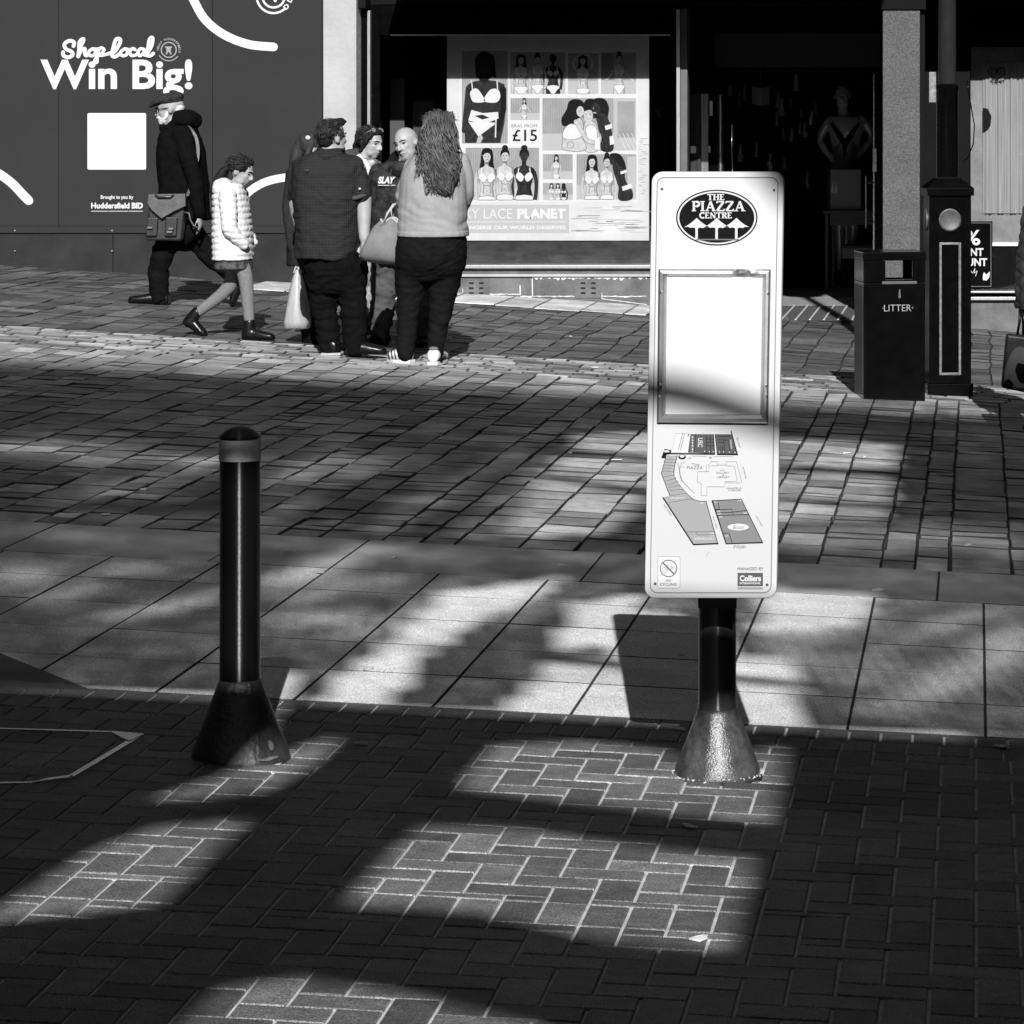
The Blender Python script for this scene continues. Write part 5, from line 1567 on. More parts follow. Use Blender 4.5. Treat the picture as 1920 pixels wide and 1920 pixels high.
def add_head(b, c, h, ax, beard=False, male=True):
    R, Fw, U = ax
    q = lambda r, f, u: c + R * (r * h) + Fw * (f * h) + U * (u * h)
    b.oball(q(0, -.05, .12), ax, (.325 * h, .41 * h, .375 * h), 18)
    b.oball(q(0, .10, -.10), ax, (.265 * h, .29 * h, .37 * h), 16)
    b.oball(q(0, .19, -.36), ax, ((.17 if male else .13) * h, .15 * h, .13 * h), 12)
    for s in (-1, 1):
        b.oball(q(s * .16, .12, -.28), ax, (.10 * h, .18 * h, .14 * h), 10)
        b.oball(q(s * .15, .27, -.07), ax, (.085 * h, .085 * h, .08 * h), 10)        # cheek
        b.oball(q(s * .325, -.04, -.04), ax, (.035 * h, .085 * h, .125 * h), 10)     # ear
        b.oball(q(s * .33, -.07, .0), ax, (.05 * h, .03 * h, .09 * h), 8)
    b.tube([q(-.19, .30, .085), q(-.08, .365, .10), q(.08, .365, .10), q(.19, .30, .085)], [.04 * h, .05 * h, .05 * h, .04 * h], 10)
    b.tube([q(0, .37, .07), q(0, .43, -.03), q(0, .475, -.115)], [.032 * h, .043 * h, .055 * h], 10)
    b.oball(q(0, .465, -.125), ax, (.058 * h, .06 * h, .05 * h), 10)
    for s in (-1, 1): b.oball(q(s * .058, .42, -.135), ax, (.038 * h, .045 * h, .034 * h), 8)
    b.tube([q(-.105, .335, -.245), q(0, .385, -.232), q(.105, .335, -.245)], [.018 * h, .034 * h, .018 * h], 8)
    b.tube([q(-.09, .33, -.275), q(0, .375, -.288), q(.09, .33, -.275)], [.018 * h, .036 * h, .018 * h], 8)

def face_details(root, D, c, h, ax, brow=True):
    R, Fw, U = ax
    q = lambda r, f, u: c + R * (r * h) + Fw * (f * h) + U * (u * h)
    for s in (-1, 1):
        b = Fig(D); b.oball(q(s * .135, .345, .035), ax, (.048 * h, .03 * h, .024 * h), 10); b.build('eye', M['eye'], root, True)
        if brow:
            b = Fig(D); b.tube([q(s * .05, .41, .10), q(s * .13, .395, .125), q(s * .21, .32, .10)], [.016 * h, .02 * h, .01 * h], 8); b.build('eyebrow', M['hair_dark'], root, True)
    b = Fig(D); b.tube([q(-.085, .357, -.262), q(0, .405, -.260), q(.085, .357, -.262)], [.006 * h, .012 * h, .006 * h], 8); b.build('mouth', M['lip'], root, True)

def add_hand(b, wrist, d, palmn, L=.18, curl=.6, thumb=1):
    """palm, four unequal bent fingers and a thumb; d points to the fingertips, palmn out of the palm"""
    d = d.normalized(); n = (palmn - d * palmn.dot(d)).normalized(); w = d.cross(n).normalized()
    pl, pw = L * .5, L * .21
    b.oball(wrist + d * pl * .5, (w, n, d), (pw, L * .085, pl * .62), 12)
    for k, (off, ln, r) in enumerate(((-.78, .40, .043), (-.27, .46, .046), (.25, .42, .044), (.74, .32, .038))):
        p = wrist + d * pl * .86 + w * off * pw * .92; dd = d; pts = [p - d * pl * .3, p]; rr = [L * r, L * r]
        for j in range(3):
            dd = (dd + n * curl * (.55 + .08 * k)).normalized(); p = p + dd * L * ln * (.46, .31, .23)[j]; pts.append(p); rr.append(L * r * (.95, .88, .7)[j])
        b.tube(pts, rr, 8); b.ball(p, rr[-1], 6)
    p = wrist + d * pl * .25 + w * (-thumb) * pw * .7
    q1 = p + (d * .6 - w * thumb * .75 + n * .25).normalized() * L * .2; q2 = q1 + (d * .9 - w * thumb * .15 + n * .4).normalized() * L * .17; q3 = q2 + (d * .95 + n * .5).normalized() * L * .12
    b.tube([p, q1, q2, q3], [L * .07, L * .055, L * .05, L * .038], 8); b.ball(q3, L * .038, 6)

def folds(amp, sx=9, sz=5, seed=0, wrink=0):
    def f(co, n):
        v = noise.noise((co.x * sx + seed, co.y * sx, co.z * sz + seed))
        v += .5 * noise.noise((co.x * sx * 2.3 + seed, co.y * sx * 2.3, co.z * sz * 3.1 + 7))
        if wrink: v += wrink * noise.noise((co.x * 4 + 3, co.y * 4, co.z * 34 + 4 * noise.noise((co.x * 7, co.y * 7, co.z * 3)) + seed))
        return v * amp
    return f

def strands(amp, f1=60, f2=9, seed=0):
    def f(co, n): return amp * (noise.noise((co.x * f1 + seed, co.y * f1, co.z * f2)) + .6 * noise.noise((co.x * f1 * .4, co.y * f1 * .4, co.z * f2 * 2 + seed)))
    return f

def tufts(name, c, ax, h, mat_, parent, n, ln, zone, flow, cen=(0, -.09, .16), rad=(.355, .415, .37), seed=1, r=.0035):
    """short locks lying over a head of hair"""
    R, Fw, U = ax; rnd = random.Random(seed); b = Fig(6000); k = 0
    while k < n:
        d = Vector((rnd.gauss(0, 1), rnd.gauss(0, 1), rnd.gauss(0, 1))).normalized()
        if not zone(d): continue
        k += 1
        o = c + R * (cen[0] * h) + Fw * (cen[1] * h) + U * (cen[2] * h)
        p = o + R * (d.x * rad[0] * h) + Fw * (d.y * rad[1] * h) + U * (d.z * rad[2] * h)
        nn = (R * d.x + Fw * d.y + U * d.z).normalized()
        fl = flow(d); f = R * fl[0] + Fw * fl[1] + U * fl[2] + Vector((rnd.gauss(0, .25), rnd.gauss(0, .25), rnd.gauss(0, .25)))
        f = (f - nn * f.dot(nn)).normalized(); L = ln * rnd.uniform(.6, 1.3)
        b.tube([p - nn * .004, p + f * L * .5 + nn * L * .22, p + f * L + nn * L * rnd.uniform(-.05, .25)], [r, r * .8, r * .15], 5)
    return b.build(name, mat_, parent, True)

def cloth(name, v, rough=.85, var=.12, vs=18, bump=.25, bs=220, **k): return mat(name, v, rough, .02, var=var, vscale=vs, bump=bump, bscale=bs, **k)
M['skin'] = mat('skin', .235, .5, .35, var=.12, vscale=14, bump=.08, bscale=120)
M['skin_w'] = mat('weathered skin', .22, .55, .3, var=.2, vscale=22, bump=.15, bscale=90)
M['eye'] = mat('eye', .015, .2, .5)
M['lip'] = mat('lips', .06, .5, .3)
M['hair_dark'] = mat('dark hair', .010, .6, .08, var=.5, vscale=60, stretch=(1, 1, .12), bump=.6, bscale=140)
M['hair_lock'] = mat('dark hair lock', .022, .5, .2, var=.6, vscale=30)
M['hair_mid'] = mat('mid brown hair', .022, .6, .08, var=.5, vscale=60, stretch=(1, 1, .12), bump=.7, bscale=120)
M['hair_white'] = mat('white beard', .42, .8, .2, var=.2, vscale=60, bump=.6, bscale=160)
M['coat_black'] = cloth('black wool coat', .0035, .95, var=.3)
M['trouser_black'] = cloth('black trousers', .004, .9, var=.3)
M['jean_black'] = cloth('black jeans', .006, .85, var=.3)
M['denim'] = cloth('faded denim', .05, .85, var=.45, vs=9)
M['shoe_black'] = mat('black shoe leather', .004, .3, .25, var=.3, vscale=30, bump=.1, bscale=80)
M['sole'] = mat('pale sole', .3, .7, .2, var=.2)
M['shoe_white'] = mat('white trainer leather', .42, .5, .3, var=.06, vscale=20, bump=.1, bscale=80)
M['tweed'] = cloth('tweed', .022, .95, var=.5, vs=60, bump=.5, bs=160)

def check_mat():
    m = mat('dark checked cotton', .02, .85, .02, var=.15, vscale=12, bump=.15, bscale=160)
    nt = m.node_tree; n = nt.nodes; l = nt.links; bs = n['Principled BSDF']
    tc = n.new('ShaderNodeTexCoord'); sep = n.new('ShaderNodeSeparateXYZ'); l.new(tc.outputs['Object'], sep.inputs[0])
    tot = None
    for ax, fr in (('X', 640.0), ('Z', 640.0)):
        k = n.new('ShaderNodeMath'); k.operation = 'MULTIPLY'; k.inputs[1].default_value = fr; l.new(sep.outputs[ax], k.inputs[0])
        s = n.new('ShaderNodeMath'); s.operation = 'SINE'; l.new(k.outputs[0], s.inputs[0])
        g = n.new('ShaderNodeMath'); g.operation = 'GREATER_THAN'; g.inputs[1].default_value = .55; l.new(s.outputs[0], g.inputs[0])
        if tot is None: tot = g.outputs[0]
        else:
            a = n.new('ShaderNodeMath'); a.operation = 'MAXIMUM'; l.new(tot, a.inputs[0]); l.new(g.outputs[0], a.inputs[1]); tot = a.outputs[0]
    mr = n.new('ShaderNodeMapRange'); mr.inputs[3].default_value = .008; mr.inputs[4].default_value = .026; l.new(tot, mr.inputs[0])
    cb = n.new('ShaderNodeCombineColor')
    for i in range(3): l.new(mr.outputs[0], cb.inputs[i])
    l.new(cb.outputs[0], bs.inputs['Base Color'])
    return m
M['check'] = check_mat()
M['camo'] = mat('dark camouflage fleece', .018, .9, .1, var=.95, vscale=16, bump=.3, bscale=160)
M['sweat'] = cloth('pale sweatshirt', .2, .9, var=.1, vs=20)
M['puffer'] = mat('white quilted nylon', .46, .45, .35, var=.04, vscale=20, bump=.12, bscale=40)
M['tights'] = cloth('grey ribbed tights', .12, .8, var=.15, vs=40)

def shoe(b, heel, toe, w, h, lift=0.0):
    """a shoe from heel to toe (points at sole level)"""
    d = (toe - heel); L = d.length; d = d / L; up = Vector((0, 0, 1)); up = (up - d * up.dot(d)).normalized(); r = d.cross(up)
    rows = []
    for t, ww, hh in ((0, .6, .7), (.04, .82, .92), (.2, .92, 1.0), (.38, .9, .95), (.55, .98, .82), (.75, 1.0, .68), (.9, .92, .60), (.97, .7, .48), (1.0, .4, .3)):
        c = heel + d * (L * t)
        row = []
        for k in range(16):
            a = 2 * math.pi * k / 16
            y = math.sin(a); x = math.cos(a)
            row.append(c + r * (x * ww * w / 2) + up * (max(0, (y * .5 + .5)) * hh * h * (1 if y > -.6 else .6)))
        rows.append(row)
    b.rings(rows)

def ground_pt(px, py): return G(px, py)

# ---- old man in a flat cap, walking left
def old_man():
    base = G(300, 570); D = base.y
    t = thing('person', 'old man in a flat cap and black coat striding left past the hoarding', 'person', base)
    hc = W(319, 205, D); h = .235; ax = axes(-84, 8)
    fl = Fig(D)
    add_head(fl, hc, h, ax)
    fl.limb([(322, 222), (328, 248)], [13, 15])
    T = [(338, 246, 24, .15), (340, 275, 38, .19), (340, 320, 40, .19), (341, 365, 40, .18), (340, 405, 42, .18), (335, 440, 34, .16)]
    fl.trunk(T, .82)
    fl.limb([(330, 430, -.05), (307, 490, -.06), (300, 556, -.06)], [17, 14, 9])
    fl.limb([(345, 430, .07), (398, 486, .08), (446, 532, .09)], [17, 13, 9])
    wr = W(386, 404, D) + Vector((0, -.2, 0))
    fl.limb([(350, 258, -.15), (372, 325, -.22), (386, 404, -.2)], [12, 10, 7])
    add_hand(fl, wr, Vector((.05, .1, -1)), Vector((-1, .2, 0)), .17, .5, 1)
    fl.limb([(335, 258, .15), (325, 325, .2), (318, 395, .2)], [12, 10, 7])
    add_hand(fl, W(318, 395, D) + Vector((0, .2, 0)), Vector((-.1, 0, -1)), Vector((1, .2, 0)), .17, .5, -1)
    body = soft('body', fl, M['skin_w'], t, .009, 3)
    face_details(body, D, hc, h, ax)
    b = Fig(D)
    b.trunk([(340, 236, 26, .13), (337, 252, 36, .18), (340, 280, 43, .215), (342, 320, 45, .215), (345, 360, 45.5, .215), (338, 395, 55, .23), (337, 412, 58, .235)])
    b.limb([(352, 254, -.16), (375, 322, -.23), (387, 398, -.21)], [19, 16, 12]); b.limb([(335, 254, .16), (322, 322, .21), (316, 390, .2)], [19, 16, 12])
    soft('coat', b, M['coat_black'], t, .012, 5, folds(.012, 6, 4, 1, .4))
    b = Fig(D); b.oball(W(350, 224, D), axes(-84, -14), (.13, .115, .08)); b.limb([(322, 236, -.06), (352, 224, -.12), (366, 226, 0), (352, 224, .12), (322, 236, .06)], [7, 11, 13, 11, 7]); b.limb([(308, 240, -.03), (318, 248, -.06)], [9, 10])
    soft('hood', b, M['coat_black'], t, .010, 4, folds(.008, 16, 16, 3))
    b = Fig(D)
    b.limb([(330, 425, -.05), (304, 490, -.07), (302, 530, -.07), (302, 554, -.07)], [25, 20, 19, 19]); b.limb([(345, 425, .07), (396, 486, .08), (446, 530, .09)], [25, 19, 13]); b.trunk([(337, 400, 38, .17), (337, 440, 40, .18), (326, 470, 30, .15)])
    soft('trousers', b, M['trouser_black'], t, .012, 4, folds(.011, 9, 9, 5, .8))
    b = Fig(D); g0 = G(318, 571); shoe(b, Vector((W(321, 0, D).x, D - .07, g0.z)), Vector((W(246, 0, D).x, D - .09, gz(W(246, 0, D).x, D))), .105, .1)
    soft('shoe', b, M['shoe_black'], t, .008, 2)
    b = Fig(D); shoe(b, W(455, 531, D) + Vector((0, .09, 0)), W(434, 578, D) + Vector((0, .09, 0)), .1, .09)
    soft('shoe', b, M['shoe_black'], t, .008, 2)
    # flat cap, beard, spectacles
    R, Fw, U = ax; q = lambda r, f, u: hc + R * (r * h) + Fw * (f * h) + U * (u * h)
    b = Fig(D); b.oball(q(0, -.02, .36), axes(-84, 14), (.40 * h, .50 * h, .20 * h), 16); b.oball(q(0, .2, .33), axes(-84, 20), (.36 * h, .42 * h, .13 * h), 14); b.oball(q(0, .50, .21), axes(-84, 24), (.26 * h, .2 * h, .045 * h), 12)
    b.oball(q(0, -.05, .24), ax, (.355 * h, .43 * h, .12 * h), 12)
    soft('flat_cap', b, M['tweed'], t, .008, 3, folds(.004, 20, 20, 2))
    b = Fig(D); b.oball(q(0, .23, -.34), ax, (.22 * h, .2 * h, .2 * h), 12); b.tube([q(-.13, .37, -.22), q(0, .44, -.2), q(.13, .37, -.22)], .045 * h, 8)
    for s in (-1, 1): b.tube([q(s * .27, .05, -.05), q(s * .26, .12, -.22), q(s * .16, .24, -.36)], [.05 * h, .075 * h, .1 * h], 8)
    soft('beard', b, M['hair_white'], body, .007, 2, strands(.005, 90, 30))
    b = Fig(D); b.oball(q(0, -.26, .0), ax, (.29 * h, .2 * h, .2 * h), 12); soft('back_hair', b, M['hair_white'], body, .008, 2, strands(.003, 90, 30))
    b = Fig(D)
    for s in (-1, 1):
        c = q(s * .14, .43, .035); b.tube([c + R * (math.cos(a) * .11 * h) + U * (math.sin(a) * .085 * h) for a in [k * math.pi / 8 for k in range(17)]], .003, 6); b.tube([q(s * .25, .42, .05), q(s * .33, .1, .05), q(s * .33, -.06, .03)], .003, 6)
    b.build('spectacles', M['shoe_black'], body, True)
    # satchel he carries
    bp = W(325, 405, D)
    sa = thing('satchel', 'worn leather satchel with a pointed flap hanging at the old man\'s hip', 'bag', bp + Vector((0, -.3, 0)))
    yb = D - .30
    def Z(px, py, dy=0): return W(px, py, D) + Vector((0, -.30 + dy, 0))
    b = MB(); fr = [Z(300, 366), Z(366, 366), Z(357, 449), Z(291, 448)]
    b.rings([[p + Vector((0, .10, 0)) for p in (fr[3], fr[2], fr[1], fr[0])], [p for p in (fr[3], fr[2], fr[1], fr[0])]])
    bd = b.build('bag_body', M['leather_dark'], sa, bevel=.018, bseg=4)
    for x0, x1, y0, y1 in ((296, 316, 405, 440), (330, 352, 404, 440)):
        b = MB(); pp = [Z(x0 - 2, y1), Z(x1 - 2, y1), Z(x1, y0), Z(x0, y0)]; b.rings([pp, [p + Vector((0, -.028, 0)) for p in pp]])
        b.build('front_pocket', M['leather_dark'], bd, bevel=.01, bseg=3)
    b = MB(); fl_ = [Z(299, 362), Z(367, 361), Z(368, 384), Z(348, 393), Z(324, 407), Z(305, 391), Z(297, 379)]
    o0 = [p + Vector((0, -.03 - .012 * (k in (3, 4, 5)), 0)) for k, p in enumerate(fl_)]
    b.rings([[p + Vector((0, -.004, 0)) for p in o0], [p + Vector((0, .03, 0)) for p in o0]][::-1])
    b.build('flap', M['leather'], sa, bevel=.004)
    b = MB(); b.tube([Z(312, 364, -.035), Z(318, 367, -.05), Z(340, 367, -.05), Z(346, 364, -.035)], .009, 8); b.build('grab_handle', M['leather_dark'], sa, True)
    for c in ((301, 424), (340, 426), (338, 432)):
        b = MB(); a = Z(c[0] - 4, c[1] - 2, -.05); e = Z(c[0] + 6, c[1] + 2, -.05); b.box(a.x, e.x, a.y, a.y + .01, e.z, a.z); b.build('buckle', M['steel'], sa, bevel=.003)
    b = MB(); pts = [Z(366, 366, .05), Z(372, 350, .05), Z(379, 320, .06), Z(383, 290, .10), (W(378, 258, D) + Vector((0, -.17, 0))), W(360, 236, D) + Vector((0, -.12, 0)), W(340, 236, D) + Vector((0, .02, .02))]
    P = crom(pts, 5); b.rings([[p + Vector((-.012, 0, 0)), p + Vector((.012, 0, 0)), p + Vector((.012, -.004, 0)), p + Vector((-.012, -.004, 0))] for p in P]); b.build('shoulder_strap', M['leather'], sa)
    b = MB(); b.tube([Z(362, 396, .04), Z(370, 398, .04), Z(372, 410, .04), Z(378, 420, .04), Z(386, 425, .04)], .007, 8); b.build('loose_strap', M['leather'], sa, True)
M['leather'] = mat('worn leather', .05, .42, .45, var=.35, vscale=14, bump=.25, bscale=60)
M['leather_dark'] = mat('dark worn leather', .018, .38, .5, var=.4, vscale=14, bump=.3, bscale=50)
old_man()

# ---- girl in a white quilted coat
def girl():
    base = G(430, 634); D = base.y
    t = thing('person', 'girl with a ponytail in a white quilted coat walking right, head bowed', 'person', base)
    hc = W(452, 321, D); h = .205; ax = axes(80, 22)
    fl = Fig(D); add_head(fl, hc, h, ax, male=False)
    fl.limb([(446, 338), (436, 362)], [10, 12])
    fl.trunk([(434, 362, 20, .12), (434, 400, 25, .13), (436, 450, 26, .13), (438, 490, 26, .13)], .85)
    fl.limb([(432, 488, .05), (427, 538, .05), (366, 588, .05)], [15, 12, 7.5]); fl.limb([(452, 490, -.05), (464, 520, -.06), (471, 605, -.05)], [15, 12.5, 8])
    fl.limb([(430, 365, -.12), (436, 425, -.17), (446, 450, -.08)], [9, 8, 6]); add_hand(fl, W(442, 446, D) + Vector((0, -.07, 0)), Vector((-.1, .4, -1)), Vector((0, 1, 0)), .12, .4, 1)
    fl.limb([(440, 365, .12), (448, 425, .15), (446, 450, .07)], [9, 8, 6]); add_hand(fl, W(442, 446, D) + Vector((0, .07, 0)), Vector((-.1, -.4, -1)), Vector((0, -1, 0)), .12, .4, -1)
    body = soft('body', fl, M['skin'], t, .008, 3); face_details(body, D, hc, h, ax)
    def puff(per, amp, ph):
        def f(co, n):
            py = CY + F * (H - co.z) / co.y
            v = abs(math.sin(math.pi * ((py - ph) + 3.4 * noise.noise((co.x * 6, co.y * 6, co.z * 4))) / per))
            return amp * (v ** .45 - .75) * (1 + .5 * noise.noise((co.x * 11, co.y * 11, co.z * 11))) + .004 * noise.noise((co.x * 30, co.y * 30, co.z * 40))
        return f
    b = Fig(D); b.trunk([(432, 344, 22, .10), (430, 358, 29, .15), (434, 395, 33, .17), (436, 440, 36, .18), (437, 486, 36, .185)])
    soft('coat', b, M['puffer'], t, .008, 2, puff(11.6, .012, 492))
    b = Fig(D); b.limb([(436, 366, -.15), (441, 400, -.19), (444, 428, -.20), (466, 456, -.15)], [17, 16, 15, 10])
    soft('sleeve', b, M['puffer'], t, .008, 2, puff(11.6, .009, 495))
    b = Fig(D); b.limb([(440, 366, .15), (448, 428, .18), (466, 456, .13)], [17, 15, 10])
    soft('sleeve', b, M['puffer'], t, .008, 2, puff(11.6, .009, 495))
    b = Fig(D); b.oball(W(420, 355, D), axes(80, -20), (.12, .07, .085)); b.limb([(440, 352, -.08), (418, 358, -.09), (410, 362, 0), (418, 358, .09), (440, 352, .08)], [8, 9, 9, 9, 8])
    soft('hood', b, M['puffer'], t, .008, 3, folds(.005, 30, 30, 4))
    b = Fig(D); b.trunk([(438, 482, 33, .165), (438, 498, 34, .172), (438, 504, 34, .175)]); soft('skirt', b, cloth('patterned dark skirt', .05, var=.9, vs=26), t, .008, 2, folds(.006, 26, 6))
    b = Fig(D); b.limb([(432, 490, .05), (427, 538, .05), (366, 588, .05)], [16.5, 13.5, 9]); b.limb([(452, 492, -.05), (464, 520, -.06), (471, 606, -.05)], [16.5, 14, 9.5])
    soft('tights', b, M['tights'], t, .008, 3)
    gx = lambda px, py: G(px, py)
    b = Fig(D); b.limb([(366, 586, .05), (352, 604, .05)], [10.5, 12]); shoe(b, W(338, 607, D) + Vector((0, .05, 0)), W(382, 636, D) + Vector((0, .05, 0)), .085, .085); soft('boot', b, M['shoe_black'], t, .008, 2)
    b = Fig(D); b.limb([(471, 604, -.05), (470, 622, -.05)], [11.5, 12.5]); z = gz(W(480, 0, D).x, D); shoe(b, Vector((W(457, 0, D).x, D - .05, z + .004)), Vector((W(519, 0, D).x, D - .06, z + .002)), .09, .085); soft('boot', b, M['shoe_black'], t, .008, 2)
    R, Fw, U = ax; q = lambda r, f, u: hc + R * (r * h) + Fw * (f * h) + U * (u * h)
    b = Fig(D); b.oball(q(0, -.09, .16), ax, (.36 * h, .43 * h, .38 * h), 16); b.oball(q(0, .10, .40), ax, (.25 * h, .22 * h, .10 * h), 12)
    for s in (-1, 1): b.tube([q(s * .27, .12, .28), q(s * .33, -.02, .1), q(s * .3, -.26, -.02)], [.08 * h, .075 * h, .08 * h], 8)
    soft('hair', b, M['hair_dark'], body, .007, 2, strands(.004, 80, 14))
    b = Fig(D); rnd = random.Random(4)
    for k in range(16):
        o = Vector((rnd.uniform(-.02, .02), rnd.uniform(-.03, .03), rnd.uniform(-.01, .01)))
        pts = [W(432, 314, D), W(421, 320, D) + o * .6, W(414, 334, D) + o * 1.2, W(407, 352, D) + o * 1.5, W(403 + rnd.uniform(-4, 5), 366 + rnd.uniform(-6, 14), D) + o * 1.5]
        b.tube(crom(pts, 4), [.024, .02, .018, .02, .022, .023, .022, .021, .02, .02, .019, .018, .016, .014, .011, .007, .003], 6)
    b.build('ponytail', M['hair_dark'], body, True)
    tufts('hair_locks', hc, ax, h, M['hair_lock'], body, 300, .05, lambda d: d.z > -.1 and d.y < .8, lambda d: (0, -1, -.25), seed=4, r=.0022)
girl()

# ---- man in a dark checked shirt, seen from behind
def plaid_man():
    base = G(660, 668); D = base.y
    t = thing('person', 'stocky man seen from behind in a dark checked short-sleeved shirt and black trousers', 'person', base)
    hc = W(622, 259, D); h = .24; ax = axes(140, -2)
    fl = Fig(D); add_head(fl, hc, h, ax); fl.limb([(618, 275), (618, 300)], [19, 22])
    fl.trunk([(618, 300, 44, .12), (618, 330, 56, .17), (616, 400, 56, .19), (614, 470, 54, .19)], .86)
    fl.limb([(608, 470, 0), (608, 560, 0), (618, 652, .0)], [24, 18, 12]); fl.limb([(652, 470, -.02), (664, 560, -.04), (668, 650, -.04)], [24, 18, 12])
    fl.limb([(668, 318, .02), (682, 372, -.02), (686, 446, -.06)], [18, 16, 9.5]); add_hand(fl, W(685, 446, D) + Vector((0, -.06, 0)), Vector((-.15, .2, -1)), Vector((-1, -.2, 0)), .19, .6, -1)
    fl.limb([(562, 325, .04), (549, 385, .10), (556, 445, .2)], [17, 13, 9]); add_hand(fl, W(556, 445, D) + Vector((0, .2, 0)), Vector((.2, .4, -1)), Vector((1, .2, 0)), .19, .6, 1)
    body = soft('body', fl, M['skin'], t, .009, 3); face_details(body, D, hc, h, ax)
    b = Fig(D); b.trunk([(614, 284, 26, .10), (613, 297, 48, .14), (613, 318, 64, .18), (613, 350, 66, .21), (614, 400, 61, .23), (615, 440, 60, .235), (614, 468, 60, .235), (613, 484, 58, .23)])
    b.limb([(662, 314, 0), (676, 350, -.02), (677, 366, -.03)], [23, 19, 19]); b.limb([(566, 318, .03), (555, 350, .06), (552, 366, .08)], [22, 18, 17])
    soft('shirt', b, M['check'], t, .010, 4, folds(.014, 7, 8, 11, .55))
    b = Fig(D); b.limb([(596, 287, -.05), (616, 294, -.12), (640, 288, -.06)], [6, 8, 6]); b.limb([(598, 280, .0), (616, 284, -.1), (640, 281, .0)], [5, 6, 5]); soft('collar', b, M['check'], t, .008, 2)
    b = Fig(D); c = W(673, 367, D) + Vector((0, -.03, 0))
    b.limb([(657, 369, -.1), (674, 370, -.12), (692, 363, -.06)], [4, 4.5, 4]); b.limb([(657, 369, .05), (674, 368, .07), (692, 363, .0)], [4, 4.5, 4]); soft('sleeve_cuff', b, M['check_dim'], t, .007, 2)
    b = MB(); p = W(681, 353, D) + Vector((0, -.12, 0)); b.rings([[p + Vector((math.cos(a) * r, -d, math.sin(a) * r)) for a in [k * math.pi / 6 for k in range(12)]] for r, d in ((.007, 0), (.007, .004), (.002, .005))]); b.build('sleeve_button', M['shoe_white'], t)
    b = MB(); p = W(588, 317, D) + Vector((0, -.215, 0)); b.tube([p + Vector((-.013, 0, 0)), p + Vector((0, -.004, -.004)), p + Vector((.013, 0, 0))], .004, 6); b.build('locker_loop', M['check_dim'], t, True)
    b = Fig(D)
    b.trunk([(626, 470, 54, .2), (628, 500, 58, .2), (632, 530, 56, .17), (634, 550, 50, .13)])
    b.limb([(606, 505, 0), (606, 545, 0), (609, 590, 0), (618, 640, 0), (620, 655, 0)], [33, 29, 24, 20, 19]); b.limb([(658, 505, -.02), (662, 545, -.03), (666, 590, -.04), (667, 636, -.04), (667, 652, -.04)], [34, 29, 25, 22, 21])
    soft('trousers', b, M['trouser_black'], t, .011, 8, folds(.012, 9, 12, 2, .9))
    for h0, t0, dy in ((606, 641, .0), (651, 727, -.05)):
        z = gz(W(h0, 0, D).x, D); b = Fig(D)
        if h0 == 606: shoe(b, Vector((W(620, 0, D).x, D - .06, z + .012)), Vector((W(630, 0, D).x, D + .2, z + .012)), .125, .1)
        else: shoe(b, Vector((W(h0, 0, D).x, D + dy, z + .012)), Vector((W(t0, 0, D).x, D + dy + .02, z + .01)), .105, .1)
        soft('shoe', b, M['shoe_black'], t, .008, 2)
    b = Fig(D); z = gz(W(620, 0, D).x, D); a, c = W(605, 0, D).x, W(642, 0, D).x; b.box(a, c, D - .07, D + .16, z, z + .018); b.build('shoe_sole', M['sole'], t, bevel=.005)
    R, Fw, U = ax; q = lambda r, f, u: hc + R * (r * h) + Fw * (f * h) + U * (u * h)
    b = Fig(D); b.oball(q(0, -.10, .17), ax, (.335 * h, .40 * h, .355 * h), 16); b.oball(q(0, -.22, -.05), ax, (.27 * h, .23 * h, .22 * h), 12); b.oball(q(0, .18, .42), ax, (.26 * h, .24 * h, .13 * h), 12); b.tube([q(-.05, .2, .45), q(.0, .38, .46), q(.02, .5, .42)], [.1 * h, .09 * h, .05 * h], 8)
    soft('hair', b, M['hair_dark'], body, .007, 2, strands(.004, 70, 40))
    b = Fig(D); b.oball(q(0, .19, -.32), ax, (.25 * h, .2 * h, .18 * h), 12); soft('beard', b, M['hair_dark'], body, .007, 2, strands(.003, 90, 40))
    tufts('hair_locks', hc, ax, h, M['hair_lock'], body, 420, .030, lambda d: d.z > -.25 and d.y < .75, lambda d: (0, .8 if d.z > .55 else -.3, .25 if d.z > .4 else -1), rad=(.345, .40, .36), seed=3)
M['check_dim'] = cloth('dark cotton trim', .05)
plaid_man()

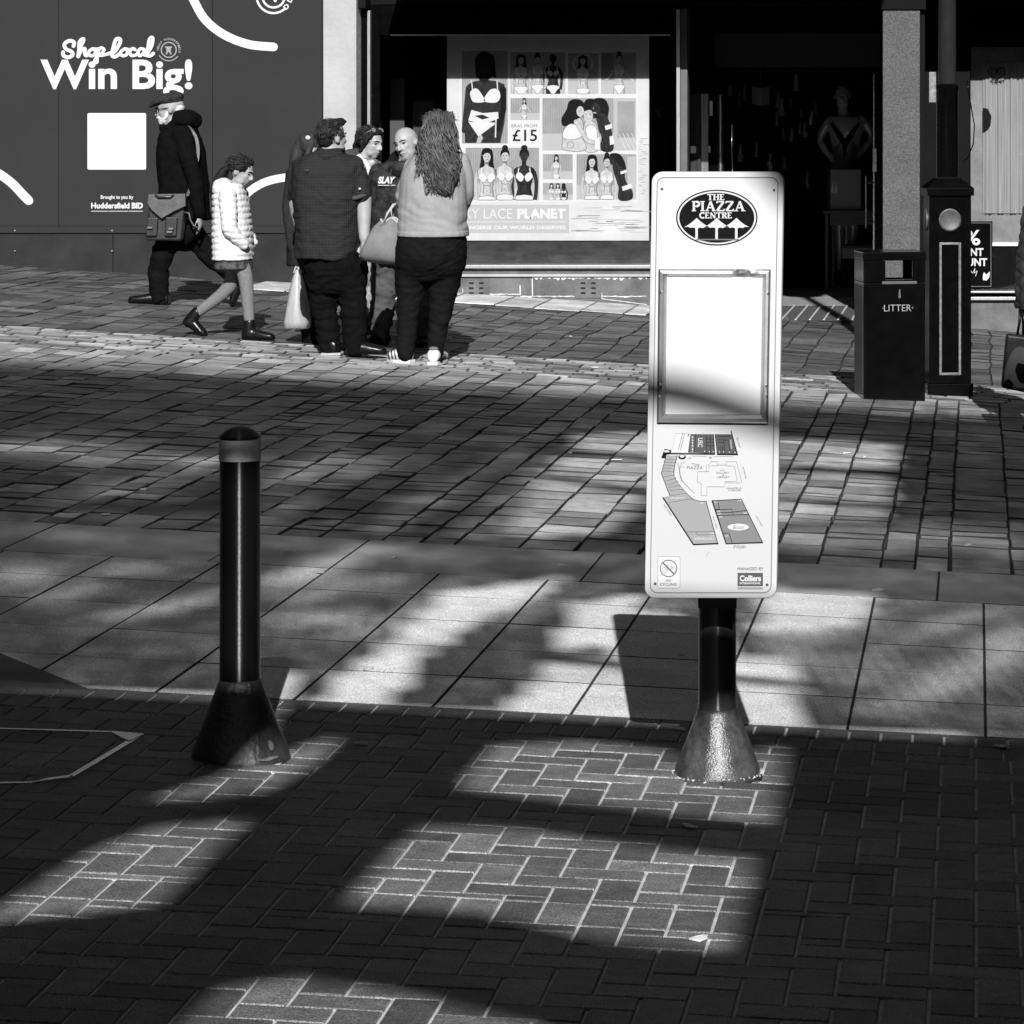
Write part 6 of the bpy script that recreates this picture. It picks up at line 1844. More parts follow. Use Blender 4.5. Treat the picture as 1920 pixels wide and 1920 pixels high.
# ---- woman with long hair and a plastic carrier, mostly hidden behind him
def hidden_woman():
    base = G(590, 652); D = base.y + .35; base = Vector((W(585, 0, D).x, D, gz(W(585, 0, D).x, D)))
    t = thing('person', 'woman with long straight hair and a hair clip, half hidden behind the checked shirt', 'person', base)
    hc = W(587, 279, D); h = .22; ax = axes(110, 4)
    fl = Fig(D); add_head(fl, hc, h, ax, male=False); fl.limb([(582, 295), (580, 318)], [12, 15])
    fl.trunk([(580, 315, 32, .1), (580, 350, 38, .15), (582, 410, 36, .14), (584, 470, 40, .16)], .85)
    fl.limb([(575, 470, 0), (580, 560, 0), (583, 645, 0)], [19, 14, 9]); fl.limb([(596, 470, .1), (598, 560, .1), (600, 640, .1)], [19, 14, 9])
    fl.limb([(552, 332, -.05), (545, 395, -.1), (562, 478, -.14)], [12, 10, 7]); add_hand(fl, W(562, 478, D) + Vector((0, -.14, 0)), Vector((.1, 0, -1)), Vector((1, 0, 0)), .16, .9, 1)
    fl.limb([(608, 332, .05), (620, 395, .1), (640, 430, .14)], [12, 10, 7]); add_hand(fl, W(640, 430, D) + Vector((0, .14, 0)), Vector((1, .2, 0)), Vector((0, 0, -1)), .16, .5, -1)
    body = soft('body', fl, M['skin'], t, .009, 3); face_details(body, D, hc, h, ax)
    b = Fig(D); b.trunk([(580, 306, 24, .09), (580, 320, 36, .13), (580, 350, 41, .17), (582, 420, 41, .17), (582, 480, 43, .18), (582, 498, 42, .18)])
    b.limb([(554, 328, -.05), (549, 395, -.1), (558, 462, -.13)], [16, 14, 11]); b.limb([(606, 328, .05), (618, 395, .1), (636, 426, .13)], [16, 14, 11])
    soft('jacket', b, cloth('dark jacket', .016, var=.3), t, .011, 4, folds(.008, 9, 8, 21))
    b = Fig(D); b.limb([(576, 480, 0), (580, 560, 0), (583, 648, 0)], [25, 20, 16]); b.limb([(596, 480, .1), (598, 560, .1), (602, 646, .1)], [25, 20, 16]); soft('trousers', b, M['trouser_black'], t, .011, 3, folds(.008, 10, 8, 8))
    for x0, x1, dy in ((572, 606, 0), (588, 622, .1)):
        z = gz(W(x0, 0, D).x, D); b = Fig(D); shoe(b, Vector((W(x0, 0, D).x, D + dy, z)), Vector((W(x1 + 6, 0, D).x, D + dy, z)), .095, .09); soft('shoe', b, M['shoe_black'], t, .008, 2)
    R, Fw, U = ax; q = lambda r, f, u: hc + R * (r * h) + Fw * (f * h) + U * (u * h)
    b = Fig(D); b.oball(q(0, -.09, .16), ax, (.37 * h, .43 * h, .38 * h), 16)
    for s in (-1, 1): b.tube([q(s * .3, -.1, .2), q(s * .34, -.2, -.2), q(s * .3, -.35, -.7), q(s * .26, -.4, -1.1)], [.1 * h, .12 * h, .13 * h, .08 * h], 10)
    b.tube([q(0, -.42, .2), q(0, -.5, -.2), q(0, -.5, -.7), q(0, -.48, -1.15)], [.15 * h, .2 * h, .22 * h, .1 * h], 12)
    soft('hair', b, M['hair_mid'], body, .008, 2, strands(.005, 80, 5))
    b = Fig(D); b.oball(W(582, 258, D) + Vector((0, -.085, 0)), axes(0), (.018, .012, .016)); b.build('hair_clip', mat('pearly clip', .4, .2, .6), body, True)
    # carrier bag
    hp = W(565, 487, D) + Vector((0, -.14, 0))
    s = thing('carrier_bag', 'pale thin plastic carrier bag hanging beside the checked-shirt man\'s legs', 'carrier bag', W(563, 612, D) + Vector((0, -.14, 0)))
    def Z(px, py, dy=0): return W(px, py, D) + Vector((0, -.14 + dy, 0))
    b = MB(); rows = []
    for py, x0, x1, d in ((506, 561, 572, .03), (520, 556, 576, .05), (545, 550, 582, .08), (575, 545, 587, .10), (600, 541, 590, .105), (611, 541, 588, .09), (614, 545, 584, .05)):
        row = []
        for k in range(28):
            a = 2 * math.pi * k / 28
            w_ = 1 + .10 * noise.noise((math.cos(a) * 3, math.sin(a) * 3, py * .012)) + .05 * math.sin(a * 7 + py * .02)
            row.append(Z((x0 + x1) / 2 + math.cos(a) * (x1 - x0) / 2 * w_, py + (3 * math.cos(a * 2) if py < 512 else 0), math.sin(a) * d * w_))
        rows.append(row)
    b.rings(rows, False, True); b.build('bag_film', M['film'], s, True)
    for dy in (-.03, .03):
        b = MB(); b.tube([Z(561, 510, dy), Z(563, 498, dy * .6), Z(565, 489, 0), Z(568, 498, dy * .6), Z(572, 510, dy)], [.008, .006, .005, .006, .008], 6); b.build('loop_handle', M['film'], s, True)
def film():
    m = mat('pale plastic film', .34, .4, .4, var=.15, vscale=14, stretch=(4, 4, .6), bump=.35, bscale=20)
    n = m.node_tree.nodes; l = m.node_tree.links; o = n['Material Output']; mx = n.new('ShaderNodeMixShader'); tr = n.new('ShaderNodeBsdfTransparent')
    mx.inputs[0].default_value = .28; l.new(n['Principled BSDF'].outputs[0], mx.inputs[1]); l.new(tr.outputs[0], mx.inputs[2]); l.new(mx.outputs[0], o.inputs[0]); return m
M['film'] = film()
hidden_woman()

# ---- woman with sunglasses pushed up and a pale scarf
def scarf_woman():
    D = G(700, 622).y; x = W(672, 0, D).x; base = Vector((x, D, gz(x, D)))
    t = thing('person', 'woman with sunglasses pushed up on dark hair and a pale scarf, facing right', 'person', base)
    hc = W(695, 268, D); h = .225; ax = axes(58, 10)
    fl = Fig(D); add_head(fl, hc, h, ax, male=False); fl.limb([(686, 284), (680, 306)], [12, 15])
    fl.trunk([(675, 306, 34, .1), (672, 340, 40, .15), (672, 400, 36, .14), (672, 450, 42, .16)], .85)
    fl.limb([(660, 450, 0), (662, 540, 0), (662, 608, 0)], [19, 14, 9]); fl.limb([(686, 450, .05), (692, 540, .05), (694, 612, .05)], [19, 14, 9])
    fl.limb([(640, 322, 0), (632, 385, 0), (655, 425, -.15)], [12, 10, 7]); add_hand(fl, W(655, 425, D) + Vector((0, -.15, 0)), Vector((1, -.2, 0)), Vector((0, 0, -1)), .16, .5, 1)
    fl.limb([(704, 322, .05), (712, 385, .05), (705, 425, -.1)], [12, 10, 7]); add_hand(fl, W(705, 425, D) + Vector((0, -.1, 0)), Vector((-.3, -.8, 0)), Vector((0, 0, -1)), .16, .5, -1)
    body = soft('body', fl, M['skin'], t, .008, 3); face_details(body, D, hc, h, ax)
    b = Fig(D); b.trunk([(676, 296, 26, .1), (674, 310, 37, .14), (671, 340, 43, .18), (671, 400, 42, .18), (671, 460, 45, .19)])
    b.limb([(642, 318, 0), (634, 385, 0), (652, 422, -.14)], [17, 15, 11]); b.limb([(702, 318, .05), (712, 385, .05), (706, 422, -.08)], [17, 15, 11])
    def puff(co, n):
        py = CY + F * (H - co.z) / co.y
        return .010 * (abs(math.sin(math.pi * py / 14)) ** .5 - .7) + .006 * noise.noise((co.x * 12, co.y * 12, co.z * 12))
    soft('jacket', b, cloth('grey padded jacket', .12, var=.2), t, .010, 3, puff)
    b = Fig(D); b.limb([(662, 300, .02), (664, 284, .08), (690, 300, .1)], [10, 10, 8]); b.oball(W(664, 296, D) + Vector((0, -.02, 0)), axes(58), (.11, .07, .07)); soft('hood', b, cloth('dark hood', .04, var=.3), t, .009, 3, folds(.006, 20, 20))
    b = Fig(D); b.limb([(678, 294, -.09), (690, 305, -.12), (700, 305, -.06), (698, 294, .05)], [6, 7, 6, 5]); b.limb([(690, 304, -.14), (696, 318, -.17), (692, 336, -.17)], [8, 9, 7]); soft('scarf', b, cloth('pale scarf', .38, var=.35, vs=40), t, .007, 2, folds(.006, 30, 30, 3))
    b = Fig(D); b.limb([(660, 455, 0), (662, 540, 0), (662, 606, 0)], [24, 18, 14]); b.limb([(688, 455, .05), (692, 540, .05), (694, 610, .05)], [24, 18, 14]); soft('trousers', b, cloth('patterned trousers', .16, var=.9, vs=22), t, .010, 3, folds(.006, 10, 8))
    for x0, dy in ((652, 0), (684, .05)):
        z = gz(W(x0, 0, D).x, D); b = Fig(D); shoe(b, Vector((W(x0, 0, D).x, D + dy + .06, z)), Vector((W(x0 + 40, 0, D).x, D + dy - .08, z)), .09, .09); soft('shoe', b, M['shoe_black'], t, .008, 2)
    R, Fw, U = ax; q = lambda r, f, u: hc + R * (r * h) + Fw * (f * h) + U * (u * h)
    b = Fig(D); b.oball(q(0, -.12, .15), ax, (.38 * h, .42 * h, .39 * h), 16); b.oball(q(0, .14, .38), ax, (.30 * h, .2 * h, .13 * h), 12); b.tube([q(.25, .22, .3), q(.33, .05, .05), q(.33, -.1, -.3)], [.07 * h, .08 * h, .07 * h], 8)
    b.tube([q(-.25, .2, .3), q(-.34, -.02, .1), q(-.36, -.18, -.2), q(-.32, -.3, -.5)], [.08 * h, .09 * h, .1 * h, .08 * h], 8); b.tube([q(0, -.45, .1), q(0, -.5, -.2), q(0, -.45, -.55)], [.16 * h, .2 * h, .14 * h], 10)
    soft('hair', b, M['hair_dark'], body, .007, 2, strands(.005, 70, 12))
    b = Fig(D)
    for s in (-1, 1): b.oball(q(s * .15, .22, .46), axes(58, -38), (.13 * h, .03 * h, .09 * h), 10)
    b.tube([q(-.28, .18, .44), q(-.3, -.05, .3)], .004, 6); b.tube([q(.28, .18, .44), q(.3, -.05, .3)], .004, 6)
    b.build('sunglasses', mat('tinted lens', .12, .1, .8), body, True)
    tufts('hair_locks', hc, ax, h, M['hair_lock'], body, 220, .045, lambda d: d.z > -.35 and d.y < .72, lambda d: (.1, -.7, -.8), cen=(0, -.12, .15), rad=(.362, .40, .37), seed=5, r=.0028)
scarf_woman()

# ---- bald man in a dark hooded top
def bald_man():
    base = G(718, 646); D = base.y
    x = W(750, 0, D).x; base = Vector((x, D, gz(x, D)))
    t = thing('person', 'bald bearded man in a dark patterned hooded top facing the viewer', 'person', base)
    hc = W(762, 270, D); h = .235; ax = axes(-22, 6, -14)
    fl = Fig(D); add_head(fl, hc, h, ax); fl.limb([(766, 290), (764, 314)], [16, 20])
    fl.trunk([(762, 312, 44, .1), (758, 345, 58, .16), (756, 400, 52, .17), (752, 460, 48, .17)], .85)
    fl.limb([(728, 465, 0), (722, 550, -.02), (714, 630, -.03)], [22, 17, 11]); fl.limb([(778, 465, .06), (786, 550, .08), (792, 635, .08)], [22, 17, 11])
    fl.limb([(712, 330, 0), (699, 390, .02), (712, 452, -.1)], [16, 13, 9]); add_hand(fl, W(712, 452, D) + Vector((0, -.1, 0)), Vector((.3, -.3, -1)), Vector((.7, .4, 0)), .19, .6, 1)
    fl.limb([(812, 330, 0), (826, 390, .02), (812, 452, -.1)], [16, 13, 9]); add_hand(fl, W(812, 452, D) + Vector((0, -.1, 0)), Vector((-.3, -.3, -1)), Vector((-.7, .4, 0)), .19, .6, -1)
    body = soft('body', fl, M['skin'], t, .007, 3); face_details(body, D, hc, h, ax)
    b = Fig(D); b.trunk([(762, 302, 34, .11), (760, 316, 52, .15), (757, 345, 64, .2), (756, 400, 60, .21), (754, 450, 57, .21), (754, 470, 55, .2)])
    b.limb([(712, 326, 0), (700, 388, .02), (711, 448, -.09)], [21, 18, 13]); b.limb([(812, 326, 0), (826, 388, .02), (813, 448, -.09)], [21, 18, 13])
    top = soft('hooded_top', b, M['camo'], t, .010, 4, folds(.008, 9, 8, 31, .3))
    b = Fig(D); b.limb([(740, 298, .06), (733, 311, -.05), (748, 325, -.15), (772, 324, -.16), (794, 311, -.06), (794, 298, .05)], [9, 11, 8, 8, 10, 9]); b.oball(W(764, 302, D) + Vector((0, .14, 0)), axes(0), (.16, .09, .1)); soft('hood', b, cloth('black hood', .008), t, .009, 3, folds(.005, 20, 20))
    g = Flat(lambda x, y, L=0: W(x, y, D) + Vector((0, -.222 + .004 * abs(x - 756) / 10 - .002 * L, 0)))
    g.text('SLAY', 719, 330, 752, 343, 0, .06, 1, shear=.25); g.line([(719, 346), (752, 346)], 1.2, 0, 1, cap=False); g.build('chest_lettering', [M['shoe_white']], top)
    b = MB(); b.tube([W(744, 316, D) + Vector((0, -.19, 0)), W(742, 335, D) + Vector((0, -.225, 0)), W(743, 352, D) + Vector((0, -.23, 0))], .004, 6); b.build('drawstring', M['check_dim'], top, True)
    b = Fig(D); b.trunk([(752, 455, 50, .19), (752, 490, 52, .19)]); b.limb([(728, 480, 0), (722, 550, -.02), (712, 630, -.03)], [30, 24, 19]); b.limb([(778, 480, .06), (786, 550, .08), (793, 634, .08)], [30, 22, 17]); soft('jeans', b, M['denim'], t, .010, 3, folds(.014, 9, 12, 12, .9))
    for hx, tx, dy in ((724, 690, -.03), (796, 780, .08)):
        z = gz(W(hx, 0, D).x, D); b = Fig(D); shoe(b, Vector((W(hx, 0, D).x, D + dy + .08, z)), Vector((W(tx, 0, D).x, D + dy - .16, z)), .11, .1); soft('shoe', b, M['shoe_black'], t, .008, 2)
    R, Fw, U = ax; q = lambda r, f, u: hc + R * (r * h) + Fw * (f * h) + U * (u * h)
    b = Fig(D); b.oball(q(0, .16, -.43), ax, (.215 * h, .195 * h, .10 * h), 12)
    for s in (-1, 1): b.tube([q(s * .275, .05, -.1), q(s * .262, .08, -.26), q(s * .16, .2, -.42)], [.03 * h, .05 * h, .06 * h], 8)
    soft('stubble_beard', b, mat('cropped beard', .12, .8, .2, var=.3, vscale=60), body, .006, 2, strands(.002, 120, 60))
bald_man()

# ---- woman with long curly hair, pale sweatshirt
def curly_woman():
    base = G(785, 682); D = base.y
    t = thing('person', 'woman seen from behind with long curly hair, pale sweatshirt and white trainers', 'person', base)
    hc = W(822, 244, D); h = .235; ax = axes(196, 6)
    fl = Fig(D); add_head(fl, hc, h, ax, male=False); fl.limb([(820, 262), (818, 292)], [14, 18])
    fl.trunk([(816, 292, 44, .1), (814, 330, 52, .16), (812, 390, 50, .17), (810, 440, 56, .19), (808, 480, 60, .2)], .86)
    fl.limb([(777, 480, 0), (768, 560, 0), (762, 605, 0), (762, 660, -.02)], [27, 15, 12, 8]); fl.limb([(838, 480, .02), (827, 560, .02), (822, 605, .02), (817, 668, -.02)], [27, 15, 12, 8])
    fl.limb([(770, 312, .04), (757, 372, .06), (790, 420, .28)], [15, 12, 8]); add_hand(fl, W(790, 420, D) + Vector((0, .28, 0)), Vector((.8, .5, .1)), Vector((0, 0, -1)), .165, .6, 1)
    fl.limb([(856, 314, .04), (865, 372, .08), (840, 410, .28)], [12, 11, 8]); add_hand(fl, W(840, 410, D) + Vector((0, .28, 0)), Vector((-.8, .5, .1)), Vector((0, 0, -1)), .165, .6, -1)
    body = soft('body', fl, M['skin'], t, .009, 3); face_details(body, D, hc, h, ax)
    b = Fig(D); b.trunk([(820, 282, 30, .10), (817, 298, 46, .14), (814, 325, 60, .19), (813, 365, 62, .21), (812, 405, 63, .22), (812, 428, 65, .225), (812, 440, 65.5, .225)], yaw=0)
    b.limb([(781, 312, .03), (757, 368, .03), (770, 395, .12), (792, 420, .27)], [20, 20, 18, 12]); b.limb([(858, 306, .03), (868, 340, .04), (866, 372, .09), (842, 408, .27)], [23, 20, 18, 12])
    def sw(co, n):
        py = CY + F * (H - co.z) / co.y; v = .011 * noise.noise((co.x * 8, co.y * 8, co.z * 6 + 4))
        a = max(0, min(1, (py - 355) / 60)) * max(0, min(1, (436 - py) / 12))
        return v + a * .013 * noise.noise((co.x * 4.5 + 1, co.y * 3, co.z * 17 + co.x * 9 + 2 * noise.noise((co.x * 5, co.y * 5, co.z * 5)))) 
    soft('sweatshirt', b, M['sweat'], t, .009, 3, sw)
    b = Fig(D); b.trunk([(812, 432, 66, .228), (812, 443, 66.5, .23)]); soft('hem_band', b, M['sweat'], t, .008, 2)
    b = Fig(D); b.trunk([(811, 434, 60, .2), (809, 458, 65, .225), (808, 480, 66, .23), (807, 503, 62, .19), (806, 525, 52, .12)])
    b.limb([(777, 490, -.02), (771, 530, 0), (768, 562, 0), (763, 605, 0), (762, 640, -.01), (762, 662, -.02)], [36, 31, 25, 20.5, 18, 16.5]); b.limb([(837, 490, 0), (831, 530, .02), (827, 562, .02), (822, 605, .02), (818, 640, 0), (817, 671, -.02)], [37, 32, 25, 20.5, 17, 15])
    soft('jeans', b, M['jean_black'], t, .010, 9, folds(.008, 9, 14, 5, .9))
    z = gz(W(760, 0, D).x, D)
    for hx, hy, tx, ty in ((772, -.02, 728, .05), (815, -.08, 822, .18)):
        zz_ = gz(W(hx, 0, D).x, D); he, to = Vector((W(hx, 0, D).x, D + hy, zz_ + .022)), Vector((W(tx, 0, D).x, D + ty, zz_ + .022))
        b = Fig(D); shoe(b, he, to, .10, .095); sh = soft('trainer', b, M['shoe_white'], t, .007, 2)
        b = Fig(D); d = (to - he).normalized(); r = Vector((d.y, -d.x, 0)); rows = []
        for zt in (0, .026):
            rows.append([Vector((p.x, p.y, zz_ + zt)) for p in [he - d * .012 + r * .035, he - d * .012 - r * .035, he + d * .1 - r * .052, to - d * .06 - r * .052, to + d * .01 - r * .02, to + d * .01 + r * .02, to - d * .06 + r * .052, he + d * .1 + r * .052]])
        b.rings(rows); b.build('sole', M['shoe_white'], sh, bevel=.005)
        for k in range(3):
            for sd in (-1, 1):
                b = Fig(D); c = he + d * (.085 + .026 * k); L1 = c + r * (sd * .052) + Vector((0, 0, .012)); L2 = c + d * .02 + r * (sd * .036) + Vector((0, 0, .062)); b.tube([L1, (L1 + L2) / 2 + r * sd * .004, L2], .0045, 6); b.build('stripe', M['shoe_black'], sh, True)
        b = Fig(D); b.oball(he + d * .03 + Vector((0, 0, .088)), (r, d, Vector((0, 0, 1))), (.034, .036, .014)); b.build('heel_tab', M['grey_ink'], sh, True)
    # curls
    R, Fw, U = ax; q = lambda r, f, u: hc + R * (r * h) + Fw * (f * h) + U * (u * h)
    b = Fig(D); b.oball(q(0, -.10, .16), ax, (.40 * h, .45 * h, .42 * h), 16); b.trunk([(823, 225, 28, .11, -.01), (823, 255, 36, .13, -.02), (824, 290, 38, .12, -.08), (834, 325, 33, .08, -.14), (838, 352, 22, .05, -.18), (842, 366, 8, .02, -.19)])
    hair = soft('hair', b, M['hair_mid'], body, .009, 2, strands(.010, 45, 22))
    rnd = random.Random(12); b = Fig(D)
    for k in range(400):
        a = rnd.uniform(-2.9, .5) if k % 5 else rnd.uniform(-3.1, 3.1)
        top = q(.36 * math.cos(a), -.06 + .40 * math.sin(a) * 1, rnd.uniform(.0, .46) * 1.0)
        fx = rnd.uniform(-1, 1)
        p0 = W(823 + 30 * math.cos(a) * rnd.uniform(.5, 1), rnd.uniform(208, 262), D) + Vector((0, -.105 * abs(math.sin(a)) - .01, 0))
        endy = rnd.uniform(300, 366) ; endx = 826 + fx * (42 if endy < 335 else 26) + (endy - 300) * .12
        yb = -.16 - .05 * sstep(290, 350, endy) - rnd.uniform(0, .03)
        p3 = W(endx, endy, D) + Vector((0, yb, 0)); pts = []
        ph = rnd.uniform(0, 6.28); tw = rnd.uniform(1.8, 3.4); amp = rnd.uniform(.007, .015)
        n = 18
        for i in range(n + 1):
            u = i / n; p = p0.lerp(p3, u); p.y -= .05 * math.sin(math.pi * min(1, u * 1.4)) ; p.x += (p0.x - W(823, 0, D).x) * .35 * math.sin(math.pi * u)
            p += Vector((math.cos(ph + tw * 6.28 * u), math.sin(ph + tw * 6.28 * u) * .6, 0)) * amp * min(1, u * 3)
            pts.append(p)
        b.tube(pts, [.0052 * (1 - .8 * (i / n) ** 2) + .0008 for i in range(n + 1)], 5)
    for k in range(34):
        a = rnd.uniform(0, 3.14); p0 = W(823 + 26 * math.cos(a), 228 - 18 * math.sin(a), D) + Vector((0, rnd.uniform(-.08, .02), 0)); d = Vector((math.cos(a) * .05, rnd.uniform(-.02, .02), .03 * math.sin(a) + .012)) * rnd.uniform(.2, .6)
        b.tube([p0, p0 + d * .6 + Vector((.006, 0, .006)), p0 + d + Vector((rnd.uniform(-.02, .02), 0, -.004))], [.004, .003, .001], 5)
    b.build('curls', M['hair_curl'], hair, True)
    # tote bag on her left arm
    bp = W(712, 490, D)
    s = thing('tote_bag', 'soft grey tote bag hanging from the curly-haired woman\'s elbow', 'bag', bp + Vector((0, .02, 0)))
    def Z(px, py, dy=0): return W(px, py, D) + Vector((0, .02 + dy, 0))
    b = MB(); rows = []
    for (lx, ly), (rx, ry), d in (((713, 412), (756, 416), .05), ((700, 424), (756, 428), .085), ((690, 440), (757, 448), .11), ((680, 460), (757, 468), .12), ((672, 476), (756, 486), .105), ((676, 486), (752, 494), .06), ((690, 492), (742, 497), .03)):
        row = []
        for k in range(32):
            a = 2 * math.pi * k / 32; cc = math.cos(a); f = (abs(cc) ** 2.6 + abs(math.sin(a)) ** 2.6) ** (-1 / 2.6)
            u = .5 + .5 * cc * f * .98
            w_ = 1 + .16 * noise.noise((cc * 2.4, math.sin(a) * 2.4, ly * .03))
            row.append(Z(lx + (rx - lx) * u, ly + (ry - ly) * u + (5 * math.sin(u * 9) if ly < 415 else 0), math.sin(a) * f * d * w_))
        rows.append(row)
    rows = [[r for r in row] for row in rows]
    inner = [[p + (sum(rows[0], Vector()) / 32 - p) * .12 for p in rows[0]], [p + (sum(rows[1], Vector()) / 32 - p) * .14 + Vector((0, 0, .01)) for p in rows[1]]]
    b.rings([inner[1], inner[0]] + rows, True, True); b.build('bag_body', mat('grey canvas tote', .13, .85, .15, var=.15, vscale=12, bump=.25, bscale=160), s, True)
    b = MB(); b.tube([rows[0][k] + Vector((0, 0, .003)) for k in range(32)] + [rows[0][0] + Vector((0, 0, .003))], .007, 6); b.build('pale_rim', mat('pale webbing', .3, .8, .2), s, True)
    for dy, x0, x1 in ((-.05, 722, 738), (.05, 728, 748)):
        b = MB(); b.tube([Z(x0, 416, dy), Z(x0 + 6, 400, dy), Z(736, 384, dy * .6 + .02), Z(744, 378, .04), Z(x1 - 4, 392, dy * .7), Z(x1, 418, dy)], .008, 6); b.build('handle', mat('pale strap', .3, .8, .2), s, True)
M['hair_curl'] = mat('curly hair lock', .045, .5, .35, var=.7, vscale=16)
curly_woman()

# ---- passer-by cut by the right edge
def passer():
    base = G(1925, 806); D = base.y
    x = W(1955, 0, D).x; base = Vector((x, D, gz(x, D)))
    t = thing('person', 'person in a dark diamond-quilted coat cut off by the right edge', 'person', base)
    c0 = 1966; hc = W(1968, 330, D); h = .23; ax = axes(15)
    fl = Fig(D); add_head(fl, hc, h, ax, male=False); fl.limb([(c0, 352), (c0, 380)], [14, 18])
    fl.trunk([(c0, 380, 44, .1), (c0, 430, 50, .16), (c0, 500, 48, .17), (c0, 560, 50, .18)], .85)
    for sx, dy in ((-24, 0), (24, .1)): fl.limb([(c0 + sx, 560, dy), (c0 + sx, 680, dy), (c0 + sx, 785, dy)], [22, 17, 11])
    fl.limb([(c0 - 32, 402, 0), (c0 - 43, 480, -.02), (c0 - 50, 560, -.08)], [12, 11, 8]); add_hand(fl, W(c0 - 50, 560, D) + Vector((0, -.08, 0)), Vector((-.1, 0, -1)), Vector((1, 0, 0)), .17, .9, 1)
    fl.limb([(c0 + 46, 400, 0), (c0 + 52, 480, -.02), (c0 + 46, 560, -.08)], [14, 12, 8]); add_hand(fl, W(c0 + 46, 560, D) + Vector((0, -.08, 0)), Vector((.1, 0, -1)), Vector((-1, 0, 0)), .17, .9, -1)
    body = soft('body', fl, M['skin'], t, .010, 3); face_details(body, D, hc, h, ax)
    def quilt(co, n):
        u = (co.x + co.z) * 11; v = (co.x - co.z) * 11
        return .012 * (min(abs(math.sin(math.pi * u)), abs(math.sin(math.pi * v))) ** .5 - .5) + .006 * noise.noise((co.x * 9, co.y * 9, co.z * 9))
    b = Fig(D); b.trunk([(c0, 366, 34, .1), (c0, 384, 40, .15), (c0, 430, 50, .19), (c0, 500, 60, .2), (c0, 560, 62, .21), (c0, 578, 62, .21)])
    b.limb([(c0 - 32, 398, 0), (c0 - 43, 480, -.02), (c0 - 48, 552, -.07)], [18, 17, 15]); b.limb([(c0 + 42, 398, 0), (c0 + 46, 480, -.02), (c0 + 42, 552, -.07)], [20, 17, 14])
    soft('coat', b, mat('dark quilted nylon', .03, .5, .35, var=.2, vscale=14), t, .009, 2, quilt)
    b = Fig(D)
    for sx, dy in ((-26, 0), (24, .1)): b.limb([(c0 + sx, 560, dy), (c0 + sx, 680, dy), (c0 + sx + 2, 786, dy)], [28, 22, 18])
    soft('trousers', b, M['trouser_black'], t, .011, 3, folds(.008, 10, 8))
    for sx, dy in ((-24, 0), (24, .1)):
        xx = W(c0 + sx, 0, D).x; z = gz(xx, D); b = Fig(D); shoe(b, Vector((xx, D + dy + .1, z)), Vector((xx - .04, D + dy - .15, z)), .1, .1); soft('shoe', b, M['shoe_black'], t, .008, 2)
    R, Fw, U = ax; q = lambda r, f, u: hc + R * (r * h) + Fw * (f * h) + U * (u * h)
    b = Fig(D); b.oball(q(0, -.1, .16), ax, (.38 * h, .42 * h, .4 * h), 14); b.oball(q(0, -.25, -.2), ax, (.34 * h, .22 * h, .4 * h), 12); soft('hair', b, M['hair_mid'], body, .009, 2, strands(.004))
    s = thing('handbag', 'dark printed shopping bag with a pale oval on its side at the right edge', 'bag', W(1898, 733, D) + Vector((0, -.14, 0)))
    def Z(px, py, dy=0): return W(px, py, D) + Vector((0, -.16 + dy, 0))
    b = MB(); pp = [Z(1876, 722), Z(1934, 734), Z(1938, 628), Z(1886, 622)]
    b.rings([[p + Vector((0, .08, 0)) for p in pp], [p + Vector((0, -.03, 0)) for p in pp]]); bd = b.build('bag_body', mat('dark printed bag', .02, .45, .4, var=.8, vscale=14), s, bevel=.02, bseg=4)
    g = Flat(lambda x, y, L=0: Z(x, y) + Vector((0, -.032 - .002 * L, 0)))
    g.blob([(1884, 712), (1888, 676), (1900, 652), (1914, 646), (1930, 660), (1932, 716), (1910, 722)], 0, 1); g.blob([(1903, 690), (1908, 676), (1918, 678), (1924, 672), (1928, 690), (1922, 712), (1910, 710)], 1, 2)
    g.blob([(1880, 716), (1890, 706), (1900, 716), (1890, 722)], 1, 2)
    g.build('bag_print', [mat('grey print patch', .10, .5), M['ink']], bd)
    b = MB(); b.tube([Z(1906, 630, .02), Z(1911, 600, .02), Z(1912, 572, .04)], .008, 8); b.tube([Z(1928, 632, .02), Z(1920, 600, .02), Z(1914, 572, .04)], .008, 8); b.build('handle', M['shoe_black'], s, True)
passer()

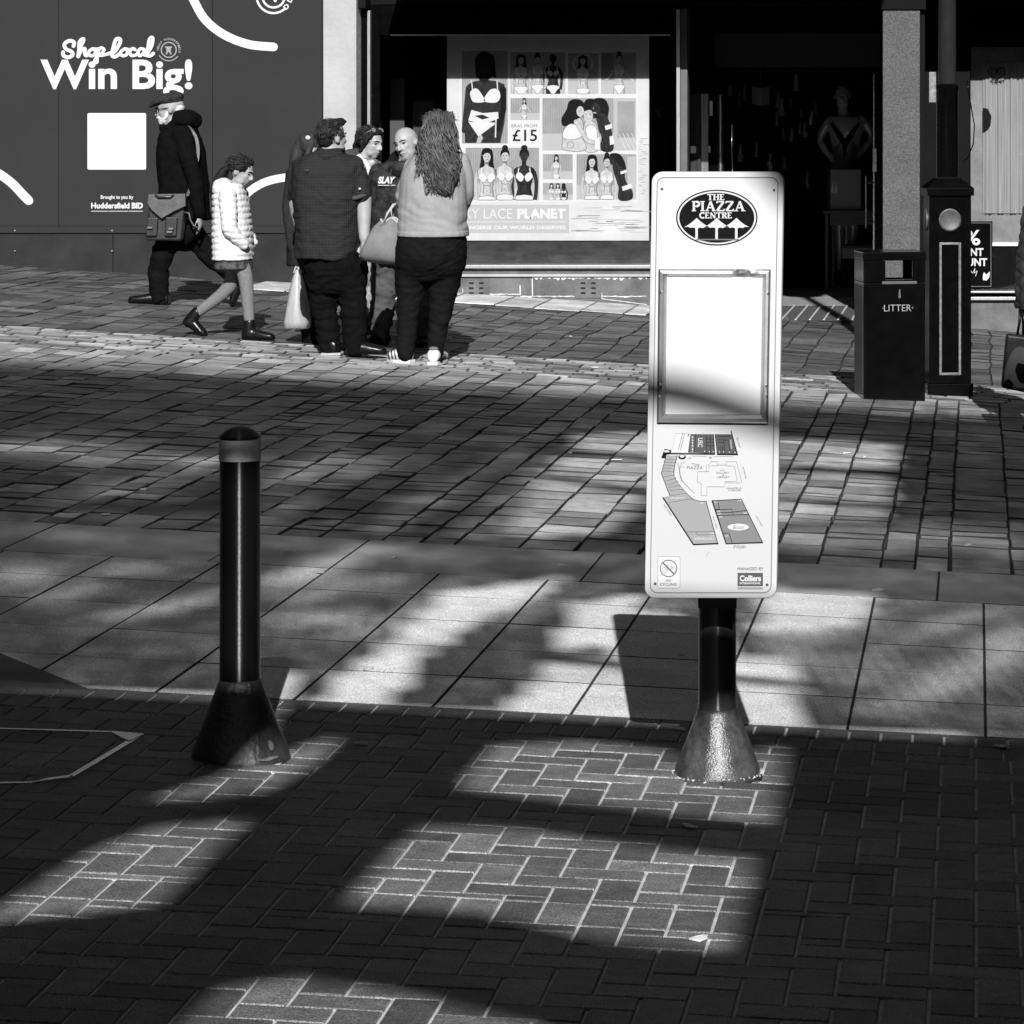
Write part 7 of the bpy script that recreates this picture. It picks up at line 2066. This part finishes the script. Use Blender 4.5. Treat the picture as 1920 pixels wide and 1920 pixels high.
# ---- shop mannequin
def mannequin():
    D = 33.2; zf = .086; x = W(1586, 0, D).x
    t = thing('mannequin', 'glossy black female mannequin with hands on hips inside the shop doorway', 'mannequin', Vector((x, D, zf)))
    hc = W(1580, 180, D); h = .24; ax = axes(-3, 2)
    fl = Fig(D); add_head(fl, hc, h, ax, male=False); fl.limb([(1580, 198), (1582, 222)], [9, 11])
    fl.trunk([(1584, 218, 30, .08), (1586, 232, 35, .11), (1586, 262, 29, .11), (1586, 290, 24, .09), (1586, 312, 29, .11), (1586, 345, 36, .13)])
    fl.limb([(1556, 226, 0), (1538, 262, .0), (1560, 298, -.03)], [9, 7, 5.5]); add_hand(fl, W(1560, 298, D) + Vector((0, -.03, 0)), Vector((.2, -.1, -1)), Vector((1, .3, 0)), .16, .2, 1)
    fl.limb([(1616, 224, 0), (1634, 256, .0), (1611, 290, -.03)], [9, 7, 5.5]); add_hand(fl, W(1611, 290, D) + Vector((0, -.03, 0)), Vector((-.2, -.1, -1)), Vector((-1, .3, 0)), .16, .2, -1)
    fl.limb([(1572, 340), (1574, 430), (1576, 500)], [17, 13, 8]); fl.limb([(1602, 340), (1600, 430), (1598, 500)], [17, 13, 8])
    soft('body', fl, mat('glossy grey resin', .32, .2, .8), t, .009, 3)
    b = Fig(D); b.trunk([(1586, 252, 29, .115), (1586, 290, 25, .1), (1586, 320, 32, .125), (1586, 370, 38, .14), (1586, 400, 36, .14)]); soft('slip_dress', b, mat('dark satin', .10, .35, .5), t, .009, 3, folds(.004))
    b = Fig(D); b.limb([(1560, 232, -.1), (1576, 256, -.14), (1585, 272, -.13)], [3, 5, 4]); b.limb([(1610, 232, -.1), (1594, 256, -.14), (1586, 272, -.13)], [3, 5, 4]); b.limb([(1585, 266, -.14), (1584, 290, -.12)], [6, 3]); soft('lace_bow', b, mat('black lace', .008, .7, .2), t, .007, 1, folds(.006, 40, 40))
    b = MB(); xx = x; b.lathe([(.22, 0), (.22, .02), (.05, .04), (.02, .3), (.02, .55)], x, D, 24, z0=zf); b.build('stand', M['steel'], t, 40)
mannequin()
